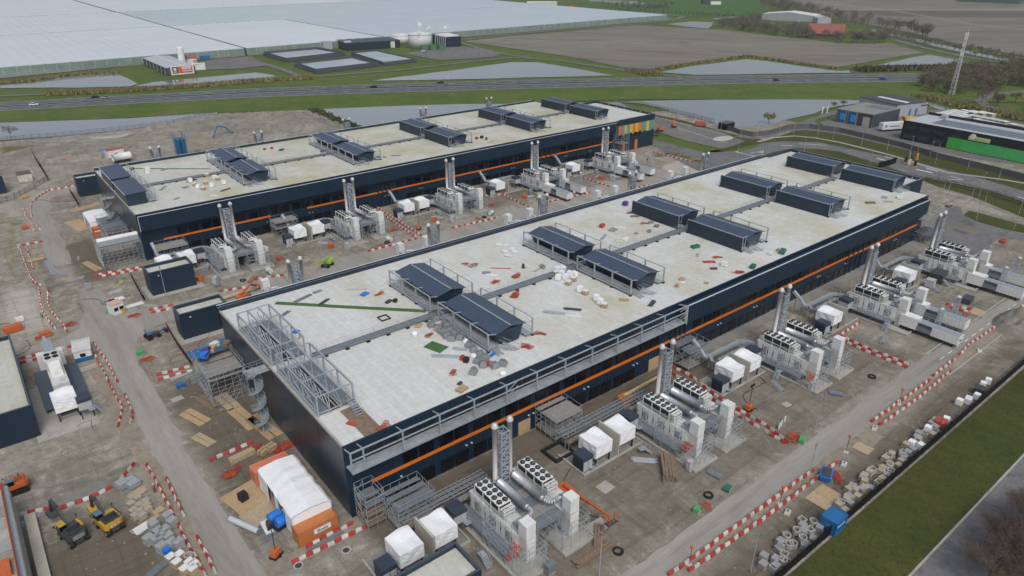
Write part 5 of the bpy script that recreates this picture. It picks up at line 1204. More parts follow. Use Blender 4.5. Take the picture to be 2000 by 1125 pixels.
# timber, pipes, boards, red grids
for nm, p, rz, b_, lb in [('cardboard_pile', (902, 761), .3, sheets(12, 2.2, 1.6, CARD), 'untidy brown cardboard pile near the front edge of the near roof'), ('grey_crate_top', (898, 749), .3, sheets(3, 1.2, .8, DKGREY), 'small dark slab behind the cardboard pile'),
    ('red_barrier_pile', (834, 656), .5, redrails(3), 'flat red barrier pieces left of the grey packs'), ('red_barrier_pile', (882, 730), 1.0, redrails(3), 'flat red barrier pieces below the metal profiles'), ('red_barrier_pile', (750, 832), .2, redrails(4), 'pale red barrier grids at the front edge of the near roof'), ('red_barrier_pile', (687, 828), 2.0, sheets(3, 2.0, 1.0, REDF), 'red sheet on the gutter below the bare steel frame'),
    ('red_barrier_pile', (1010, 540), .3, redrails(10), 'heap of red barrier grids behind the walkway, middle of the near roof'), ('red_barrier_pile', (1006, 578), .6, redrails(14), 'larger heap of red and orange grids with a green mat, near roof'), ('orange_grid_pile', (952, 712), .6, redrails(6), 'orange grids beside the grey packs at the roof edge'), ('red_barrier_pile', (1031, 677), 2.1, redrails(5), 'red grids right of the stair of the first front hood'), ('red_barrier_pile', (1053, 652), 2.2, redrails(4), 'red grids by the corner post of the first front hood'),
    ('red_barrier_pile', (968, 552), .4, redrails(5), 'red grids beside the back end of the walkway'), ('red_barrier_pile', (905, 517), 0, redrails(2), 'small red grid behind the first back hood'), ('red_tool_box', (924, 518), .2, redrails(2), 'red grid by a grey pallet behind the first back hood'),
    ('steel_profile_pile', (868, 697), 2.4, tubes(10, 6, GALV), 'loose galvanised profiles below the green mat square'), ('steel_profile_pile', (898, 683), 2.3, tubes(14, 3, GALV), 'short galvanised profiles among the grey packs'), ('scaffold_tube_pile', (1082, 612), 2.2, tubes(24, 5, GALV), 'stack of scaffold tubes on the roof behind the orange band middle'), ('dark_profile_pile', (1118, 605), 2.3, tubes(12, 4, DKGREY), 'dark profiles beside the scaffold tubes'), ('white_profile_pile', (1115, 618), 2.3, tubes(5, 5, WHITE), 'white profiles beside the dark profiles'),
    ('board_pile', (1218, 586), 2.4, sheets(5, 2.4, 1.3, WOOD), 'tan boards on pallet near the second front hood stair'), ('dark_lid_box', (1273, 594), .35, sheets(12, 3.0, .9, DKGREY), 'long dark slab right of the tan boards'), ('grey_pallet', (923, 520), 0, sheets(6, 2.2, 1.3, GREYB), 'grey slab pallet behind the first back hood'), ('white_blue_boards', (960, 538), 2.4, sheets(4, 3.2, 1.5, WHITE), 'half white half grey boards lying left of the red heap'), ('grey_boards', (950, 533), 2.4, sheets(4, 2.2, 1.5, GREYB), 'grey boards overlapping the white boards'),
    ('red_rail', (978, 525), 2.4, planks(4, 6, REDF, .12), 'long red rail pieces behind the white boards'), ('grey_boards', (1048, 528), .2, sheets(4, 2.4, .6, GALV), 'long grey trough by the crates'), ('black_drum', (1022, 524), 0, lambda: [('drum', MB().tube((0, 0, 0), (0, 0, 1.3), .35, 10), BLK), ('board', MB().cbox(.3, 0, 0, 1.2, 1.0, .08), WOOD)], 'black upright drum on a board, near roof'),
    ('grey_pallet', (1060, 524), .3, bundle(1.2, 1, .6, GREYB), 'grey bundle beside the black drum'), ('buff_pallet', (1058, 520), .3, bundle(1.1, 1, .4, CARD), 'buff bundle behind the grey bundle'), ('blue_sheet_pile', (712, 575), .4, sheets(7, 2.2, 1.4, BLUEB), 'blue plastic pile beyond the long green strip'), ('orange_net', (742, 574), .2, redrails(4), 'orange net heap beyond the long green strip'), ('dark_pipe_pile', (592, 583), .3, tubes(16, 5, GALVD), 'grey tube stack at the back left corner of the near roof'), ('grey_pallet', (620, 570), .2, sheets(6, 2.4, .9, GREYB), 'grey slab pack at the back edge of the near roof'), ('tool_trolley', (632, 590), .5, tubes(12, 3.6, DKGREY), 'dark pipes on a trolley by the long green strip'), ('grey_profile', (697, 566), 2.5, tubes(6, 5, GALV), 'grey profiles beyond the blue pile'), ('dark_toolbox', (772, 590), .3, bundle(1, .8, .7, BLK), 'black box near the bend of the green strip'), ('tool_pile', (758, 590), .4, planks(6, 2, DKGREY, .3, .2), 'dark tools beside the black box'),
    ('blue_sheet_pile', (578, 648), .4, sheets(6, 1.6, 1.2, BLUEB), 'blue sheets beside the bare steel frame'), ('timber_pile', (585, 658), .9, planks(5, 2.2, WOOD, .2, .12), 'yellow timber pieces beside the blue sheets'), ('grey_trolley', (558, 612), .5, tubes(10, 2.6, GALVD), 'grey props near the back hood frame'), ('timber_pallet', (818, 636), .5, sheets(3, 2.0, 1.6, WOOD), 'brown board with a sack near the walkway end'), ('red_generator', (903, 703), .3, bundle(1.0, .8, .9, REDF), 'small red machine among the grey packs'), ('black_generator', (911, 707), .6, bundle(1.3, 1, .9, BLK), 'black machine beside the small red machine'), ('blue_red_bundle', (962, 693), .4, sheets(6, 2, .8, BLUEB), 'blue and red packs at the foot of the hood stair'),
    ('red_machine', (1176, 444), .2, bundle(1.8, 1.2, 1.0, REDF), 'red machine on the bay behind the third hood row'), ('grey_boards', (1197, 449), .3, sheets(3, 3.4, 2.2, GREYB), 'grey board stack right of the red machine'), ('white_boards', (1212, 446), 2.4, planks(3, 3.6, WHITE, .5), 'white boards right of the grey board stack'), ('grey_boards', (1178, 463), .5, planks(6, 5, GALV, .3), 'grey planks before the red machine'), ('hose_coil', (1210, 471), 0, lambda: [('coil', MB().ring(0, 0, 1.5, 1.35, 0, .1, 18), GREENL), ('coil', MB().ring(1.4, .3, 1.4, 1.25, 0, .1, 18), WHITE)], 'yellow and white cable coils on the roof'), ('white_pack', (1222, 466), .4, sheets(4, 3, 1.4, WHITE), 'white pack beside the cable coils'), ('plank_pile', (1240, 423), 2.5, planks(8, 3, WOODD, .3, .12), 'brown planks beside the third back hood'), ('red_grid', (1258, 437), 2.5, redrails(4), 'orange-red grids beside the third back hood'), ('grey_pack_low', (1272, 434), .4, sheets(6, 2.4, 1.5, GREYB), 'grey low pack beside the third back hood'), ('timber_pallet', (1282, 442), .5, sheets(8, 2.2, 1.5, WOODD), 'brown pallet pile near the third back hood'), ('grey_pallet', (1268, 453), .5, bundle(1.6, 1.2, .5, GREYB), 'grey pallets near the walkway, third bay'), ('grey_pallet', (1242, 456), .3, sheets(3, 1.6, 1.2, GREYB), 'single grey sheet near the walkway'),
    ('red_trestle', (1227, 416), .2, redrails(3), 'red trestle at the corner of the third back hood'), ('green_skip', (1358, 484), -.2, bundle(2.6, 1.4, .7, GREEND), 'dark green tray on the bay beyond the third front hood'), ('green_skip', (1470, 523), .3, bundle(2.4, 1.3, .7, GREEND), 'dark green tray near the front roof edge'), ('green_skip', (1528, 494), .35, bundle(3.2, 1.6, .8, GREEND), 'large dark green tray by the fourth front hood'), ('grey_boards', (1362, 498), .6, sheets(3, 2.6, .8, GALV), 'grey boards by the green tray'), ('red_plank_pile', (1385, 512), 2.5, planks(8, 3.6, REDF, .3, .1), 'red-brown plank pile on the third bay'), ('red_grid', (1400, 503), 2.5, redrails(4), 'red grids above the white caged pack'), ('white_cage', (1415, 519), .3, bundle(1.8, 1.6, 1.0, WHITE), 'white caged pack on the third bay'), ('dark_pallet', (1394, 526), 2.5, planks(6, 2, DKGREY, .3, .15), 'dark pile left of the caged pack'), ('red_raft', (1442, 533), 2.6, redrails(9), 'orange-red heap near the front roof edge'), ('timber_heap', (1332, 545), .4, sheets(5, 2, 1.4, WOOD), 'brown heap near the front roof edge, third bay'), ('white_rag', (1334, 552), .5, sheets(4, 1.4, 1.2, WHITE), 'white sheets beside the brown heap'), ('timber_heap', (1380, 553), .4, sheets(4, 1.4, 1.2, WOOD), 'brown pallet alone near the front roof edge'), ('timber_heap', (1322, 560), .4, bundle(1.2, 1, .5, CARD), 'buff crate at the front roof edge'),
    ('plank_stack', (1700, 397), 2.6, planks(10, 3.6, WOODD, .3, .15), 'rusty plank stack on the last bay of the near roof'), ('white_bundle', (1757, 388), .3, bundle(1.8, 1.6, .9, WHITE), 'white bundle on the last bay of the near roof'), ('grey_sheet_pile', (1727, 386), .4, sheets(6, 2.6, 1.8, GALV), 'pale sheet pile on the last bay'), ('tan_board', (1735, 394), 2.4, sheets(3, 3.0, 1.6, CARD), 'tan boards before the pale sheet pile'), ('white_bundle', (1505, 498), .2, bundle(1.0, 1, .9, WHITE), 'white box by the large green tray'), ('yellow_lamp_stand', (1517, 490), .2, planks(4, 1.4, YEL, .2, .4), 'yellow stand by the large green tray'), ('purple_tarp_box', (1221, 401), .3, lambda: [('box', MB().cbox(0, 0, 0, 1.8, 1.6, 1.3), PURP), ('tarp_fold', MB().cbox(0, 0, 1.3, 1.5, 1.3, .12, .2), PURP)], 'box under a purple tarp by the back edge of the near roof'),
    ('purple_bag', (629, 297), .3, lambda: [('bag', MB().lathe(0, 0, [(.8, 0), (.9, .5), (.5, .9)], 9), PURP), ('tie', MB().lathe(0, 0, [(.2, .9), (.1, 1.1)], 6), BLK)], 'purple bag on the walkway of the far roof'), ('red_box', (517, 293), .2, bundle(1, .8, .7, REDF), 'red machine on the second bay of the far roof'), ('red_box', (531, 291), .4, bundle(1.1, .8, .7, REDF), 'second red machine on the far roof'), ('green_tray', (550, 294), .4, bundle(2.2, 1.2, .6, GREEND), 'dark green tray on the far roof'), ('red_box', (823, 262), .1, redrails(6), 'red grids between the hoods of the far roof'), ('red_box', (931, 272), .2, bundle(1.2, 1, 1, REDF), 'red machine on the fourth bay of the far roof'), ('dark_machine', (941, 270), .5, bundle(1.6, 1.2, 1, BLK), 'black machine on the fourth bay of the far roof'), ('dark_machine', (950, 273), .9, bundle(1.3, 1.0, 1, DKGREY), 'second dark machine on the fourth bay, far roof'), ('orange_plank', (957, 277), .2, planks(3, 4, SAFETY, .3), 'orange plank on the fourth bay, far roof'), ('teal_box', (738, 309), .3, bundle(2.2, 1.4, .6, BLUE), 'teal box by the third front hood, far roof'), ('wood_pile', (750, 308), 2, planks(3, 2, WOOD, .3, .2), 'small timber pile by the teal box'), ('grey_sheet_pile', (773, 304), 2.5, sheets(4, 4, 1.2, GREYB), 'grey sheets on the third bay, far roof'), ('dark_machine', (258, 332), .4, bundle(1.5, 1, .8, BLK), 'dark machine on the left bay of the far roof'), ('grey_boards', (322, 331), .4, sheets(4, 3.2, 1.6, GREYB), 'grey boards on the left bay of the far roof'), ('grey_boards', (318, 368), 1.0, sheets(3, 5, 1.0, GREYB), 'long grey boards on the front left bay, far roof'), ('grey_boards', (362, 366), .4, sheets(4, 2.4, 1.8, GREYB), 'grey slab stack left of the crates, far roof'), ('navy_tarp', (374, 353), .4, sheets(5, 4, 1.4, NAVYF), 'navy tarp behind the crates of the far roof'), ('dark_steel_pile', (440, 371), .4, tubes(14, 4, DKGREY), 'dark steel pile right of the crates, far roof'), ('grey_trestle', (345, 388), .4, tubes(8, 2, GALVD), 'grey trestles near the front edge, far roof'), ('white_boards', (418, 382), 2.4, sheets(4, 2.6, 1, WHITE), 'white boards near the front edge, far roof'), ('buff_box', (405, 344), .2, bundle(1.4, 1.2, .8, CARD), 'buff box behind the crates, far roof')]:
    prop(nm, lb, 'roof material', b_, onroof(*p), rz)
# goods on the ground -------------------------------------------------------------
def gnd(x, y, z=.012): return (*G(x, y), z)
for nm, p, rz, b_, lb, cat in [('timber_beam_stack', (1303, 918), 2.36 + pi / 2, planks(14, 6.0, WOODD, .45, .38), 'stack of weathered timber beams beside the second generator yard', 'timber'), ('timber_beam_stack', (1157, 1083), 0, planks(10, 7, WOODD, .4, .2), 'long rusty beams in front of the first generator yard', 'timber'), ('timber_beam_stack', (1172, 1052), 2.3 + pi / 2, planks(6, 5, WOODD, .4, .3), 'short beams beside the first generator yard', 'timber'), ('concrete_slab', (1168, 1028), 0, sheets(3, 3.2, 2.2, CONC), 'pale concrete slab behind the first intake towers', 'slab'),
    ('trench_box', (1090, 884), 0, lambda: [('frame', MB().box(-2.2, -2, .0, 2.2, -1.6, .5).box(-2.2, 1.6, 0, 2.2, 2, .5).box(-2.2, -1.6, 0, -1.8, 1.6, .5).box(1.8, -1.6, 0, 2.2, 1.6, .5), BLK)], 'black square frame left of the dark cabinet', 'frame'), ('grey_cabinet', (1347, 917), 0, bundle(1.2, .8, 1.8, MATS['cab_grey'], bands=False), 'grey street cabinet at the corner of the second bund', 'cabinet'), ('grey_cabinet', (1584, 762), 0, bundle(1.2, .8, 1.8, MATS['cab_grey'], bands=False), 'grey street cabinet at the corner of the third bund', 'cabinet'), ('grey_cabinet', (1074, 1117), 0, bundle(1.5, 1.0, 1.6, GALVD, bands=False), 'dark cabinet with pale lid at the bottom edge', 'cabinet'),
    ('manhole_surround', (1536, 791), 0, sheets(1, 1.6, 1.4, CONC), 'pale manhole frame before the third yard', 'manhole'), ('manhole_surround', (1183, 951), .1, sheets(1, 2.4, 2.2, CONC), 'large pale manhole frame before the second yard', 'manhole'), ('manhole_surround', (347, 779), .1, sheets(1, 2.2, 1.6, CONC), 'pale manhole frame right of the haul road', 'manhole'), ('manhole_surround', (172, 719), .1, sheets(2, 3.2, 2.0, CONC), 'pale concrete frame left of the haul road', 'manhole'), ('manhole_cover', (676, 1075), 0, lambda: [('ring', MB().ring(0, 0, .75, .5, 0, .06), CONC), ('cover', MB().lathe(0, 0, [(.5, 0), (.5, .03)], 12), DKGREY)], 'round manhole before the orange container', 'manhole'), ('manhole_cover', (583, 1105), 0, lambda: [('ring', MB().ring(0, 0, .75, .5, 0, .06), CONC), ('cover', MB().lathe(0, 0, [(.5, 0), (.5, .03)], 12), DKGREY)], 'round manhole by the path at the bottom edge', 'manhole'),
    ('plywood_sheets', (1612, 972), 0, lambda: [('board', MB().box(-2.6, -2.0, 0, -.02, 2.0, .04), PALLET), ('board', MB().box(.02, -2.0, 0, 2.6, 2.0, .045), CARD)], 'pale plywood pair on the ground behind the blue container', 'plywood'), ('plywood_sheets', (1690, 868), .05, lambda: [('board', MB().box(-2.6, -1.6, 0, 0, 1.2, .04), PALLET), ('board', MB().box(.1, -1.2, 0, 4.6, 1.6, .045), PATHG)], 'pale plywood strip beside the end of the barrier rows', 'plywood'), ('plywood_sheets', (1910, 610), 0, sheets(1, 4, 3, PALLET), 'plywood ramp at the street, right', 'plywood'), ('plywood_sheets', (1963, 575), 0, sheets(1, 4.4, 3, WOOD), 'brown plywood ramp further along the street', 'plywood'),
    ('plywood_sheets', (368, 822), 1.9, planks(3, 7, WOOD, 1.2, .04), 'plywood track leaf right of the haul road, nearest', 'plywood'), ('plywood_sheets', (430, 790), 1.7, planks(3, 7, PALLET, 1.2, .04), 'plywood track below the deck scaffold', 'plywood'), ('plywood_sheets', (462, 822), 1.7, planks(2, 9, WOOD, 1.3, .04), 'plywood track along the gable foundation', 'plywood'), ('plywood_sheets', (500, 840), 1.7, planks(2, 9, WOOD, 1.3, .04), 'long plywood track ending at the tent', 'plywood'), ('plywood_sheets', (500, 960), .2, sheets(2, 9, 6, WOOD), 'broad plywood floor left of the white tent', 'plywood'), ('plywood_sheets', (515, 1000), .25, sheets(2, 6, 4, PALLET), 'pale plywood floor at the open side of the tent', 'plywood'), ('plywood_sheets', (388, 865), 1.9, planks(2, 5, PALLET, .9, .04), 'short plank track by the left haul road', 'plywood'), ('plywood_sheets', (155, 440), 1.75, sheets(2, 12, 4.5, WOOD), 'plywood floor beside the tent of the far hall', 'plywood'), ('plywood_sheets', (172, 522), 1.8, planks(2, 9, WOOD, .9, .05), 'plank track in the wet ground before the far hall', 'plywood'), ('plywood_sheets', (168, 405), .3, sheets(1, 10, 3, WOOD), 'plywood strip before the back plant room', 'plywood'), ('plywood_sheets', (395, 790), 1.8, planks(3, 6, WOODD, 1.0, .04), 'dark plank track below the deck scaffold', 'plywood'),
    ('timber_batten_pack', (475, 894), .1, planks(20, 4.5, PALLET, .22, .2), 'pack of pale timber battens left of the tent', 'timber'), ('insulation_pack', (530, 880), .3, bundle(1.6, 1.3, 1.1, CARD), 'brown wrapped packs behind the pale container', 'pack'), ('insulation_pack', (515, 886), .5, bundle(1.8, 1.2, .8, CARD), 'tan pack behind the pale container', 'pack'), ('red_barrier_heap', (552, 876), .2, redrails(8), 'heap of red barriers at the foot of the gable', 'barrier heap'), ('red_barrier_heap', (498, 877), .2, redrails(6), 'red barriers beside the tan pack', 'barrier heap'), ('green_net', (557, 866), .3, redrails(3), 'green and orange net at the foot of the gable', 'net'), ('mixed_barrier_heap', (455, 925), .3, redrails(10), 'tumbled red and white barriers left of the tent', 'barrier heap'), ('black_box', (476, 977), .2, bundle(1.2, 1.2, 1.3, BLK, bands=False), 'black box on the plywood floor', 'box'), ('air_tube', (478, 1030), 2.0, lambda: [('tube', MB().tube((-3, 0, .5), (3, 0, .5), .45, 12), FLASH), ('band', MB().tube((-3.05, 0, .5), (-2.9, 0, .5), .48, 12), GALVD), ('band', MB().tube((2.9, 0, .5), (3.05, 0, .5), .48, 12), GALVD)], 'long pale tube lying beside the haul road', 'tube'), ('blue_pump', (545, 1022), .2, lambda: [('tank', MB().tube((-1, .9, 1.0), (.9, .9, 1.0), .75, 12), BLUEB), ('tank', MB().tube((-.9, -.8, 1.0), (1.0, -.8, 1.0), .8, 12), BLUEB), ('frame', MB().box(-1.2, -1.6, .1, 1.2, 1.7, .3), BLK), ('hose_head', MB().cbox(-1.5, 0, .3, .7, .8, 1.0), DKGREY)], 'pair of bright blue tanks before the tent opening', 'tank'), ('white_boards', (520, 1030), 1.6, sheets(4, 3, 1, WHITE), 'white boards left of the blue tanks', 'boards'), ('trolley', (523, 1048), .3, tubes(8, 1.8, GALVD), 'grey trolley below the white boards', 'trolley'), ('white_cabinet', (563, 1010), .1, bundle(1.2, .6, 1.7, WHITE, bands=False), 'white cabinet in the tent opening', 'cabinet'),
    ('green_bin', (1360, 1000), .3, bundle(1.2, .8, .8, GREENB, bands=False), 'bright green bin at the edge of the haul road', 'bin'), ('red_stand', (1373, 994), .3, redrails(2), 'red stand beside the bright green bin', 'stand'), ('green_bin', (1566, 862), .3, bundle(1.4, 1, .6, GREENB, bands=False), 'green bin at the end of the barrier double row', 'bin'), ('dark_bin', (1420, 957), .3, bundle(1.4, 1, .5, GREEND, bands=False), 'dark green box on the soil by the haul road', 'bin'), ('red_barrier_heap', (1552, 855), .3, redrails(7), 'tangle of red barriers at the end of the double row', 'barrier heap'), ('sign_board_set', (1525, 833), .2, lambda: [('board', MB().box(-1.2, -.05, 0, -.5, .05, 1.2), WHITE), ('board', MB().box(-.2, -.05, 0, .5, .05, 1.2), WHITE), ('board', MB().box(1.4, -.05, 0, 2.1, .05, 1.2), WHITE)], 'three white notice boards leaning on the barriers', 'sign'), ('red_barrier_heap', (1960, 472), .1, redrails(10), 'red barrier heap on the asphalt beyond the last near yard', 'barrier heap'), ('red_barrier_heap', (1887, 612), .3, redrails(4), 'red barrier tangle beyond the fourth near yard', 'barrier heap'), ('red_barrier_heap', (1847, 666), .3, redrails(2), 'red frame on the kerb before the fourth yard', 'barrier heap'), ('red_barrier_heap', (1866, 650), .3, redrails(2), 'second red frame on the kerb before the fourth yard', 'barrier heap'), ('dark_skip', (1830, 548), .1, bundle(4.5, 3.2, 2.4, DKGREY, bands=False), 'dark tarpaulined unit between fourth and fifth near yards', 'skip'), ('grey_skip', (1888, 590), .1, bundle(3.5, 2, 1.2, DKGREY, bands=False), 'low grey skip before the fifth near yard', 'skip'), ('white_cube', (1815, 560), .1, bundle(2.0, 2, 2.0, MATS['cab_grey'], bands=False), 'pale cube left of the dark tarpaulined unit', 'box'),
    ('red_rack', (287, 703), .1, redrails(5), 'red barrier box right of the haul road', 'barrier heap'), ('green_rack', (275, 692), .2, bundle(1.4, 1, .7, GREENB, bands=False), 'green frame above the red barrier box', 'frame'), ('teal_box', (354, 757), .1, bundle(1.6, 1.0, .8, BLUE, bands=False), 'teal box below the barrier pair', 'box'), ('grey_drum', (379, 748), .1, bundle(1.3, 1.2, 1.4, GREYB), 'grey drum near the deck scaffold', 'drum'), ('grid_panel', (353, 734), .12, tubes(16, 4, GALV), 'grey grid bundle lying on the barrier pair', 'steel'), ('red_rack', (135, 635), .5, redrails(5), 'red tangle at the end of the gravel footpath', 'barrier heap'), ('orange_skip', (27, 647), .15, bundle(3.6, 1.8, 1.4, SAFETY, bands=False), 'long orange box at the far left', 'box'), ('orange_pump', (90, 657), .15, bundle(2.2, 1.3, 1.1, SAFETY, bands=False), 'orange pump on wheels near the path end', 'pump'), ('red_box', (76, 663), .15, bundle(1.2, .8, .6, REDF, bands=False), 'small red box beside the orange pump', 'box'), ('white_pump', (40, 628), .15, bundle(1.6, 1.2, 1.0, WHITE), 'white pump with hoses at the far left', 'pump'), ('orange_pump', (50, 447), .1, bundle(1.8, 1.2, 1.0, SAFETY, bands=False), 'orange pump on the bank by the haul road bend', 'pump'), ('yellow_box', (50, 386), .1, bundle(2, 1.2, .8, YEL, bands=False), 'yellow box behind the haul road bend', 'box'), ('orange_box', (131, 315), .1, bundle(3.6, 2, 1.2, SAFETY, bands=False), 'orange unit on the pale lot at the far left', 'box'), ('white_slab', (140, 314), .1, sheets(3, 4, 2, WHITE), 'white slab beside the orange unit', 'slab'), ('timber_heap', (70, 508), .1, sheets(8, 4, 2, WOOD), 'brown timber heap beside the big puddle', 'timber'), ('yellow_marker', (237, 553), .1, bundle(.9, .7, .5, GREENL, bands=False), 'lime yellow marker on the soil left of the plant room', 'marker'), ('spoil_plate', (225, 570), .1, sheets(2, 3, 2, CONC), 'pale slab with a hole left of the plant room', 'slab'), ('spoil_plate', (228, 585), .1, sheets(3, 3.4, 1.8, WHITE), 'white-rimmed tray left of the plant room', 'tray'), ('grey_sheet_pile', (212, 590), .1, sheets(3, 3.2, 2.0, GALVD), 'grey sheets left of the guard hut', 'sheets'), ('white_tray', (262, 596), .1, sheets(4, 4, 1.6, WHITE), 'white tray right of the guard hut', 'tray'), ('yellow_tank', (242, 610), 0, bundle(.8, .8, 1.0, YEL, bands=False), 'yellow tank at the corner of the guard hut', 'tank'), ('green_box', (210, 612), .1, bundle(.9, .7, .5, GREENB, bands=False), 'green box left of the guard hut', 'box'), ('red_trestle', (262, 618), .1, redrails(5), 'brown-red trestles right of the guard hut', 'trestle'), ('blue_tarp', (410, 682), .15, sheets(3, 7.5, 4, BLUE), 'blue tarpaulin on the scaffold deck by the gable', 'tarpaulin')]:
    zz = 7.4 if lb.startswith('blue tarpaulin') else .012
    loc = (*G(p[0], p[1], zz), zz) if zz > 1 else gnd(*p)
    prop(nm, lb, cat, b_, loc, rz)
for p, m, lb in (((416, 686), CARD, 'tan box on the blue tarpaulin'), ((400, 698), BLUEB, 'blue drum on the scaffold deck'), ((420, 678), WHITE, 'white pack on the blue tarpaulin'), ((405, 690), PURP, 'dark pack on the blue tarpaulin'), ((444, 676), WOODD, 'brown reel at the gable edge of the scaffold deck')):
    prop('deck_pack', lb, 'pack', bundle(1.6, 1.1, .9, m, bands=False), (*G(*p, 7.6), 7.6), random.random())
# paver pallets, concrete pipes and blocks along the black fence
def pipe_ring(): return [('ring', MB().ring(0, 0, .62, .46, 0, .9, 14), CONC)]
def gully(): return [('block', MB().box(-.55, -.55, 0, .55, -.38, .8).box(-.55, .38, 0, .55, .55, .8).box(-.55, -.38, 0, -.38, .38, .8).box(.38, -.38, 0, .55, .38, .8), CONC)]
def kerbpack():
    return [('pallet', pallet_mb(), PALLET)] + [('kerb_stone', MB().box(-.55, -.5 + .26 * k, .14 + .26 * j, .55, -.27 + .26 * k, .38 + .26 * j), GREYP) for k in range(4) for j in range(3)]
def paverpack():
    return [('pallet', pallet_mb(), PALLET)] + [('paver_layer', MB().cbox(0, 0, .14 + .2 * j, 1.1, 1.0, .19, random.uniform(-.03, .03)), PAVER) for j in range(4)]
random.seed(11)
def along(n, xa, xb, ya, yb, kinds):
    for i in range(n):
        x, y = xa + (xb - xa) * (i + random.random()) / n, random.uniform(ya, yb); k = random.choice(kinds)
        nm, lb, b_, ct = {'ring': ('concrete_pipe_ring', 'round concrete pipe ring in the store along the black fence', pipe_ring, 'pipe ring'), 'gully': ('concrete_gully', 'square hollow concrete block in the store along the black fence', gully, 'concrete block'), 'kerb': ('kerb_pallet', 'pallet of grey kerb stones along the black fence', kerbpack, 'pallet'), 'paver': ('paver_pallet', 'pallet of buff pavers along the black fence', paverpack, 'pallet'), 'white': ('white_pallet', 'white wrapped pallet along the black fence', wrapped, 'pallet')}[k]
        prop(nm, lb, ct, b_, (x, y, .012), random.uniform(-.3, .3), 'masonry store along the black fence', 'store' + k)
along(26, 72, 86, 32.9, 36.2, ['ring', 'gully', 'ring', 'kerb', 'gully', 'kerb']); along(34, 91, 112, 32.9, 35.4, ['paver', 'kerb', 'gully', 'kerb', 'paver', 'paver']); along(20, 112, 128, 32.9, 35.0, ['kerb', 'kerb', 'gully', 'paver', 'white']); along(4, 134, 141, 33.2, 34.6, ['white', 'white'])
for p, m, lb in (((1912, 768), DKGREY, 'dark skip with white bags against the black fence'), ((1835, 832), REDF, 'red plastic stack against the black fence')):
    prop('fence_pile', lb, 'stack', bundle(2.0, 1.6, 1.2, m), gnd(*p), .1)
for p, lb in (((1918, 757), 'white bag on the dark skip'), ((1928, 750), 'white crate behind the dark skip'), ((1846, 826), 'white crate behind the red stack')): prop('white_bale', lb, 'bag', wrapped, gnd(*p), .2, None, 'bale')
# pallets by the excavators
for i, p in enumerate([(258, 990), (262, 1003), (270, 978), (274, 992), (285, 985), (276, 1003), (288, 993), (266, 1012), (279, 1012), (290, 1000)]):
    prop('paver_pallet', 'pallet of buff pavers in the small block beside the excavators', 'pallet', paverpack, gnd(*p), .35, 'paver pallets by the excavators', 'storepaver')
for i, p in enumerate([(303, 1035), (312, 1048), (318, 1060), (325, 1045), (332, 1058), (338, 1070), (308, 1063), (318, 1078), (330, 1018), (338, 1028), (351, 1070), (293, 1062)]):
    prop('block_stack', 'grey concrete block stack in the long rows by the left haul road', 'block stack', bundle(1.3, 1.1, 1.4, GREYP, bands=False), gnd(*p), .35, 'grey block stacks', 'gblock')
for i, p in enumerate([(335, 1095), (347, 1105), (352, 1090), (362, 1118), (372, 1105), (378, 1118), (380, 1108)]):
    prop('wrapped_crate', 'brown box with white lid in the bottom row by the left haul road', 'crate', crate, gnd(*p), .35, 'boxed pallets by the haul road', 'crateTrue')
for i, (p, b_, lb) in enumerate([((240, 952), bundle(1.6, 1.6, 1.1, GREYP, bands=False), 'pale grey block pack behind the paver block'), ((258, 948), bundle(1.8, 2.4, .9, GALV, bands=False), 'pale grey sheet pack behind the paver block'), ((268, 964), sheets(4, 2.6, 1.6, PALLET), 'flat tan pallets behind the paver block'), ((285, 1022), sheets(3, 4.4, .8, PALLET), 'long tan timber between pallet blocks'), ((278, 1032), sheets(5, 2.2, 1.4, WHITE), 'white bag pile between pallet blocks'), ((328, 1083), bundle(.9, .8, 1.0, BLUEB, bands=False), 'bright blue bin among the grey blocks'), ((310, 1110), tubes(20, 3, GALVD), 'grey steel bundle at the bottom edge'), ((370, 1092), pipe_ring, 'concrete ring by the barrier row'), ((58, 1015), tubes(8, 3, GALV), 'grey trestles left of the excavators'), ((310, 998), sheets(6, 1.6, 1.1, PALLET), 'tan pallet right of the paver block')]):
    prop('site_material', lb, 'site material', b_, gnd(*p), .35)
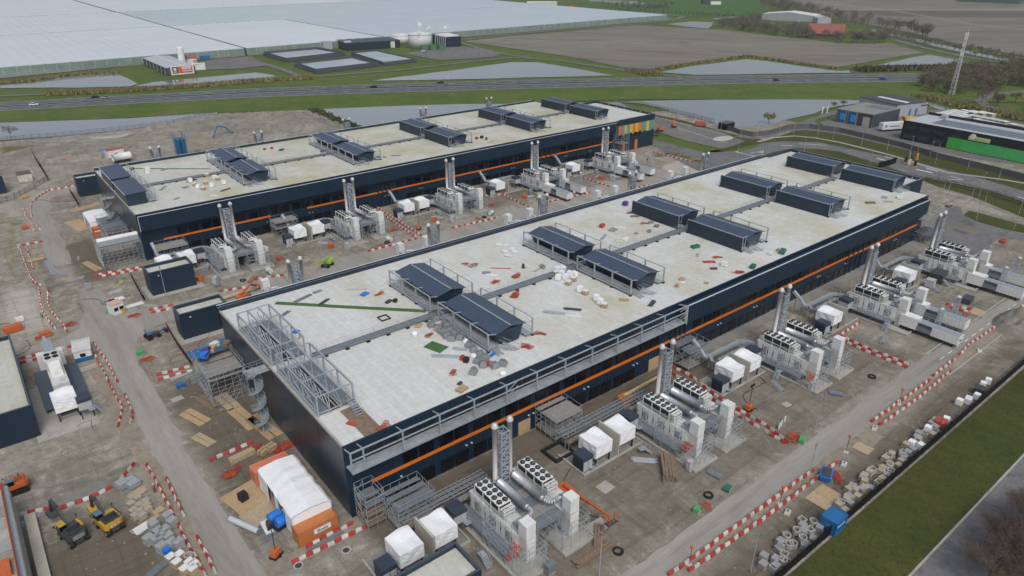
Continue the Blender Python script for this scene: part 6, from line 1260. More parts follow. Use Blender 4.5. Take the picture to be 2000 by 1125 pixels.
# ================================================================ containers, tents, machines
def text(T, body, size, loc, rot, m, name='lettering'):
    cu = bpy.data.curves.new(name, 'FONT'); cu.body = body; cu.size = size; cu.extrude = .01; cu.align_x = 'CENTER'; cu.align_y = 'CENTER'; cu.materials.append(m)
    t_ = bpy.data.objects.new('t_', cu); me = bpy.data.meshes.new_from_object(t_); bpy.data.objects.remove(t_)
    o = inst(name, me, T, loc); o.rotation_euler = rot; return o
INK = mat('black_print', (.015, .015, .017), .6); PALEBLUE = mat('pale_blue_print', (.45, .62, .78), .6)
def container(label, loc, rz, L_, m, bar_m, w=2.44, h=2.6):
    T = thing('shipping_container', label, 'container', loc, rz)
    b = MB(); b.box(-L_ / 2 + .1, -w / 2 + .05, .15, L_ / 2 - .1, w / 2 - .05, h - .06)
    b.build('container_body', m, T)
    c = MB(); n = int(L_ / .3)
    for k in range(n):
        x = -L_ / 2 + .2 + k * (L_ - .4) / n
        for y in (-w / 2 + .05, w / 2 - .05): c.box(x, y - .035, .2, x + .15, y + .035, h - .12)
    c.build('side_rib', m, T)['kind'] = 'stuff'
    f = MB()
    for x in (-L_ / 2, L_ / 2):
        for y in (-w / 2, w / 2): f.bar((x * .99, y * .98, 0), (x * .99, y * .98, h), .13)
    for z in (.08, h - .06):
        for y in (-w / 2, w / 2): f.bar((-L_ / 2, y * .98, z), (L_ / 2, y * .98, z), .12)
        for x in (-L_ / 2, L_ / 2): f.bar((x * .99, -w / 2, z), (x * .99, w / 2, z), .12)
    f.build('corner_frame', m, T)
    d = MB().box(-L_ / 2 - .03, -w / 2 + .15, .2, -L_ / 2 + .08, -.02, h - .15).mesh('door', bar_m); inst('door', d, T); inst('door', d, T, (0, w / 2 - .13, 0))
    return T
T = container('orange container with a white lettered board at the front of the white tent', (25.9, 79.55, .012), .01, 6.06, RUSTO, RUSTO)
MB().box(-.7, -1.34, 1.15, 1.9, -1.27, 2.0).build('sign_board', WHITE, T); text(T, 'Boels', .78, (.6, -1.36, 1.58), (pi / 2, 0, 0), INK)
prop('gutter_channel', 'long grey channel lying before the orange container', 'channel', planks(2, 6, GALVD, .3, .2), (26.2, 77.6, .012), .03)
container('pale orange container behind the white tent', (25.7, 96.2, .012), .02, 6.06, RUSTO2, RUSTO2)
T = container('bright blue container with pale worn lettering by the black fence', (*G(1624, 1030), .012), .02, 3.2, BLUE, BLUE, 2.5, 2.5)
for k in range(9): MB().box(-1.63, -1.0 + k * .22, 1.35, -1.60, -.86 + k * .22, 1.75 - .1 * (k % 3)).build('worn_print', PALEBLUE, T)
for k in range(8): MB().box(-1.1 + k * .27, -1.27, 1.35, -.94 + k * .27, -1.24, 1.7 - .08 * (k % 2)).build('worn_print', PALEBLUE, T)
def tent(label, x0, x1, y0, y1, h, rz, loc):
    T = thing('sheeted_tent', label, 'tent', loc, rz); n = 10; V = []; rr = random.Random(5); prof = [(x0, .3), (x0, h * .86), (x0 + (x1 - x0) * .07, h * .93), ((x0 + x1) / 2, h * .99), (x1 - (x1 - x0) * .07, h * .93), (x1, h * .86), (x1, .9)]
    mb = MB()
    for j in range(n + 1):
        y = y0 + (y1 - y0) * j / n
        for k, (x, z) in enumerate(prof): mb.v.append((x + rr.uniform(-.06, .06), y, z + (rr.uniform(-.10, .10) if 0 < k < 6 else rr.uniform(-.25, .25)) + (.06 if j % 2 else 0)))
    m = len(prof)
    for j in range(n):
        for k in range(m - 1):
            if k == 0 and j in (2, 3, 5, 6): continue   # torn open side
            mb.f.append((j * m + k, j * m + k + 1, (j + 1) * m + k + 1, (j + 1) * m + k)); mb.m.append(0)
    for j in (0, n): mb.f.append(tuple(j * m + k for k in range(m))); mb.m.append(0)
    mb.build('sheeting', WRAP, T)
    fr = MB()
    for j in range(0, n + 1, 2):
        y = y0 + (y1 - y0) * j / n
        for a, b_ in zip(prof, prof[1:]): fr.bar((a[0] * .98, y, a[1] - .12), (b_[0] * .98, y, b_[1] - .12), .08)
    fr.build('hoop_frame', GALV, T)['kind'] = 'stuff'
    return T
tent('white sheeted tent spanning two orange containers beside the near hall gable', -3.1, 3.1, -6.4, 6.9, 4.5, .0, (26.0, 86.8, 0))
T = container('orange container with white print before the small tent at the far hall', (27.2, 233.9, .012), 0, 6.06, SAFETY, SAFETY); 
for k in range(3): MB().box(-2.6 + k * .5, -1.27, 1.5, -2.2 + k * .5, -1.24, 2.0).build('white_print', WHITE, T)
tent('small white sheeted tent beside the far hall gable', -3.1, 3.1, -5.8, 5.8, 4.2, 0, (27.2, 241.3, 0))
def cabin(label, loc, rz, L_, w, h, m, mroof, windows=2, name='site_cabin', cat='cabin'):
    T = thing(name, label, cat, loc, rz); MB().box(-L_ / 2, -w / 2, .1, L_ / 2, w / 2, h).build('wall', m, T); MB().box(-L_ / 2 - .12, -w / 2 - .12, h, L_ / 2 + .12, w / 2 + .12, h + .14).build('roof', mroof, T)
    for k in range(windows):
        x = -L_ / 2 + (k + .5) * L_ / windows; f = MB().box(x - .6, -w / 2 - .05, 1.0, x + .6, -w / 2 - .003, 2.0).build('window', WHITE, T); MB().box(x - .5, -w / 2 - .07, 1.08, x + .5, -w / 2 - .051, 1.92).build('pane', BLACKG, f)
    MB().box(L_ / 2 + .003, -.45, .1, L_ / 2 + .05, .45, 2.1).build('door', MATS['cab_grey'], T); return T
cabin('white guard hut with red roof edge beside the road junction', (*G(229, 611), .01), .35, 2.6, 2.4, 2.7, WHITE, mat('pale_red_roof', (.55, .35, .30), .7), 2)
T = cabin('white welfare unit with blue skirt at the top of the left barrier rows', (*G(164, 694), .01), -.12, 3.2, 5.6, 2.5, WHITE, OFFW, 1); MB().box(-1.62, -2.9, .1, 1.62, -2.81, 1.0).build('blue_skirt', BLUE, T)
for k in range(5): MB().box(-1.3 + k * .6, 1.8, 2.64, -1.0 + k * .6, 2.6, 2.8).build('roof_vent', CREAM, T)
cabin('white cabin with red trim behind the white tank, far hall', (*G(226, 306), .01), .2, 6.5, 3.0, 3.2, WHITE, REDF, 1)
T = thing('storage_tank', 'white horizontal tank on dark cradle behind the far hall gable', 'tank', (*G(240, 316), 0), .15); MB().tube((-3.4, 0, 2.2), (3.4, 0, 2.2), 1.5, 16).build('tank_shell', WHITE, T, True); MB().box(-2.8, -1.2, .05, 2.8, 1.2, .8).build('cradle', BLK, T)
T = thing('water_tank', 'blue topped white tank left of the white cabin', 'tank', (*G(206, 305), 0)); MB().lathe(0, 0, [(1.2, 0), (1.2, 2.2)], 14).build('tank_shell', WHITE, T); MB().lathe(0, 0, [(1.22, 2.21), (1.0, 2.7), (.2, 2.9)], 14).build('tank_lid', BLUEB, T)
cabin('timber-clad store with dark brown roof on the pale lot at the far left', (*G(50, 353), .01), .0, 4.4, 5.0, 3.0, CREAM, mat('brown_roof', (.10, .085, .075), .8), 0)
# --- excavators
def excavator(label, loc, rz, body, boomc, tracked, pose, txt=None, upper=0.0, s=1.0):
    T = thing('excavator', label, 'excavator', loc, rz); T.scale = (s, s, s)
    if tracked:
        for y in (-1.15, 1.15): MB().extr_y([(-1.9, .35), (-1.6, 0), (1.6, 0), (1.9, .35), (1.6, .8), (-1.6, .8)], y - .28, y + .28).build('track', BLK, T)
        MB().box(-.9, -.9, .3, .9, .9, .95).build('undercarriage', DKGREY, T)
    else:
        MB().box(-1.9, -.5, .55, 1.9, .5, 1.1).build('undercarriage', DKGREY, T)
        for x in (-1.35, 1.35):
            for y in (-.95, .95):
                w = MB().tube((x, y - .25, .5), (x, y + .25, .5), .52, 14).build('wheel', BLK, T); MB().tube((x, y - .27, .5), (x, y + .27, .5), .24, 10).build('rim', GALV, w)
    u = bpy.data.objects.new('upper', None)
    c, n = cos(upper), sin(upper)
    def R(p): return (p[0] * c - p[1] * n, p[0] * n + p[1] * c, p[2])
    def put(mb, nm, m): mb.v = [R(p) for p in mb.v]; return mb.build(nm, m, T)
    put(MB().prism([(-1.5, -1.25), (1.1, -1.25), (1.1, 1.25), (-1.5, 1.25), (-1.95, .8), (-1.95, -.8)], 1.12, 1.95), 'house', body); put(MB().box(-1.4, -.95, 1.95, .1, .95, 2.2), 'engine_cover', DKGREY if txt else body)
    put(MB().hexa([(.0, .35, 1.2), (1.35, .35, 1.2), (1.35, 1.22, 1.2), (.0, 1.22, 1.2), (.05, .4, 2.75), (1.1, .4, 2.75), (1.1, 1.2, 2.75), (.05, 1.2, 2.75)]), 'cab', BLACKG); put(MB().box(.0, .36, 2.76, 1.15, 1.24, 2.84), 'cab_roof', mat('cab_roof_blue', (.10, .16, .21), .4))
    P = [Vector(q) for q in pose]
    b = MB(); b.bar(P[0], P[1], .38, .55); put(b, 'boom', boomc); put(MB().bar(P[1], P[2], .38, .5), 'boom_upper', boomc); put(MB().bar(P[2], P[3], .3, .4), 'stick', boomc)
    e = P[3]; put(MB().extr_y([(e.x - .1, e.z + .2), (e.x + .5, e.z + .1), (e.x + .7, e.z - .5), (e.x + .1, e.z - .75), (e.x - .5, e.z - .5)], e.y - .55, e.y + .55), 'bucket', boomc if not txt else YEL)
    g_ = MB()
    for k in range(5): g_.box(-1.2 + k * .22, -.8, 2.205, -1.1 + k * .22, .8, 2.24)
    put(g_, 'grille', BLK); put(MB().tube((-.9, -.7, 2.2), (-.9, -.7, 2.75), .07, 6), 'exhaust', BLK)
    hr = MB(); rail(hr, [(-1.4, -1.2, 1.95), (.9, -1.2, 1.95)], .55, .8, .04); rail(hr, [(-1.6, -1.0, 1.95), (-1.6, 1.0, 1.95)], .4, .9, .04); put(hr, 'handrail', DKGREY); put(MB().box(-1.98, -.85, 1.18, -1.5, .85, 1.36), 'bumper', BLK)
    for yy in (-1.1, 1.15): put(MB().bar((.9, yy, 1.9), (1.3, yy * 1.25, 2.3), .05).cbox(1.3, yy * 1.25, 2.2, .06, .18, .3), 'mirror', BLK)
    put(MB().hexa([(1.12, .42, 1.5), (1.38, .42, 1.3), (1.38, 1.16, 1.3), (1.12, 1.16, 1.5), (1.10, .46, 2.7), (1.16, .46, 2.6), (1.16, 1.12, 2.6), (1.10, 1.12, 2.7)]), 'windscreen', mat('cab_glass_grey', (.10, .13, .15), .15))
    r = MB().tube(P[0] + Vector((.6, 0, -.1)), P[1] + Vector((-.2, 0, -.2)), .08, 6); put(r, 'hydraulic_ram', GALV)
    if txt:
        o = text(T, txt, .62, R((-1.97, 0, 1.55)), (pi / 2, 0, -pi / 2 + upper), WHITE)
    return T
excavator('yellow wheeled excavator with white lettering, rear view, beside paver pallets', (*G(216, 1030), .01), 1.85, YEL, DKGREY, False, [(.9, 0, 1.6), (2.2, 0, 3.6), (3.6, 0, 3.4), (4.3, 0, 1.2)], 'CAT', .0, 1.12)
o = excavator('dark wheeled excavator with yellow cab roof and grey boom, left of its twin', (*G(146, 1052), .01), 1.85, DKGREY, DKGREY, False, [(.9, 0, 1.6), (2.6, 0, 3.9), (4.4, 0, 4.1), (5.6, 0, 1.6)], None, 0, 1.12)
for ch in o.children:
    if ch.name.startswith('cab_roof'): ch.data.materials[0] = YEL
p_ = MB().box(-.9, -1.24, 1.5, .6, -.9, 2.3).build('side_tank', YEL, o)
for k in range(3): MB().box(-2.0, -.7, 1.3 + k * .22, -1.96, .7, 1.38 + k * .22).build('rear_stripe', MATS['cab_grey'], o)
prop('small_skip', 'bright blue open skip beside the inner barrier row, right of the plywood pair', 'skip', lambda: [('skip_body', MB().hexa([(-1.1, -.7, .1), (1.1, -.7, .1), (1.1, .7, .1), (-1.1, .7, .1), (-1.5, -.9, 1.2), (1.5, -.9, 1.2), (1.5, .9, 1.2), (-1.5, .9, 1.2)]), BLUEB), ('skip_load', MB().box(-1.2, -.7, 1.21, 1.2, .7, 1.35), DKGREY)], (*G(1612, 934), .012), .4)
prop('red_trestle', 'red trestles with a white block beside the bright blue skip', 'trestle', redrails(6), (*G(1635, 932), .012), .8)
for p, lb in (((1346, 1104), 'thin pole with orange beacon at the start of the barrier rows'), ((1652, 884), 'thin pole with orange beacon at the end of the inner barrier row'), ((1523, 985), 'thin pole with orange beacon midway along the barrier rows'), ((1755, 790), 'thin pole with orange beacon on the right barrier rows')):
    prop('beacon_post', lb, 'beacon', lambda: [('pole', MB().tube((0, 0, 0), (0, 0, 3.2), .05, 6), DKGREY), ('beacon', MB().lathe(0, 0, [(.22, 3.2), (.28, 3.4), (.2, 3.65)], 8), SAFETY), ('foot', MB().cbox(0, 0, 0, .7, .7, .18), CREAM)], (*G(*p), .012), 0, 'beacon posts', 'beacon')
for k, p in enumerate(((1640, 902), (1530, 996), (1905, 680), (1700, 832))): prop('ballast_block', ['pale concrete foot at the end of the inner barrier row', 'pale concrete foot midway by the inner barrier row', 'pale concrete foot by the curved street row', 'pale concrete foot at the end of the lower right row'][k], 'concrete block', lambda: [('foot_block', MB().cbox(0, 0, 0, 1.3, .9, .35, taper=.85), CREAM), ('stub', MB().cbox(0, 0, .35, .15, .15, .3), BLK)], (*G(p[0] + 8, p[1] + 6), .012), .3, None, 'cfoot')
excavator('orange tracked mini excavator with dark cab at the left edge', (*G(33, 958), .01), 3.1, SAFETY, SAFETY, True, [(.9, 0, 1.4), (2.2, 0, 2.6), (3.4, 0, 2.2), (4.2, 0, .6)], None, .1, .95)
excavator('blue tracked excavator reaching into the soil heap behind the far hall', (*G(460, 270), .01), 2.7, WHITE, BLUE, True, [(.9, 0, 1.6), (3.2, 0, 4.6), (6.0, 0, 5.2), (8.2, 0, .9)], None, 0, 1.15)
# --- lifts, telehandlers, light masts
def boom_lift(label, loc, rz, base, boomc, L_, el, basket=True):
    T = thing('boom_lift', label, 'boom lift', loc, rz)
    MB().box(-1.5, -.6, .45, 1.5, .6, .9).build('chassis', DKGREY, T)
    wm = MB().tube((0, -.2, .45), (0, .2, .45), .45, 12).mesh('wheel', BLK)
    for x in (-1.1, 1.1):
        for y in (-.95, .95): inst('wheel', wm, T, (x, y, 0))
    MB().prism([(-1.9, -1.0), (.5, -1.1), (.5, 1.1), (-1.9, 1.0), (-2.3, .5), (-2.3, -.5)], .95, 1.7).build('turntable', base, T)
    e = (L_ * cos(el), L_ * sin(el)); MB().bar((-1.2, 0, 1.9), (-1.2 + e[0] * .6, 0, 1.9 + e[1] * .6), .42, .42).build('boom', boomc, T); MB().bar((-1.2 + e[0] * .55, 0, 1.9 + e[1] * .55), (-1.2 + e[0], 0, 1.9 + e[1]), .3, .3).build('fly_boom', boomc, T)
    if basket:
        q = MB(); x, z = -1.2 + e[0], 1.9 + e[1]; MB().box(x, -1.0, z - .9, x + .9, 1.0, z - .8).build('basket_floor', DKGREY, T); rail(q, [(x, -1, z - .8), (x + .9, -1, z - .8), (x + .9, 1, z - .8), (x, 1, z - .8), (x, -1, z - .8)], 1.1, .9); q.bar((x - .2, 0, z), (x, 0, z - .7), .15); q.build('basket_rail', base, T)
    return T
boom_lift('orange boom lift with cream boom parked along the near hall front', (*G(1226, 785), .01), .0, SAFETY, mat('cream_boom', (.60, .46, .22), .5), 11, .05)
boom_lift('orange articulated lift with folded boom behind the first near yard', (*G(1110, 975), .01), -1.62, SAFETY, SAFETY, 10.5, .16)
boom_lift('lime green telehandler with boom lowered on the road behind the near hall', (*G(640, 520), .01), 3.75, GREENL, GREENL, 9, .18, False)
boom_lift('orange boom lift parked behind the near hall, left end', (*G(478, 585), .01), .6, SAFETY, SAFETY, 5, .2)
boom_lift('orange lift folded low on the grey car park', (*G(1288, 257), .01), 2.6, SAFETY, SAFETY, 8, .45)
boom_lift('small orange lift further back on the car park', (*G(1316, 248), .01), .8, SAFETY, SAFETY, 5, .5)
T = thing('tower_pole', 'long cream pole lying on the barrier rows behind the near hall', 'pole', (*G(462, 580), .5), .12); MB().bar((-7, 0, .3), (7, 0, .3), .5, .5).build('pole_section', mat('cream_pole', (.58, .45, .25), .5), T); MB().cbox(6.5, 0, 0, 1.2, 1.2, .8).build('pole_head', SAFETY, T)
def light_tower():
    T = thing('light_tower', '', 'light mast'); MB().cbox(0, 0, .35, 1.5, 1.0, .9, taper=.9).build('generator_hood', SAFETY, T); MB().cbox(0, 0, .1, 1.8, 1.2, .25).build('trailer_frame', BLK, T); MB().bar((0, 0, 1.2), (0, 0, 5.4), .1).build('mast', DKGREY, T)
    for x in (-.35, .35): MB().cbox(x, 0, 5.3, .5, .25, .4).build('floodlight', BLK, T)
    wm = MB().tube((0, -.1, .3), (0, .1, .3), .3, 10).mesh('wheel', BLK)
    for y in (-.65, .65): inst('wheel', wm, T, (0, y, 0))
    return T
for p, lb in (((1462, 801), 'orange light tower on the soil right of the second near yard'), ((540, 1086), 'orange light tower between tent and bottom edge'), ((818, 448), 'orange light tower at the end of the far barrier rows'), ((1262, 200 + 138), 'orange light tower by the far pale yard')):
    place('lt', light_tower, lb, (*G(*p), .01), random.random(), 'light towers')
T = thing('small_tractor', 'small blue-grey tractor with front loader right of the road junction', 'tractor', (*G(298, 660), .01), .2)
MB().box(-.9, -.5, .6, 1.6, .5, 1.2).build('body', DKGREY, T); MB().box(-1.1, -.6, 1.2, .1, .6, 1.35).build('seat_deck', BLUE, T); MB().bar((1.6, 0, .8), (2.9, 0, 1.2), .3).build('loader_arm', BLUE, T); MB().bar((-1.0, 0, 1.3), (-1.3, 0, 2.6), .12).build('roll_bar', BLK, T); MB().cbox(3.1, 0, .5, .5, 1.5, .6).build('bucket', BLK, T)
for x, r in ((-.8, .65), (1.2, .45)):
    for y in (-.75, .75): MB().tube((x, y - .18, r), (x, y + .18, r), r, 12).build('wheel', BLK, T)
T = thing('piling_rig', 'tall blue drilling silo behind the far hall roof', 'silo', (*G(358, 312), 0))
for k in range(4): MB().lathe((k % 2) * 1.8 - .9, (k // 2) * 1.8 - .9, [(.95, 0), (.95, 8.5), (.3, 9.2)], 12).build('silo_tube', mat('deep_blue', (.012, .09, .19), .45), T)
f = MB()
for x in (-1.9, 1.9): f.bar((x, -1.9, 0), (x, -1.9, 11), .2); f.bar((x, 1.9, 0), (x, 1.9, 11), .2); f.bar((x, -1.9, 10), (x, 1.9, 10), .15)
f.build('silo_frame', BLUE, T)
T = thing('conveyor_ramp', 'pale plank ramp rising from the far hall to the blue silo', 'ramp', (0, 0, 0)); a, b_ = G(405, 297), G(368, 273, 6)
for k in range(4): MB().bar((a[0] + (k - 1.5) * 1.2, a[1], 1.0), (b_[0] + (k - 1.5) * 1.2, b_[1], 6.0), 1.15, .2).build('ramp_board', PALLET, T)
MB().bar((a[0], a[1] + 4, 0), (a[0], a[1] + 4, 2.5), .4).build('ramp_leg', GALV, T); MB().bar((b_[0], b_[1] - 3, 0), (b_[0], b_[1] - 3, 5.0), .4).build('ramp_leg', GALV, T)
# soil heaps
def heap(label, cx_, cy_, rx, ry, h, seed):
    rr = np.random.default_rng(seed); n, m = 26, 26; mb = MB(); Z = np.zeros((n, m)); ns = blur(rr.normal(0, 1, (n, m)), 2) * 1.2
    for i in range(n):
        for j in range(m):
            u, v = i / (n - 1) * 2 - 1, j / (m - 1) * 2 - 1; d = hypot(u, v); q = max(0, 1 - d * d); Z[i, j] = 1.0 * h * min(1, q * 1.6) * (1 + .45 * ns[i, j]) - .12; mb.v.append((u * rx + ns[i, j] * rx * .05, v * ry, Z[i, j]))
    for i in range(n - 1):
        for j in range(m - 1): mb.f.append((i * m + j, (i + 1) * m + j, (i + 1) * m + j + 1, i * m + j + 1)); mb.m.append(0)
    o = mb.build('soil_heap', HEAP, None, True, (cx_, cy_, 0)); tag(o, label, 'soil heap', 'soil heaps'); return o
HEAP, _ = ground_mat('heap_soil', (.195, .178, .148), (.29, .272, .235), .07, .7, cc=(.15, .135, .11), bump=.6, bs=1.2)
for lb, p, rx, ry, h in (('grey soil heap right of the blue excavator', (545, 258), 30, 22, 4), ('pale flat-topped soil heap behind the far hall', (520, 240), 26, 14, 3), ('dark soil heap left of the blue excavator', (345, 258), 22, 16, 3.2), ('low soil bank behind the white tank', (270, 288), 46, 12, 2.6), ('low soil bank at the far left', (190, 290), 34, 12, 2.2), ('weedy soil bank behind the pale lot', (120, 292), 30, 10, 1.8), ('soil heap beside the white pad at the far left', (430, 240), 26, 14, 2.5), ('dark soil heap on the strip at the right edge', (2000, 636), 9, 6, 2.2)):
    x, y = G(*p); heap(lb, x, y, rx, ry, h, int(rx * ry))
# left yard fragment
T = place('pad1', mk_pad(6.1, 16), 'pale concrete base with low rim beside the largest plant building at left', (0, 138, 0), 0, 'concrete bases')
T = thing('generator_container', 'pale generator container with four-fan hood beside the largest plant building', 'generator', (1.4, 141, 0))
MB().box(-2.3, -3, .9, 5.2, 13.5, 1.0).build('deck', MATS['coping_navy'], T); MB().box(0, 0, 1.0, 2.8, 7, 4.0).build('container_body', OFFW, T); MB().box(0, 6.0, 4.0, 2.8, 10.5, 6.2).build('fan_hood', OFFW, T); MB().extr_x([(6.0, 4.0), (3.0, 4.02), (6.0, 6.1)], .4, 2.4).build('sloped_duct', OFFW, T)
for k in range(4):
    f = inst('fan', bpy.data.meshes['fan'], T, (.75 + (k % 2) * 1.3, 7.6 + (k // 2) * 1.5, 6.21)); f.scale = (1.25, 1.25, 1); d = inst('fan_disc', bpy.data.meshes['fan_disc'], f)
MB().hexa([(.3, 10.5, 4.6), (2.5, 10.5, 4.6), (2.5, 12.5, 4.6), (.3, 12.5, 4.6), (1.2, 20.5, 4.8), (1.6, 20.5, 4.8), (1.6, 20.5, 5.2), (1.2, 20.5, 5.2)]).build('tapered_duct', GALV, T); MB().extr_x([(10.5, 4.2), (18.5, 4.6), (18.5, 5.0), (10.5, 6.2)], .5, 2.3).build('duct_cover', GALV, T); MB().box(-.9, 13.5, 1, 3.7, 15.0, 4.4).build('duct_frame', WHITE, T)
place('wrap1', None, 'white wrapped transformer box beside the largest plant building at left', (.5, 134.0, 0), 0, 'wrapped transformers'); place('cab0', None, 'raised dark-topped cabinet before the wrapped box, left yard', (4.0, 132.4, 0), 0, 'switch cabinets')
# unfinished slab at the bottom left corner
T = thing('unfinished_roof', 'unfinished decked roof with orange edge netting at the bottom left corner', 'building', (*G(20, 1060, 6), 0)); 
MB().box(-30, -22, .1, 1.0, 14, 5.6).build('wall', CONC, T)
for k in range(14): MB().box(-30, -22 + k * 2.6, 5.6, .2, -22 + k * 2.6 + 2.55, 5.75 + .05 * (k % 3)).build('deck_panel', [GREYP, CONC, GREYP, MATS['board_grey']][k % 4], T)
MB().box(.2, -22, 5.6, .9, 14, 5.8).build('edge_beam', GALV, T); MB().box(.15, -22, 5.8, .25, 14, 6.9).build('edge_net', SAFETY, T); MB().box(-30, 13.6, 5.8, .15, 13.7, 6.8).build('edge_net', SAFETY, T); MB().box(-2.6, -6.5, 5.8, -.4, -3.6, 6.6).build('orange_skip', SAFETY, T)
MB().box(1.6, -22, 0, 3.0, 12, .9).build('retaining_wall', CONCW, T)
# extra bits: lone wrapped stacks and soil patches before the halls are in the lists above
prop('mesh_barrier', 'red barrier panel ring on the second near yard scaffold', 'barrier panels', redrails(5), (*G(1343, 875, 2.5), 2.5), .4)
prop('mesh_barrier', 'red barrier panels on the first near yard scaffold', 'barrier panels', redrails(4), (*G(1003, 1078, 2.5), 2.5), .4); prop('mesh_barrier', 'red barrier panels on the third near yard scaffold', 'barrier panels', redrails(4), (*G(1582, 735, 2.5), 2.5), .4)
# ================================================================ cars
def mk_car(m):
    def f():
        T = thing('car', '', 'car'); MB().extr_y([(-2.1, .35), (2.1, .35), (2.15, .75), (1.1, .95), (-2.0, 1.0), (-2.15, .6)], -.88, .88).build('body', m, T)
        MB().hexa([(-1.5, -.8, .97), (.95, -.8, .93), (.95, .8, .93), (-1.5, .8, .97), (-1.1, -.65, 1.45), (.25, -.65, 1.45), (.25, .65, 1.45), (-1.1, .65, 1.45)]).build('glasshouse', BLACKG, T); MB().box(-1.1, -.66, 1.455, .3, .66, 1.5).build('roof', m, T)
        wm = MB().tube((0, -.1, .33), (0, .1, .33), .33, 10).mesh('wheel', BLK)
        for x in (-1.3, 1.3):
            for y in (-.8, .8): inst('wheel', wm, T, (x, y, 0))
        return T
    return f
SILV = mat('silver_paint', (.32, .34, .36), .3, .4); CW = mat('car_white', (.75, .76, .77), .3); CB = mat('car_black', (.012, .014, .018), .25); CBL = mat('car_blue', (.01, .06, .30), .3)
for p, m, rz, lb in (((67, 206), CW, -.42, 'white car on the near carriageway at the far left'), ((186, 191), CB, 2.72, 'black car ahead of a silver one on the far carriageway, left'), ((206, 192.5), SILV, 2.72, 'silver car just behind the black one, left'), ((722, 168.5), SILV, 2.66, 'silver car overtaking on the highway centre'), ((730, 170.5), CB, 2.66, 'dark car beside the silver one on the highway centre'), ((860, 162.5), CB, 2.62, 'black pickup-like car above the far hall'), ((1516, 158), CB, -.55, 'black car alone on the near carriageway right of centre'), ((1724, 156), CBL, -.58, 'blue car near the bare thicket on the highway'), ((827, 101), CW, .3, 'white car parked beside the green tanks')):
    place('car' + m.name, mk_car(m), lb, (*G(*p), .035), rz, 'cars on and by the highway')
T = thing('van', 'red van parked at the edge of the grey car park', 'van', (*G(1368, 247), .02), -.75)
MB().box(-2.5, -1, .4, 1.6, 1, 2.4).build('body', REDF, T); MB().hexa([(1.6, -1, .4), (2.7, -1, .4), (2.7, 1, .4), (1.6, 1, .4), (1.6, -1, 2.3), (1.9, -1, 2.3), (1.9, 1, 2.3), (1.6, 1, 2.3)]).build('cab', REDF, T)
for x in (-1.6, 1.7):
    for y in (-.95, .95): MB().tube((x, y - .1, .4), (x, y + .1, .4), .4, 10).build('wheel', BLK, T)
T = thing('mixer_truck', 'yellow tank truck beside the pale metal shed at right', 'truck', (*G(1772, 240), .02), -.3)
MB().tube((-3.5, 0, 2.2), (2.2, 0, 2.2), 1.25, 14).build('tank', YEL, T, True); MB().box(2.4, -1.2, .6, 4.2, 1.2, 3.0).build('cab', YEL, T); MB().box(-3.8, -1.1, .6, 4, 1.1, .95).build('chassis', BLK, T)
for x in (-2.6, -1.4, 3.2):
    for y in (-1, 1): MB().tube((x, y - .15, .5), (x, y + .15, .5), .5, 10).build('wheel', BLK, T)
# ================================================================ right-hand roads and verges
sheet('lawn', px((1266, 221), (1330, 234), (1430, 262), (1500, 274), (1560, 253), (1640, 260), (1800, 300), (2000, 345), (2150, 380), (2150, 470), (2000, 425), (1900, 384), (1830, 364), (1803, 353), (1700, 330), (1560, 296), (1500, 312), (1400, 313), (1340, 297), (1270, 262)), .014, GRASSD)
sheet('lawn', px((1881, 420), (1893, 411), (1924, 419), (2000, 440), (2100, 470), (2100, 485), (2000, 455), (1949, 445), (1911, 433), (1887, 425)), .014, GRASSD); sheet('lawn', px((1845, 400), (1862, 401), (1850, 410)), .014, GRASSD)
sheet('lawn', px((1270, 264), (1290, 262), (1340, 277), (1405, 291), (1380, 297), (1330, 287), (1272, 270)), .024, GRASS); sheet('lawn', px((1430, 293), (1480, 281), (1484, 285), (1455, 294), (1428, 296)), .036, GRASS)
sheet('car_park', px((1271, 224), (1290, 230), (1405, 256), (1456, 276), (1425, 287), (1408, 290), (1340, 275), (1290, 259), (1265, 251)), .020, ASPHP)
sheet('access_road', px((1268, 270), (1330, 286), (1380, 298), (1420, 296), (1450, 293), (1490, 279), (1530, 276), (1600, 278), (1700, 299), (1800, 320), (1870, 337), (1920, 350), (2000, 373), (2150, 410), (2150, 440), (2000, 394), (1940, 374), (1868, 359), (1830, 352), (1802, 345), (1772, 339), (1714, 319), (1640, 296), (1600, 291), (1550, 289), (1510, 297), (1470, 312), (1450, 322), (1380, 342), (1330, 318), (1290, 292), (1262, 279)), .022, ASPH)
sheet('access_road', px((1848, 409), (1863, 402), (1877, 404), (1881, 420), (1911, 434), (2000, 458), (2100, 484), (2100, 500), (1990, 468), (1955, 462), (1940, 470), (1927, 492), (1900, 502), (1870, 492), (1836, 474), (1845, 452), (1840, 430)), .018, ASPH)
sheet('site_soil_patch', px((1848, 431), (1880, 438), (1908, 449), (1906, 456), (1900, 458), (1881, 451), (1845, 441)), .030, PLOUGH2, .15, 2)
sheet('access_road', px((1430, 266), (1470, 262), (1520, 249), (1570, 236), (1620, 219), (1650, 211), (1690, 200), (1700, 201), (1660, 214), (1640, 222), (1600, 232), (1590, 238), (1600, 246), (1640, 254), (1700, 268), (1760, 283), (1830, 300), (2000, 337), (2150, 370), (2150, 378), (2000, 346), (1830, 308), (1760, 290), (1700, 276), (1640, 262), (1580, 254), (1540, 256), (1500, 268), (1470, 272)), .032, PALEC if False else ASPHP)
road('footpath', [(1480, 277), (1510, 269), (1550, 265.5), (1590, 269), (1640, 278), (1740, 303), (1850, 337), (1960, 351), (2100, 375)], 1.6, .034, mat('pale_footpath', (.34, .33, .32), .9, 0, .08, .5))
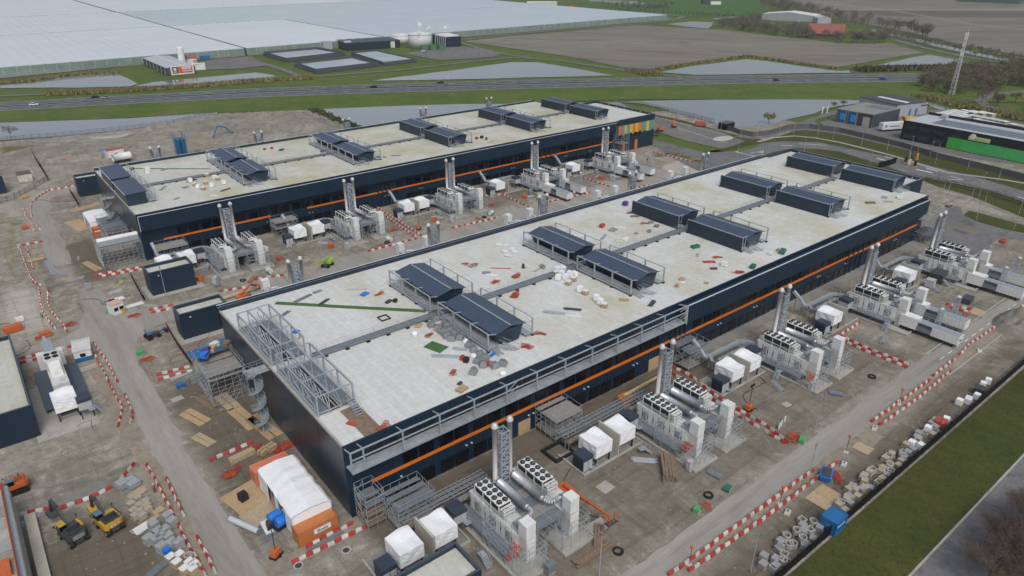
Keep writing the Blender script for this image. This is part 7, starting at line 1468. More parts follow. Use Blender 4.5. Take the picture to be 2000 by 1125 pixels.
sheet('forecourt', px((1600, 240), (1640, 226), (1700, 216), (1760, 224), (1830, 214), (1900, 224), (2050, 250), (2050, 330), (1900, 310), (1760, 282), (1660, 258), (1610, 246)), .028, ASPHP)
mb = MB()
def mark(a, b_, w=.25, z=.045):
    (x1, y1), (x2, y2) = G(*a), G(*b_); d = hypot(x2 - x1, y2 - y1); nx, ny = -(y2 - y1) / d * w / 2, (x2 - x1) / d * w / 2
    mb.face([(x1 - nx, y1 - ny, z), (x2 - nx, y2 - ny, z), (x2 + nx, y2 + ny, z), (x1 + nx, y1 + ny, z)])
for k in range(9): mark((1437 + k * 6.0, 296 + k * 1.5), (1447 + k * 5.6, 299.5 + k * 1.3), .9)
for k in range(6): mark((1465 + k * 5, 299 - k * 1.1), (1492 - k * .5, 296 + k * 1.6), .35)
for k in range(18): mark((1292 + k * 7.2, 231 + k * 1.9), (1304 + k * 7.2, 229.5 + k * 1.9 + 4), .18); mark((1300 + k * 6.4, 243 + k * 2.0), (1313 + k * 6.4, 246 + k * 2.0), .18)
for a, b_, w in (((1712, 309), (1738, 316), 1.0), ((1728, 306), (1750, 311), .7), ((1790, 331), (1822, 338), 1.0), ((1808, 328), (1832, 335), .7), ((1524, 284), (1550, 284.5), .5), ((1560, 281), (1600, 283), .4), ((1600, 283), (1614, 284), .4), ((1820, 344), (1850, 351), .3), ((1855, 344), (1882, 351), .3), ((1850, 351), (1882, 351), .3), ((1988, 385), (2010, 390), .5)): mark(a, b_, w)
struct('road_marking', mb, MARK)
mb = MB()
for k in range(40): 
    x = 150 + k * 4; mb.face([(x, 43.9, .022), (x + 2, 43.9, .022), (x + 2, 44.1, .022), (x, 44.1, .022)])
struct('lane_marking', mb, MARK)
mb = MB(); mb.box(145, 40.05, -.05, 300, 40.3, .13); mb.box(150, 46.7, -.05, 300, 46.95, .13); struct('kerb', mb, CONC)
T = thing('traffic_island', 'pale oval gravel island on the grey car park', 'traffic island', (*G(1412, 271), .03)); MB().prism(noisy_poly([(6 * cos(t), 3.4 * sin(t)) for t in np.linspace(0, 2 * pi, 14)[:-1]], 3, .2), 0, .12).build('island', mat('pale_gravel', (.42, .42, .40), .9, 0, .15, 1.2), T)
# ================================================================ far buildings
def shed(name, label, A, B, depth, h, m_wall, m_roof, gable=0.0, overhang=.2, cat='building'):
    """box building on the line A-B (front), running back by depth; returns thing in local axes (x along front, y back)"""
    an = atan2(B[1] - A[1], B[0] - A[0]); L_ = hypot(B[0] - A[0], B[1] - A[1]); T = thing(name, label, cat, (*A, 0), an)
    w = MB(); w.box(0, 0, 0, L_, depth, h)
    if gable: w.extr_y([(0, h), (L_ / 2, h + gable), (L_, h)], .02, depth - .02)
    w.build('wall', m_wall, T)
    r = MB(); o = overhang
    if gable:
        r.extr_y([(-o, h + .02), (L_ / 2, h + gable + .05), (L_ + o, h + .02), (L_ + o, h + .22), (L_ / 2, h + gable + .27), (-o, h + .22)], -o, depth + o)
    else: r.box(-o, -o, h + .01, L_ + o, depth + o, h + .25)
    r.build('roof', m_roof, T); return T, L_
SLATE = mat('slate_wall', (.05, .058, .066), .6, 0, .12, .3); PALER = mat('pale_sheet_roof', (.46, .49, .51), .5, .1, .06, .2); DARKR = mat('dark_bitumen_roof', (.055, .06, .068), .7, 0, .15, .2); METALW = mat('pale_metal_wall', (.36, .38, .40), .5, .1, .07, .3)
# greenhouses: aisles of glass under low ridges
GH1 = mat('greenhouse_glass_pale', (.60, .64, .665), .35, 0, .05, .015, spec=.6); GH2 = mat('greenhouse_glass_blue', (.46, .52, .56), .32, 0, .06, .015, spec=.7); GHW = mat('greenhouse_wall_glass', (.19, .25, .22), .3, 0, .2, .12)
def greenhouse(label, x0, x1, y0, y1, h, m, pitch=8.0):
    T = thing('greenhouse', label, 'greenhouse', (x0, y0, 0)); L_, D = x1 - x0, y1 - y0
    n = int(L_ / pitch); mb = MB()
    for k in range(n):
        a = k * L_ / n; b_ = (k + 1) * L_ / n; c = (a + b_) / 2
        mb.face([(a, 0, h), (c, 0, h + .28), (c, D, h + .28), (a, D, h)]); mb.face([(c, 0, h + .28), (b_, 0, h), (b_, D, h), (c, D, h + .28)]); mb.face([(a, 0, h), (b_, 0, h), (c, 0, h + .28)])
    tag(mb.build('roof_bay', m, T), kind='stuff')
    w = MB(); w.box(0, 0, 1.0, L_, .2, h - .01); w.box(0, .2, 1.0, .2, D, h - .01); w.box(L_ - .2, .2, 1.0, L_, D, h - .01); w.build('glass_wall', GHW, T)
    MB().box(.01, .01, 0, L_ - .01, D, .98).build('base_wall', CONCD, T)
    p = MB()
    for k in range(int(L_ / 8)): p.box(k * 8, -.06, 1, k * 8 + .25, -.003, h)
    p.box(0, -.08, h - .35, L_, -.062, h + .05); tag(p.build('wall_mullion', PALER, T), kind='stuff')
    return T
greenhouse('vast pale greenhouse roof at the upper left, nearest block', -900, 201, 604, 834, 6, GH1); greenhouse('pale greenhouse block between nearest block and bluish roofs', 203, 329, 604, 834, 6, GH1); greenhouse('bluish greenhouse block running to the field at the right', 331, 722, 606, 834, 6, GH2)
greenhouse('second row greenhouse roof, left half', -1200, 201, 838, 1064, 6, GH1); greenhouse('second row greenhouse roof, right half', 203, 722, 837, 1060, 6, GH2); greenhouse('farthest greenhouse roof at the top edge, left', -1600, 200, 1069, 1800, 6, GH1); greenhouse('farthest greenhouse roof at the top edge, right', 203, 700, 1067, 1900, 6, GH1)
T, L_ = shed('greenhouse_store', 'small pale store shed behind the bluish greenhouse end', G(1030, 15), G(1088, 15), 26, 7, OFFW, WHITE, 0)
T = thing('orange_stack', 'orange crates stacked behind the greenhouse end', 'crates', (*G(1113, 17), 0)); 
for k in range(8): MB().cbox(-14 + k * 4, (k % 2) * 3, 0, 3.6, 3, 2.5 + (k % 3)).build('crate', SAFETY, T)
T = thing('red_cabin', 'red cabin at the foot of the bluish greenhouse wall', 'cabin', (*G(1035, 60), 0)); MB().cbox(0, 0, 0, 5, 4, 6.0).build('wall', REDF, T); MB().cbox(0, 0, 6.0, 5.4, 4.4, .3).build('roof', CREAM, T)
for k in range(3): MB().box(-2, -2.08, .8 + k * 1.8, 2, -2.003, 1.5 + k * 1.8).build('white_band', WHITE, T)
# warehouse with billboard
T, L_ = shed('billboard_warehouse', 'slate warehouse with pale roof and red billboard on its front', (124.0, 537.5), (143.0, 537.5), 63, 5.0, SLATE, PALER, .9)
f = MB(); f.box(2.6, -.5, .1, L_ - 1.2, -.25, 6.0); f.build('billboard_frame', WHITE, T); MB().box(3.6, -.56, 1.0, L_ - 2.2, -.51, 5.4).build('billboard', mat('billboard_red', (.48, .05, .045), .5), T); MB().box(3.6, -.60, 1.0, 7.2, -.561, 5.4).build('billboard_panel', mat('billboard_dark', (.05, .055, .06), .5), T); MB().box(7.3, -.62, 1.2, 9.4, -.561, 5.2).build('billboard_panel', mat('billboard_orange', (.50, .13, .03), .5), T)
MB().tube((5.4, -.66, 3.8), (5.4, -.61, 3.8), 1.0, 14).build('white_disc', WHITE, T); MB().box(4.3, -.65, 1.6, 6.4, -.605, 2.4).build('white_print', CREAM, T)
for k, (a, b_) in enumerate(((4.5, 5.0), (3.9, 4.3), (3.3, 3.6), (2.0, 2.5))): MB().box(9.8, -.60, a, L_ - 2.8, -.565, b_).build('white_print', WHITE, T)
for k in range(6): MB().box(-.12, 4 + k * 10, .1, -.003, 4.6 + k * 10, 4.5).build('white_post', WHITE, T)
MB().box(L_ / 2 - .4, 0, 6.18, L_ / 2 + .4, 62, 6.3).build('ridge', WHITE, T)
T = thing('white_silo', 'white upright silo beside the billboard warehouse', 'silo', (*G(358, 131), 0)); MB().lathe(0, 0, [(2.4, 0), (2.4, 13.5), (1.6, 14.3)], 14).build('shell', WHITE, T); MB().box(-1, -2.8, 1, 1, -2.3, 3).build('hatch', GALVD, T)
T, L_ = shed('dark_shed', 'dark low shed behind the white silo', G(352, 128), G(368, 127), 12, 6, DKGREY, DARKR); T, L_ = shed('white_wall_store', 'long white low wall store right of the billboard', G(374, 138), G(402, 136), 4, 4.2, WHITE, WHITE); T, L_ = shed('white_tank_shed', 'white small tank shed behind the billboard', G(366, 129), G(380, 129), 6, 4, WHITE, WHITE)
sheet('yard', px((380, 125), (420, 115), (490, 110), (520, 128), (470, 134), (405, 136)), .03, ASPHP); sheet('yard', px((790, 105), (850, 93), (905, 91), (985, 103), (965, 111), (860, 118)), .03, ASPHP)
T = thing('skip_row', 'orange and blue skips along the yard behind the warehouse', 'skips', (*G(400, 116), 0)); MB().cbox(0, 0, 0, 7, 4, 3).build('skip', BLUE, T); MB().cbox(-9, 0, 0, 6, 3, 3).build('skip', SAFETY, T); MB().cbox(9, 2, 0, 6, 3, 2).build('skip', WOOD, T)
# covered basins
def basin(label, P, m_in, h=3.0):
    T = thing('water_basin', label, 'basin', (0, 0, 0)); c = (sum(p[0] for p in P) / len(P), sum(p[1] for p in P) / len(P)); mb = MB(); n = len(P)
    def sc(k): return [(c[0] + (p[0] - c[0]) * k, c[1] + (p[1] - c[1]) * k) for p in P]
    o, t, i_ = sc(1.06), sc(1.0), sc(.90)
    for k in range(n):
        q = (k + 1) % n; mb.face([(*o[k], 0), (*o[q], 0), (*t[q], h), (*t[k], h)]); mb.face([(*t[k], h), (*t[q], h), (*i_[q], .6), (*i_[k], .6)])
    mb.build('lined_bank', mat('basin_liner', (.035, .042, .048), .5, 0, .2, .1), T); MB().face([(*p, 1.4) for p in sc(.94)]).build('cover', m_in, T); return T
COVER = mat('basin_cover', (.38, .43, .47), .35, 0, .12, .08, dirt=.2)
basin('dark lined basin nearest the highway, pale cover', px((578, 129), (690, 116.5), (738, 129), (618, 143)), COVER); basin('dark lined basin behind the first, streaked cover', px((517, 108), (620, 99), (672, 108), (560, 121)), COVER); basin('pale lined basin right of the dark ones', px((688, 107), (735, 103), (812, 120), (750, 127)), mat('pale_liner', (.34, .40, .42), .5, 0, .15, .06), 2.2)
T, L_ = shed('navy_shed', 'long navy shed with dark roof beside the white tank', G(677, 99.5), G(782, 92.5), 30, 6.0, NAVYF, HOODF)
MB().box(L_ - 9, -.2, .1, L_ - 5, -.003, 5.5).build('pale_door', CREAM, T); MB().box(.3, 4, 6.26, 6, 8, 7.4).build('roof_unit', PALER, T)
T = thing('heat_tank', 'large white storage tank with conical roof', 'tank', (*G(821, 92), 0)); MB().lathe(0, 0, [(10.2, 0), (10.2, 11.0)], 32).build('shell', mat('tank_white', (.52, .545, .53), .5, 0, .05, .3), T, True); MB().lathe(0, 0, [(10.5, 11.01), (10.5, 11.3), (.5, 13.2)], 32).build('tank_roof', WHITE, T)
T = thing('heat_tank', 'lower white tank half hidden behind the large one', 'tank', (*G(783, 84), 0)); MB().lathe(0, 0, [(9, 0), (9, 7)], 28).build('shell', OFFW, T, True); MB().lathe(0, 0, [(9.2, 7.01), (9.2, 7.2), (.5, 8.6)], 28).build('tank_roof', WHITE, T)
T, L_ = shed('boiler_house', 'navy boiler house with white roof pipes right of the tank', G(873, 92), G(901, 89.5), 24, 8, NAVYF, DARKR)
for k in range(6): MB().tube((L_ * (k + .5) / 6, 2, 8.2), (L_ * (k + .5) / 6, 20, 8.8), .9, 8).build('roof_pipe', WHITE, T); MB().tube((-.3 - .2 * k, 2 + k * 3, 0), (-.3 - .2 * k, 2 + k * 3, 8.8), .35, 6).build('wall_pipe', PALER, T)
for k, p in enumerate(((829, 98), (846, 97), (862, 96))): o = thing('green_tank', ['green round tank nearest the white tank', 'green round tank between its two neighbours', 'green round tank nearest the boiler house'][k], 'tank', (*G(*p), 0)); MB().lathe(0, 0, [(3.6, 0), (3.6, 4)], 14).build('shell', mat('tank_green', (.07, .18, .10), .5), o); MB().lathe(0, 0, [(3.7, 4.01), (.4, 4.6)], 14).build('lid', GREENM, o)
T, L_ = shed('grey_store', 'small grey round-topped stores left of the navy shed', G(632, 97), G(650, 96), 8, 6, METALW, METALW)
STEAM = bpy.data.materials.new('steam'); STEAM.use_nodes = True; _b = STEAM.node_tree.nodes['Principled BSDF']; _b.inputs['Base Color'].default_value = (.9, .91, .92, 1); _b.inputs['Roughness'].default_value = 1; _b.inputs['Alpha'].default_value = .3; _b.inputs['Specular IOR Level'].default_value = 0
for k, (p, s) in enumerate((((819, 70), 1.0), ((833, 72), .7), ((867, 76), .9))):
    x, y = G(p[0], p[1] + 26); mb = MB(); rr = random.Random(k)
    for q in range(7): r = (.5 + q * .28) * s; zc = 13.5 + q * 1.1 * s; xo = q * .35 + rr.uniform(-.8, .8); mb.lathe(x + xo, y + rr.uniform(-.8, .8), [(r * .3, zc - r * .9), (r * .85, zc - r * .5), (r, zc), (r * .8, zc + r * .55), (r * .3, zc + r * .9)], 9)
    tag(mb.build('steam_plume', STEAM), ['white steam plume over the left edge of the large tank', 'thin white steam plume over the large tank', 'white steam plume over the boiler house'][k], 'steam', kind='stuff')
# office with blue windows, pale shed, black and green shop
T, L_ = shed('blue_window_office', 'slate office with two tall blue window bays', (348.4, 178.5), (347.8, 160.0), 26, 6.3, SLATE, mat('taupe_roof', (.23, .225, .215), .8, 0, .1, .3))
for xa in (1.0, 6.6):
    MB().box(xa - .4, -.35, 0, xa + 4.4, -.003, 6.4).build('bay_frame', METALW if False else CONCD, T)
    for i in range(3):
        for j in range(4): MB().box(xa + i * 1.35, -.42, .3 + j * 1.5, xa + i * 1.35 + 1.25, -.36, 1.65 + j * 1.5).build('window', mat('blue_glass', (.015, .10, .25), .2) if j not in (1, 2) or i == 0 else mat('bright_blue_panel', (.02, .28, .72), .4), T)
MB().box(14, -.12, .1, 17.5, -.003, 4.8).build('grey_door', CONC, T)
for k in range(5): MB().box(6 + k * 2.4, 16, 6.6, 8 + k * 2.4, 23, 6.75).build('solar_panel', mat('panel_blue_grey', (.12, .15, .19), .3), T)
T, L_ = shed('metal_shed', 'pale ribbed metal shed with dark roof behind the slate office', G(1748, 229), G(1808, 222), 24, 6.0, METALW, DARKR)
MB().box(L_ * .35, 2, 6.28, L_ * .48, 20, 6.5).build('roof_light', WHITE, T)
for k in range(5): MB().box(L_ * .78 + k * 1.1, -.1, 4.2, L_ * .78 + k * 1.1 + .7, -.003, 5.0).build('window', BLACKG, T)
for xa in (.42, .62): MB().box(L_ * xa, -.1, .1, L_ * xa + 1.2, -.003, 3.4).build('blue_door', BLUE, T)
A, B = G(1757, 271), G(2000, 320); d_ = hypot(B[0] - A[0], B[1] - A[1]); B = (A[0] + (B[0] - A[0]) * 1.5, A[1] + (B[1] - A[1]) * 1.5)
BLK2 = mat('black_cladding', (.010, .011, .014), .5, 0, .15, .3)
T, L_ = shed('black_shop', 'long black shop building with bright green lower wall and pale roof', A, B, 22, 8.2, BLK2, PALER, 0, 0); p = MB(); p.box(-.1, 21.6, 8.2, L_, 22.1, 9.6); p.box(-.1, -.1, 8.2, L_, .25, 8.55); p.build('parapet', BLK2, T)
gx0 = d_ * .40; GP = [mat('shop_green_dark', (.05, .40, .04), .45), mat('shop_green', (.07, .42, .115), .45)]
for k, (a, b_) in enumerate(((gx0, gx0 + 5.6), (gx0 + 5.65, gx0 + 15), (gx0 + 15.05, gx0 + 24), (gx0 + 24.05, gx0 + 31), (gx0 + 31.05, L_))): MB().box(a, -.15, .3, b_, -.003, 4.9).build('green_panel', GP[1 if k in (1, 2, 3) else 0], T)
MB().box(gx0 + 8, -.4, 5.4, gx0 + 16.4, -.1, 7.0).build('shop_sign', mat('sign_lime', (.50, .56, .30), .5), T); MB().tube((gx0 + 9.6, -.5, 7.0), (gx0 + 9.6, -.12, 7.0), 1.1, 14).build('sign_disc', WHITE, T); MB().box(gx0 + 10.6, -.45, 5.9, gx0 + 14.5, -.41, 6.4).build('sign_print', mat('sign_print_green', (.30, .42, .10), .5), T)
for i in range(4):
    for j in range(2): w = MB().box(1.2 + i * 6.6, -.10, 1.0 + j * 3.6, 5.6 + i * 6.6, -.003, 3.2 + j * 3.4).build('window', mat('grey_glass', (.035, .045, .045), .12), T)
for k in range(3): MB().box(10, 4 + k * 4, 8.48, 52, 7.6 + k * 4, 8.56).build('solar_panel', MATS['panel_blue_grey'], T)
MB().box(8, 16, 8.45, 10.4, 18.4, 10.2).build('roof_unit', METALW, T)
T = thing('box_trailer', 'white lettered box trailer on the forecourt before the black shop', 'trailer', (*G(1741, 255), .03), -.42); MB().box(-6.5, -1.3, .9, 6.5, 1.3, 4.0).build('box', WHITE, T); MB().box(-2.6, -1.36, 2.2, 2.8, -1.31, 2.6).build('grey_print', GALVD, T); MB().tube((-4.6, -1.36, 2.5), (-4.6, -1.31, 2.5), .6, 12).build('grey_disc', GALVD, T); MB().box(-6, -1.2, .5, 6, 1.2, .88).build('chassis', BLK, T)
# white cabins behind the shop
random.seed(21); k = 0
for row, (a, b_, n) in enumerate((((1828, 236), (1872, 228), 6), ((1836, 243), (1880, 234), 6), ((1905, 238), (1950, 246), 5), ((1915, 246), (1960, 256), 5), ((1925, 254), (1985, 268), 5), ((1890, 228), (1925, 231), 3), ((1985, 256), (2030, 266), 4))):
    for i in range(n):
        x, y = G(a[0] + (b_[0] - a[0]) * i / max(1, n - 1), a[1] + (b_[1] - a[1]) * i / max(1, n - 1))
        def mk():
            T = thing('storage_cabin', '', 'cabin'); MB().box(-1.4, -4, 0, 1.4, 4, 2.7).build('wall', MATS['cabin_beige'], T); MB().box(-1.5, -4.1, 2.7, 1.5, 4.1, 2.9).build('roof', WHITE, T); return T
        mat('cabin_beige', (.33, .31, .25), .7, 0, .1, .5)
        place('scab', mk, 'white-roofed storage cabin in the dense rows behind the black shop', (x, y, .04), -.35, 'storage cabins behind the shop')
for k, p in enumerate(((1602, 235), (1611, 234))):
    T = thing('banner_flag', ['left white banner flag by the forecourt entrance', 'right white banner flag by the forecourt entrance'][k], 'flag', (*G(*p), 0)); MB().tube((0, 0, 0), (0, 0, 7), .08, 6).build('pole', GALV, T); MB().box(.08, -.03, 3.2, 1.1, .03, 6.9).build('banner', WHITE, T)
T = thing('gate_kiosk', 'dark square fence kiosk on the pond bank', 'kiosk', (*G(1418, 251), 0)); MB().box(-3.4, -2.2, 0, 3.4, 2.2, 3.0).build('screen_wall', FMESH, T); MB().box(-3.6, -2.4, 3.0, 3.6, 2.4, 3.1).build('rim', FGREY, T)
for k, (p, m, lb) in enumerate((((1768, 318), BLK, 'black entrance barrier post, left'), ((1778, 314), BLK, 'black entrance barrier cabinet, back'), ((1786, 326), BLK, 'black entrance cabinet with yellow foot, right'), ((1790, 312), YEL, 'yellow entrance barrier housing'), ((1775, 323), CREAM, 'pale entrance bollard block'))):
    T = thing('gate_barrier', lb, 'barrier', (*G(*p), .03), .4); MB().box(-.6, -.5, .3, .6, .5, 2.4).build('housing', m, T); MB().box(-.8, -.7, 0, .8, .7, .29).build('foot', YEL, T); MB().bar((0, 0, 2.2), (0, .4, 5.2), .15).build('raised_arm', m, T)
# farm buildings far right
T, L_ = shed('red_roof_barn', 'red tiled barn among bare trees at the upper right', G(1578, 73), G(1645, 76), 22, 4, mat('barn_brick', (.20, .15, .12), .8), mat('red_tiles', (.26, .085, .07), .8, 0, .15, .4), 0)
an = T.rotation_euler.z; MB().extr_x([(-1.5, 3.6), (11, 12), (23.5, 3.6), (23.5, 3.9), (11, 12.4), (-1.5, 3.9)], -1, L_ + 1).build('pitched_roof', MATS['red_tiles'], T); MB().extr_x([(0, 4), (11, 11.6), (22, 4)], .1, L_ - .1).build('gable_wall', MATS['barn_brick'], T)
T, L_ = shed('long_barn', 'long pale-roofed barn behind the bare wood', G(1488, 39), G(1590, 44), 30, 7, METALW, WHITE, 3.0); T, L_ = shed('grey_barn', 'small pale barn at the right end of the bare wood', G(1596, 46), G(1622, 46), 14, 6, METALW, PALER, 2.0)
T, L_ = shed('farm_house', 'grey farmhouse on the far green meadow', G(1372, 9), G(1387, 9), 12, 6, SLATE, DARKR, 4); T, L_ = shed('white_barn', 'white low barn beside the grey farmhouse', G(1388, 9), G(1408, 9), 10, 4, WHITE, WHITE); T, L_ = shed('glass_house', 'dark green hall at the top right corner', G(1868, 3), G(1990, 8), 60, 8, mat('dark_green_wall', (.05, .12, .09), .6), mat('dark_green_roof', (.06, .13, .10), .6))
T = thing('telecom_mast', 'tall white lattice telecom mast at the upper right', 'mast', (471.3, 173.7, 0)); l = MB(); H = 34.5; n = 17
for k in range(n):
    z0, z1 = H * k / n, H * (k + 1) / n; a0, a1 = 1.15 * (1 - .7 * k / n), 1.15 * (1 - .7 * (k + 1) / n)
    cs = [(-1, -1), (1, -1), (1, 1), (-1, 1)]
    for i in range(4):
        p, q = cs[i], cs[(i + 1) % 4]; l.bar((p[0] * a0, p[1] * a0, z0), (p[0] * a1, p[1] * a1, z1), .14); l.bar((p[0] * a0, p[1] * a0, z0), (q[0] * a1, q[1] * a1, z1), .085); l.bar((p[0] * a1, p[1] * a1, z1), (q[0] * a1, q[1] * a1, z1), .08)
l.build('lattice_frame', mat('mast_white', (.62, .63, .64), .5, .1), T)
for z in (22, 27, 31, 33): MB().cbox(.9, 0, z, .7, .7, 2.2).build('antenna', WHITE, T); MB().cbox(-.9, .3, z + .3, .6, .6, 1.8).build('antenna', WHITE, T)
MB().tube((0, 0, H), (0, 0, H + 3), .1, 6).build('tip', GALV, T)
# hedge and brush
for lb, line, w, h, m, n in (('brown clipped hedge along the highway at the left', [(98, 186), (250, 178), (400, 168), (500, 159.5), (610, 153)], 5, 2.6, REED, 3000), ('brown hedge above the highway at the field corner', [(1230, 140), (1262, 146), (1288, 147)], 5, 3, REED, 900), ('dry reed strip along the pond at the field', [(1275, 137), (1340, 126), (1400, 118), (1460, 109.5), (1540, 121), (1630, 134)], 4, 1.6, REED, 1800), ('dry reed edge of the far left pond', [(0, 162), (60, 158), (125, 148), (175, 144), (230, 142.5)], 5, 1.8, REED, 1200), ('low dark brush between pond and highway at right', [(1680, 138), (1760, 136), (1820, 135), (1900, 133)], 10, 3.5, mat('brush_brown', (.085, .075, .04), .95, 0, .3, .3), 2200), ('dry reed bank right of the pale shed', [(1800, 190), (1830, 196), (1870, 205), (1900, 213), (1960, 224), (2060, 246)], 7, 2.4, REED, 3000), ('dry grass strip on the bank behind the coloured office', [(1280, 305), (1310, 300), (1360, 312), (1385, 322)], 2.5, .5, REED, 300), ('scrub along the pond and site fence', [(612, 214), (640, 226), (700, 250)], 4, 1.2, mat('scrub_green', (.06, .075, .025), .95, 0, .3, .3), 700)):
    mb = MB(); rr = random.Random(n); L_ = px(*line)
    ds = [hypot(b_[0] - a[0], b_[1] - a[1]) for a, b_ in zip(L_, L_[1:])]; tot = sum(ds)
    for _ in range(n):
        s = rr.random() * tot; i = 0
        while i < len(ds) - 1 and s > ds[i]: s -= ds[i]; i += 1
        t = min(1, s / ds[i]); x = L_[i][0] + (L_[i + 1][0] - L_[i][0]) * t + rr.gauss(0, w * .3); y = L_[i][1] + (L_[i + 1][1] - L_[i][1]) * t + rr.gauss(0, w * .3)
        a = rr.uniform(0, pi); ww = rr.uniform(.5, 1.4); hh = h * rr.uniform(.5, 1.1); mb.face([(x - cos(a) * ww, y - sin(a) * ww, 0), (x + cos(a) * ww, y + sin(a) * ww, 0), (x + rr.uniform(-.8, .8), y + rr.uniform(-.8, .8), hh)])
    tag(mb.build('hedge' if 'hedge' in lb else 'reed_strip', m), lb, 'hedge' if 'hedge' in lb else 'reeds', kind='stuff')
# ================================================================ trees
BARK = mat('bark', (.075, .062, .05), .9, 0, .25, 2); TW = [mat('twig_brown', (.165, .135, .105), .95, 0, .3, .5, spec=.1), mat('twig_grey', (.155, .14, .118), .95, 0, .3, .5, spec=.1), mat('twig_olive', (.135, .125, .075), .95, 0, .3, .5, spec=.1), mat('twig_red', (.15, .095, .078), .95, 0, .3, .5, spec=.1), mat('willow_leaf', (.20, .20, .08), .9, 0, .3, .8), mat('twig_street', (.145, .105, .085), .95, 0, .3, .5, spec=.1)]
def tree_proto(seed, h, r, n, mi, tw=.10, tl=1.3, limbs=9, near=False):
    rr = random.Random(seed); t = MB(); t.tube((0, 0, 0), (0, 0, h * .35), .03 * h * .6, 7, .02 * h * .6)
    tips = []
    def grow(p, d, L_, rad, lev):
        q = p + d * L_; t.tube(p, q, rad, 5, rad * .55, caps=False)
        if lev == 0: tips.append((p, q)); return
        for _ in range(3 if near else 2):
            dd = (d + Vector((rr.gauss(0, .55), rr.gauss(0, .55), rr.gauss(.15, .3)))).normalized(); grow(p + d * L_ * rr.uniform(.55, 1), dd, L_ * rr.uniform(.55, .8), rad * .55, lev - 1)
    for k in range(limbs):
        a = 2 * pi * k / limbs + rr.uniform(-.3, .3); el = rr.uniform(.5, 1.25); grow(Vector((0, 0, h * rr.uniform(.25, .4))), Vector((cos(a) * cos(el), sin(a) * cos(el), sin(el))), h * .32, .010 * h, 2)
    trunk = t.mesh('trunk', BARK); c = MB()
    for _ in range(n):
        p, q = rr.choice(tips); b_ = p + (q - p) * rr.random() + Vector((rr.gauss(0, r * .10), rr.gauss(0, r * .10), rr.gauss(0, h * .05))); d = Vector((rr.gauss(0, 1), rr.gauss(0, 1), rr.gauss(.5, .8))).normalized() * tl * rr.uniform(.5, 1.2); s = d.cross(Vector((rr.gauss(0, 1), rr.gauss(0, 1), rr.gauss(0, 1)))).normalized() * tw
        c.face([b_ - s, b_ + s, b_ + d])
    return trunk, c.mesh('crown', TW[mi])
TP = [tree_proto(1, 10, 4, 520, 0), tree_proto(2, 11, 4, 520, 1), tree_proto(3, 8, 4, 560, 2), tree_proto(4, 9, 3.6, 480, 0), tree_proto(5, 9, 4, 520, 3)]
WIL = tree_proto(9, 5.2, 3, 900, 4, .14, .7)
NEARP = [tree_proto(31, 9.5, 4.5, 6500, 5, .020, .8, 12, True), tree_proto(32, 9, 4.5, 6500, 5, .020, .8, 12, True)]
def tree(label, x, y, P, s, grp, nm='bare_tree'):
    T = thing(nm, label, 'tree', (x, y, 0), random.uniform(0, 6.28), grp); T.scale = (s, s, s * random.uniform(.9, 1.12)); inst('trunk', P[0], T); inst('crown', P[1], T); return T
random.seed(5)
def scatter(n, poly, kinds, s0, s1, label, grp):
    P = px(*poly); xs, ys = [p[0] for p in P], [p[1] for p in P]; k = 0
    def inside(x, y):
        r = False
        for i in range(len(P)):
            (x1, y1), (x2, y2) = P[i], P[(i + 1) % len(P)]
            if (y1 > y) != (y2 > y) and x < x1 + (y - y1) / (y2 - y1) * (x2 - x1): r = not r
        return r
    while k < n:
        x, y = random.uniform(min(xs), max(xs)), random.uniform(min(ys), max(ys))
        if inside(x, y): tree(label, x, y, TP[random.choice(kinds)], random.uniform(s0, s1), grp); k += 1
scatter(50, [(1790, 168), (1850, 140), (1990, 136), (2080, 150), (2080, 200), (1985, 176), (1900, 186), (1830, 188)], [2, 2, 0, 1], .75, .95, 'bare olive-brown tree in the thicket round the telecom mast', 'thicket at the telecom mast')
scatter(12, [(1890, 196), (1925, 206), (1960, 212), (2060, 230), (2060, 205), (1985, 185), (1930, 190)], [2, 0, 4], .7, 1.0, 'bare tree on the lawn beside the curved lane', 'trees by the curved lane')
scatter(52, [(1400, 50), (1470, 38), (1500, 62), (1580, 66), (1660, 76), (1745, 72), (1735, 86), (1640, 84), (1540, 72), (1470, 64)], [0, 1, 2], .7, 1.1, 'bare tree in the wood round the red barn', 'wood round the red barn')
scatter(30, [(1480, 6), (1530, 10), (1600, 24), (1720, 48), (1760, 58), (1730, 62), (1640, 48), (1560, 34), (1500, 24)], [0, 1], .9, 1.3, 'bare tree in the row behind the pale barns', 'trees behind the pale barns')
scatter(14, [(1720, 58), (1760, 56), (1830, 74), (1815, 80), (1760, 66)], [0, 1, 4], 1.0, 1.4, 'tall bare tree in the clump at the canal head', 'clump at the canal head')
for i in range(27):
    t = i / 26; x, y = G(1738 + 290 * t + random.uniform(-2, 2), 71 + 68 * t + 1.0); tree('bare tree in the row along the pale canal, upper right', x, y, TP[random.choice((0, 1, 3))], random.uniform(.6, .8), 'canal tree row')
for i in range(16):
    x, y = G(1815 + i * 16, 86 + i * 3.2); tree('low bare tree beyond the pale canal', x, y, TP[random.choice((0, 1, 4))], random.uniform(.45, .75), 'trees beyond the canal')
for i in range(34):
    x, y = G(1150 + i * 8.5, 20 + .45 * i + (i % 2) * 1.5); tree('small bare orchard tree on the far meadow', x, y, TP[i % 2], random.uniform(.45, .65), 'meadow tree rows')
for i in range(12): x, y = G(1180 + i * 12 + random.uniform(-4, 4), 13 + random.uniform(-3, 1)); tree('bare tree in the belt behind the far meadow pond', x, y, TP[i % 2], random.uniform(.5, .8), 'belt at the far pond')
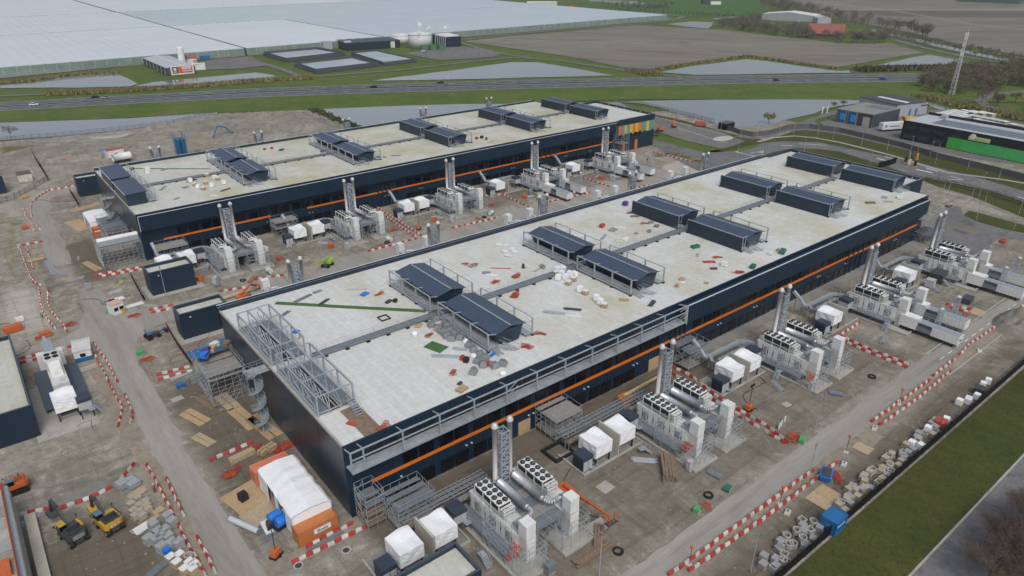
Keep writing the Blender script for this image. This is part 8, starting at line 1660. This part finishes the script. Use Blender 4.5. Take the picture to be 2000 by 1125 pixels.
def woodland(label, n, poly, h, kind, seed):
    """far wood that reads as one mass: crowns and trunks joined"""
    rr = random.Random(seed); P = px(*poly); xs, ys = [p[0] for p in P], [p[1] for p in P]; mb = MB(); k = 0
    while k < n:
        x, y = rr.uniform(min(xs), max(xs)), rr.uniform(min(ys), max(ys)); r = False
        for i in range(len(P)):
            (x1, y1), (x2, y2) = P[i], P[(i + 1) % len(P)]
            if (y1 > y) != (y2 > y) and x < x1 + (y - y1) / (y2 - y1) * (x2 - x1): r = not r
        if not r: continue
        k += 1; hh = h * rr.uniform(.7, 1.15); R_ = hh * .32; mb.tube((x, y, 0), (x, y, hh * .5), .16, 4, .08, caps=False)
        for _ in range(150):
            u = Vector((rr.gauss(0, 1), rr.gauss(0, 1), rr.gauss(0, 1))).normalized() * rr.random() ** .4; b_ = Vector((x + u.x * R_, y + u.y * R_, hh * .6 + u.z * hh * .38)); d = Vector((rr.gauss(0, 1), rr.gauss(0, 1), rr.gauss(.6, .8))).normalized() * rr.uniform(.8, 1.7); s_ = d.cross(Vector((rr.gauss(0, 1), rr.gauss(0, 1), rr.gauss(0, 1)))).normalized() * .12; mb.face([b_ - s_, b_ + s_, b_ + d])
    return tag(mb.build('woodland', TW[kind]), label, kind='stuff')
woodland('dense bare wood between the pale barns and the ploughed field', 210, [(1398, 52), (1440, 42), (1480, 40), (1500, 58), (1570, 58), (1590, 78), (1650, 80), (1700, 70), (1745, 74), (1735, 87), (1640, 85), (1540, 73), (1470, 64)], 10, 1, 3)
woodland('bare tree belt behind the pale barns, upper right', 150, [(1480, 4), (1530, 8), (1600, 22), (1720, 46), (1765, 58), (1740, 66), (1640, 50), (1590, 44), (1560, 34), (1500, 22)], 11, 0, 4)
woodland('dense bare thicket beneath the telecom mast', 280, [(1785, 168), (1830, 146), (1900, 138), (1990, 134), (2090, 146), (2090, 176), (1985, 172), (1900, 184), (1830, 188)], 8.5, 2, 5)
woodland('bare tree belt along the far meadow pond', 60, [(1170, 14), (1250, 12), (1300, 14), (1310, 19), (1240, 20)], 6, 1, 6)
tree('yellow-green willow on the pond bank', *G(1501, 241), WIL, 1.1, None, 'willow_tree'); tree('slim bare tree at the pond tip, left of its neighbour', *G(1628, 212), TP[2], .5, None); tree('slim bare tree at the pond tip, right of its neighbour', *G(1646, 209), TP[2], .55, None); tree('tiny bare tree on the canal bank at the far left', *G(22, 270), TP[1], .6, None)
for X_, Y_, s, lb in ((93.5, 14.2, .86, 'reddish bare tree nearest the bottom edge, by the street'), (97.5, 12.2, .95, 'reddish bare tree right of the nearest one by the street'), (101.0, 15.0, .80, 'reddish bare tree closest to the kerb in the corner clump'), (104.5, 12.6, .95, 'reddish bare tree in the middle of the corner clump'), (108.8, 14.4, .82, 'reddish bare tree at the upper end of the corner clump'), (112.5, 12.0, .9, 'reddish bare tree at the right edge behind the clump'), (99.0, 9.0, 1.0, 'reddish bare tree deep in the corner, bottom edge'), (106.5, 9.5, 1.0, 'reddish bare tree deep in the corner, right edge')):
    tree(lb, X_, Y_, NEARP[int(X_) % 2], s, 'street trees at bottom right')
# ================================================================ small clutter of the yards
def cable_drum():
    return [('flange', MB().tube((0, -.42, .7), (0, -.36, .7), .7, 16), WOOD), ('flange', MB().tube((0, .36, .7), (0, .42, .7), .7, 16), WOOD), ('cable', MB().tube((0, -.35, .7), (0, .35, .7), .5, 14), BLK)]
def step_unit():
    s_ = MB(); stair(s_, (0, 0, 0), (1.4, 0, 1.2), .9, 6); s_.box(1.4, -.5, 1.15, 2.4, .5, 1.22); rail(s_, [(1.4, .5, 1.2), (2.4, .5, 1.2)], 1, 1); return [('steel_steps', s_, GALV)]
random.seed(77)
for yb, hn, js in ((53.1, 'near', range(5)), (178.3, 'far', range(5))):
    for j in js:
        ox = OX[j] + (.6 if hn == 'far' else 0); w_ = f'{ORD[j]} yard, {hn} hall front'
        for nm, b_, lb, dx, dy in (('cable_drum', cable_drum, 'timber cable drum with black cable behind the containers', random.uniform(-1, 11), 19.5 + random.random()), ('steel_steps', step_unit, 'loose galvanised step unit at the container side', -4.2, random.uniform(4, 9)), ('pipe_bundle', tubes(14, 4, GALV), 'bundle of scaffold tubes on the soil', random.uniform(-9, -6), random.uniform(2, 8)), ('board_stack', planks(7, 3.6, WOODD, .25, .06), 'stack of scaffold boards beside the concrete base', 12.2, random.uniform(2, 9)), ('site_box', bundle(1.4, .9, .9, random.choice([GREYB, BLUE, MATS['cab_grey'], GREEND]), bands=False), 'small tool box on the soil', random.uniform(11.5, 14), random.uniform(9, 15)), ('pale_bag', wrapped, 'white wrapped pallet between container and wall', random.uniform(2, 9), 18 + random.random()), ('grating_stack', sheets(8, 2.4, 1.2, GALVD), 'stack of grey gratings before the bases', random.uniform(-6, 11), -2.2), ('hose_coil', lambda: [('coil', MB().ring(0, 0, .8, .62, 0, .14, 14), BLK), ('coil', MB().ring(.1, .05, .7, .55, .14, .26, 14), BLK)], 'black hose coil on the soil', random.uniform(-7, 13), -3.5 - random.random() * 2)):
            if hn == 'far' and nm == 'cable_drum':
                for q_, (n2, b2, l2, ddx, ddy) in enumerate((('pale_cabinet', bundle(1.6, 1.0, 1.9, MATS['cab_grey'], bands=False), 'pale cabinet on the soil before the bases', -5, -1.5), ('pale_tank', lambda: [('tank', MB().tube((-1, 0, .8), (1, 0, .8), .7, 12), OFFW), ('cradle', MB().box(-.8, -.6, 0, .8, .6, .2), DKGREY)], 'pale horizontal tank beside the road barriers', 8, -3.5), ('red_barrier_heap', redrails(5), 'red barrier grids on the soil', 14, 4), ('white_pack', bundle(2.0, 1.2, 1.4, WHITE, bands=False), 'white equipment box beside the containers', 12.5, 12), ('timber_stack', planks(8, 4, WOODD, .3, .1), 'stack of weathered boards near the road', 3, -4.5), ('orange_box', bundle(1.6, 1.2, 1.1, SAFETY, bands=False), 'small orange compressor on the soil', -8, 3))): prop(n2, f'{l2}, {w_}', 'site material', b2, (ox + ddx + random.uniform(-1, 1), yb + ddy, .012), random.uniform(0, 3), None, 'yb' + n2)
            if nm in ('grating_stack', 'hose_coil') and j > 2: continue
            prop(nm, f'{lb}, {w_}', 'site material', b_, (ox + dx, yb + dy, .012), random.uniform(0, 3), None, 'yc' + nm + (lb if nm != 'site_box' else str(random.randint(0, 2))))
def hose(label, p0, m, n=26, L_=1.0, r=.06, seed=0):
    rr = random.Random(seed); x, y = G(*p0); x0, y0 = x, y; a = rr.uniform(0, 6.28); pts = [(0, 0, r)]
    for _ in range(n): a += rr.gauss(0, .45); x += L_ * cos(a); y += L_ * sin(a); pts.append((x - x0, y - y0, r))
    o = MB().path(pts, r, 5).build('hose', m, None, False, (x0, y0, .012)); return tag(o, label, 'hose')
for k, (lb, p, m, n) in enumerate((('red hose snaking below the barrier pair left of the near hall', (330, 708), REDF, 20), ('dark red hose looping right of the welfare unit skirt', (150, 705), REDF, 18), ('black hose looping behind the middle plant room', (255, 575), BLK, 16), ('black hose on the pale ground at the far left', (50, 665), BLK, 26), ('black hose by the white pump at the far left', (20, 632), BLK, 22), ('red hose arc on the soil below the left yard', (185, 845), REDF, 8), ('black cable trailing along the back of the far hall gable', (150, 392), BLK, 20), ('red hose before the back plant room', (120, 384), REDF, 18), ('black cable on the soil between second and third near yards', (1480, 800), BLK, 24), ('black cable across the soil before the leftmost near yard', (1180, 1010), BLK, 22))): hose(lb, p, m, n, .9, .05, k + 3)
# two workers
def worker(label, loc, rz, vest):
    T = thing('person', label, 'person', loc, rz)
    V = [(0, 0, .95), (0, 0, 1.2), (0, 0, 1.42), (0, .01, 1.52), (0, .02, 1.63), (0, .02, 1.74)]; E = [(0, 1), (1, 2), (2, 3), (3, 4), (4, 5)]; R_ = [.15, .14, .15, .055, .095, .075]
    def ch(start, pts):
        pv = start
        for p, r in pts: V.append(p); R_.append(r); E.append((pv, len(V) - 1)); pv = len(V) - 1
        return pv
    for s_ in (-1, 1):
        ch(0, [((s_ * .10, 0, .86), .095), ((s_ * .11, .05 * s_, .48), .065), ((s_ * .11, -.02 + .08 * s_, .09), .045), ((s_ * .12, .14 + .08 * s_, .04), .04)])
        w_ = ch(2, [((s_ * .20, 0, 1.40), .065), ((s_ * .26, .02, 1.12), .048), ((s_ * .25, .16, .90), .034), ((s_ * .245, .20, .84), .032)])
        for q in range(5): ch(w_, [((s_ * .245 + (q - 2) * .017, .24 - .006 * abs(q - 2), .79 + (.03 if q == 4 else 0)), .010)])
    me = bpy.data.meshes.new('body'); me.from_pydata(V, E, []); o = inst('body', me, T); me.materials.append(mat('work_clothes', (.035, .045, .07), .8, 0, .1, 8))
    md = o.modifiers.new('skin', 'SKIN'); sv = me.skin_vertices[0].data
    for k, r in enumerate(R_): sv[k].radius = (r, r)
    sv[0].use_root = True; o.modifiers.new('sub', 'SUBSURF').levels = 1
    MB().lathe(0, .01, [(.16, .98), (.185, 1.2), (.20, 1.40), (.10, 1.47)], 12).build('hi_vis_vest', vest, T, True); MB().lathe(0, .02, [(.125, 1.70), (.12, 1.78), (.06, 1.85)], 12).build('helmet', WHITE, T, True)
    MB().cbox(0, .115, 1.60, .12, .02, .10).build('face', mat('skin_tone', (.45, .28, .20), .6), T); return T
worker('worker in orange vest and white helmet standing inside the left barrier row', (*G(303, 962), 0), 2.2, SAFETY); worker('worker in dark clothes and yellow vest on the gravel footpath', (*G(84, 622), 0), .6, mat('vest_yellow', (.45, .50, .05), .6))
# ================================================================ haze
HZ = bpy.data.materials.new('haze'); HZ.use_nodes = True; _n, _l = HZ.node_tree.nodes, HZ.node_tree.links; _n.remove(_n['Principled BSDF']); _v = _n.new('ShaderNodeVolumePrincipled')
_v.inputs['Density'].default_value = .00010; _v.inputs['Color'].default_value = (.86, .92, 1.0, 1); _v.inputs['Anisotropy'].default_value = .2; _l.new(_v.outputs[0], _n['Material Output'].inputs['Volume'])
mb = MB(); mb.box(-7200, -3200, -2.5, 8200, 8200, 82); o = mb.build('haze', HZ); tag(o, 'thin pale haze over the whole plain', 'haze', kind='stuff')
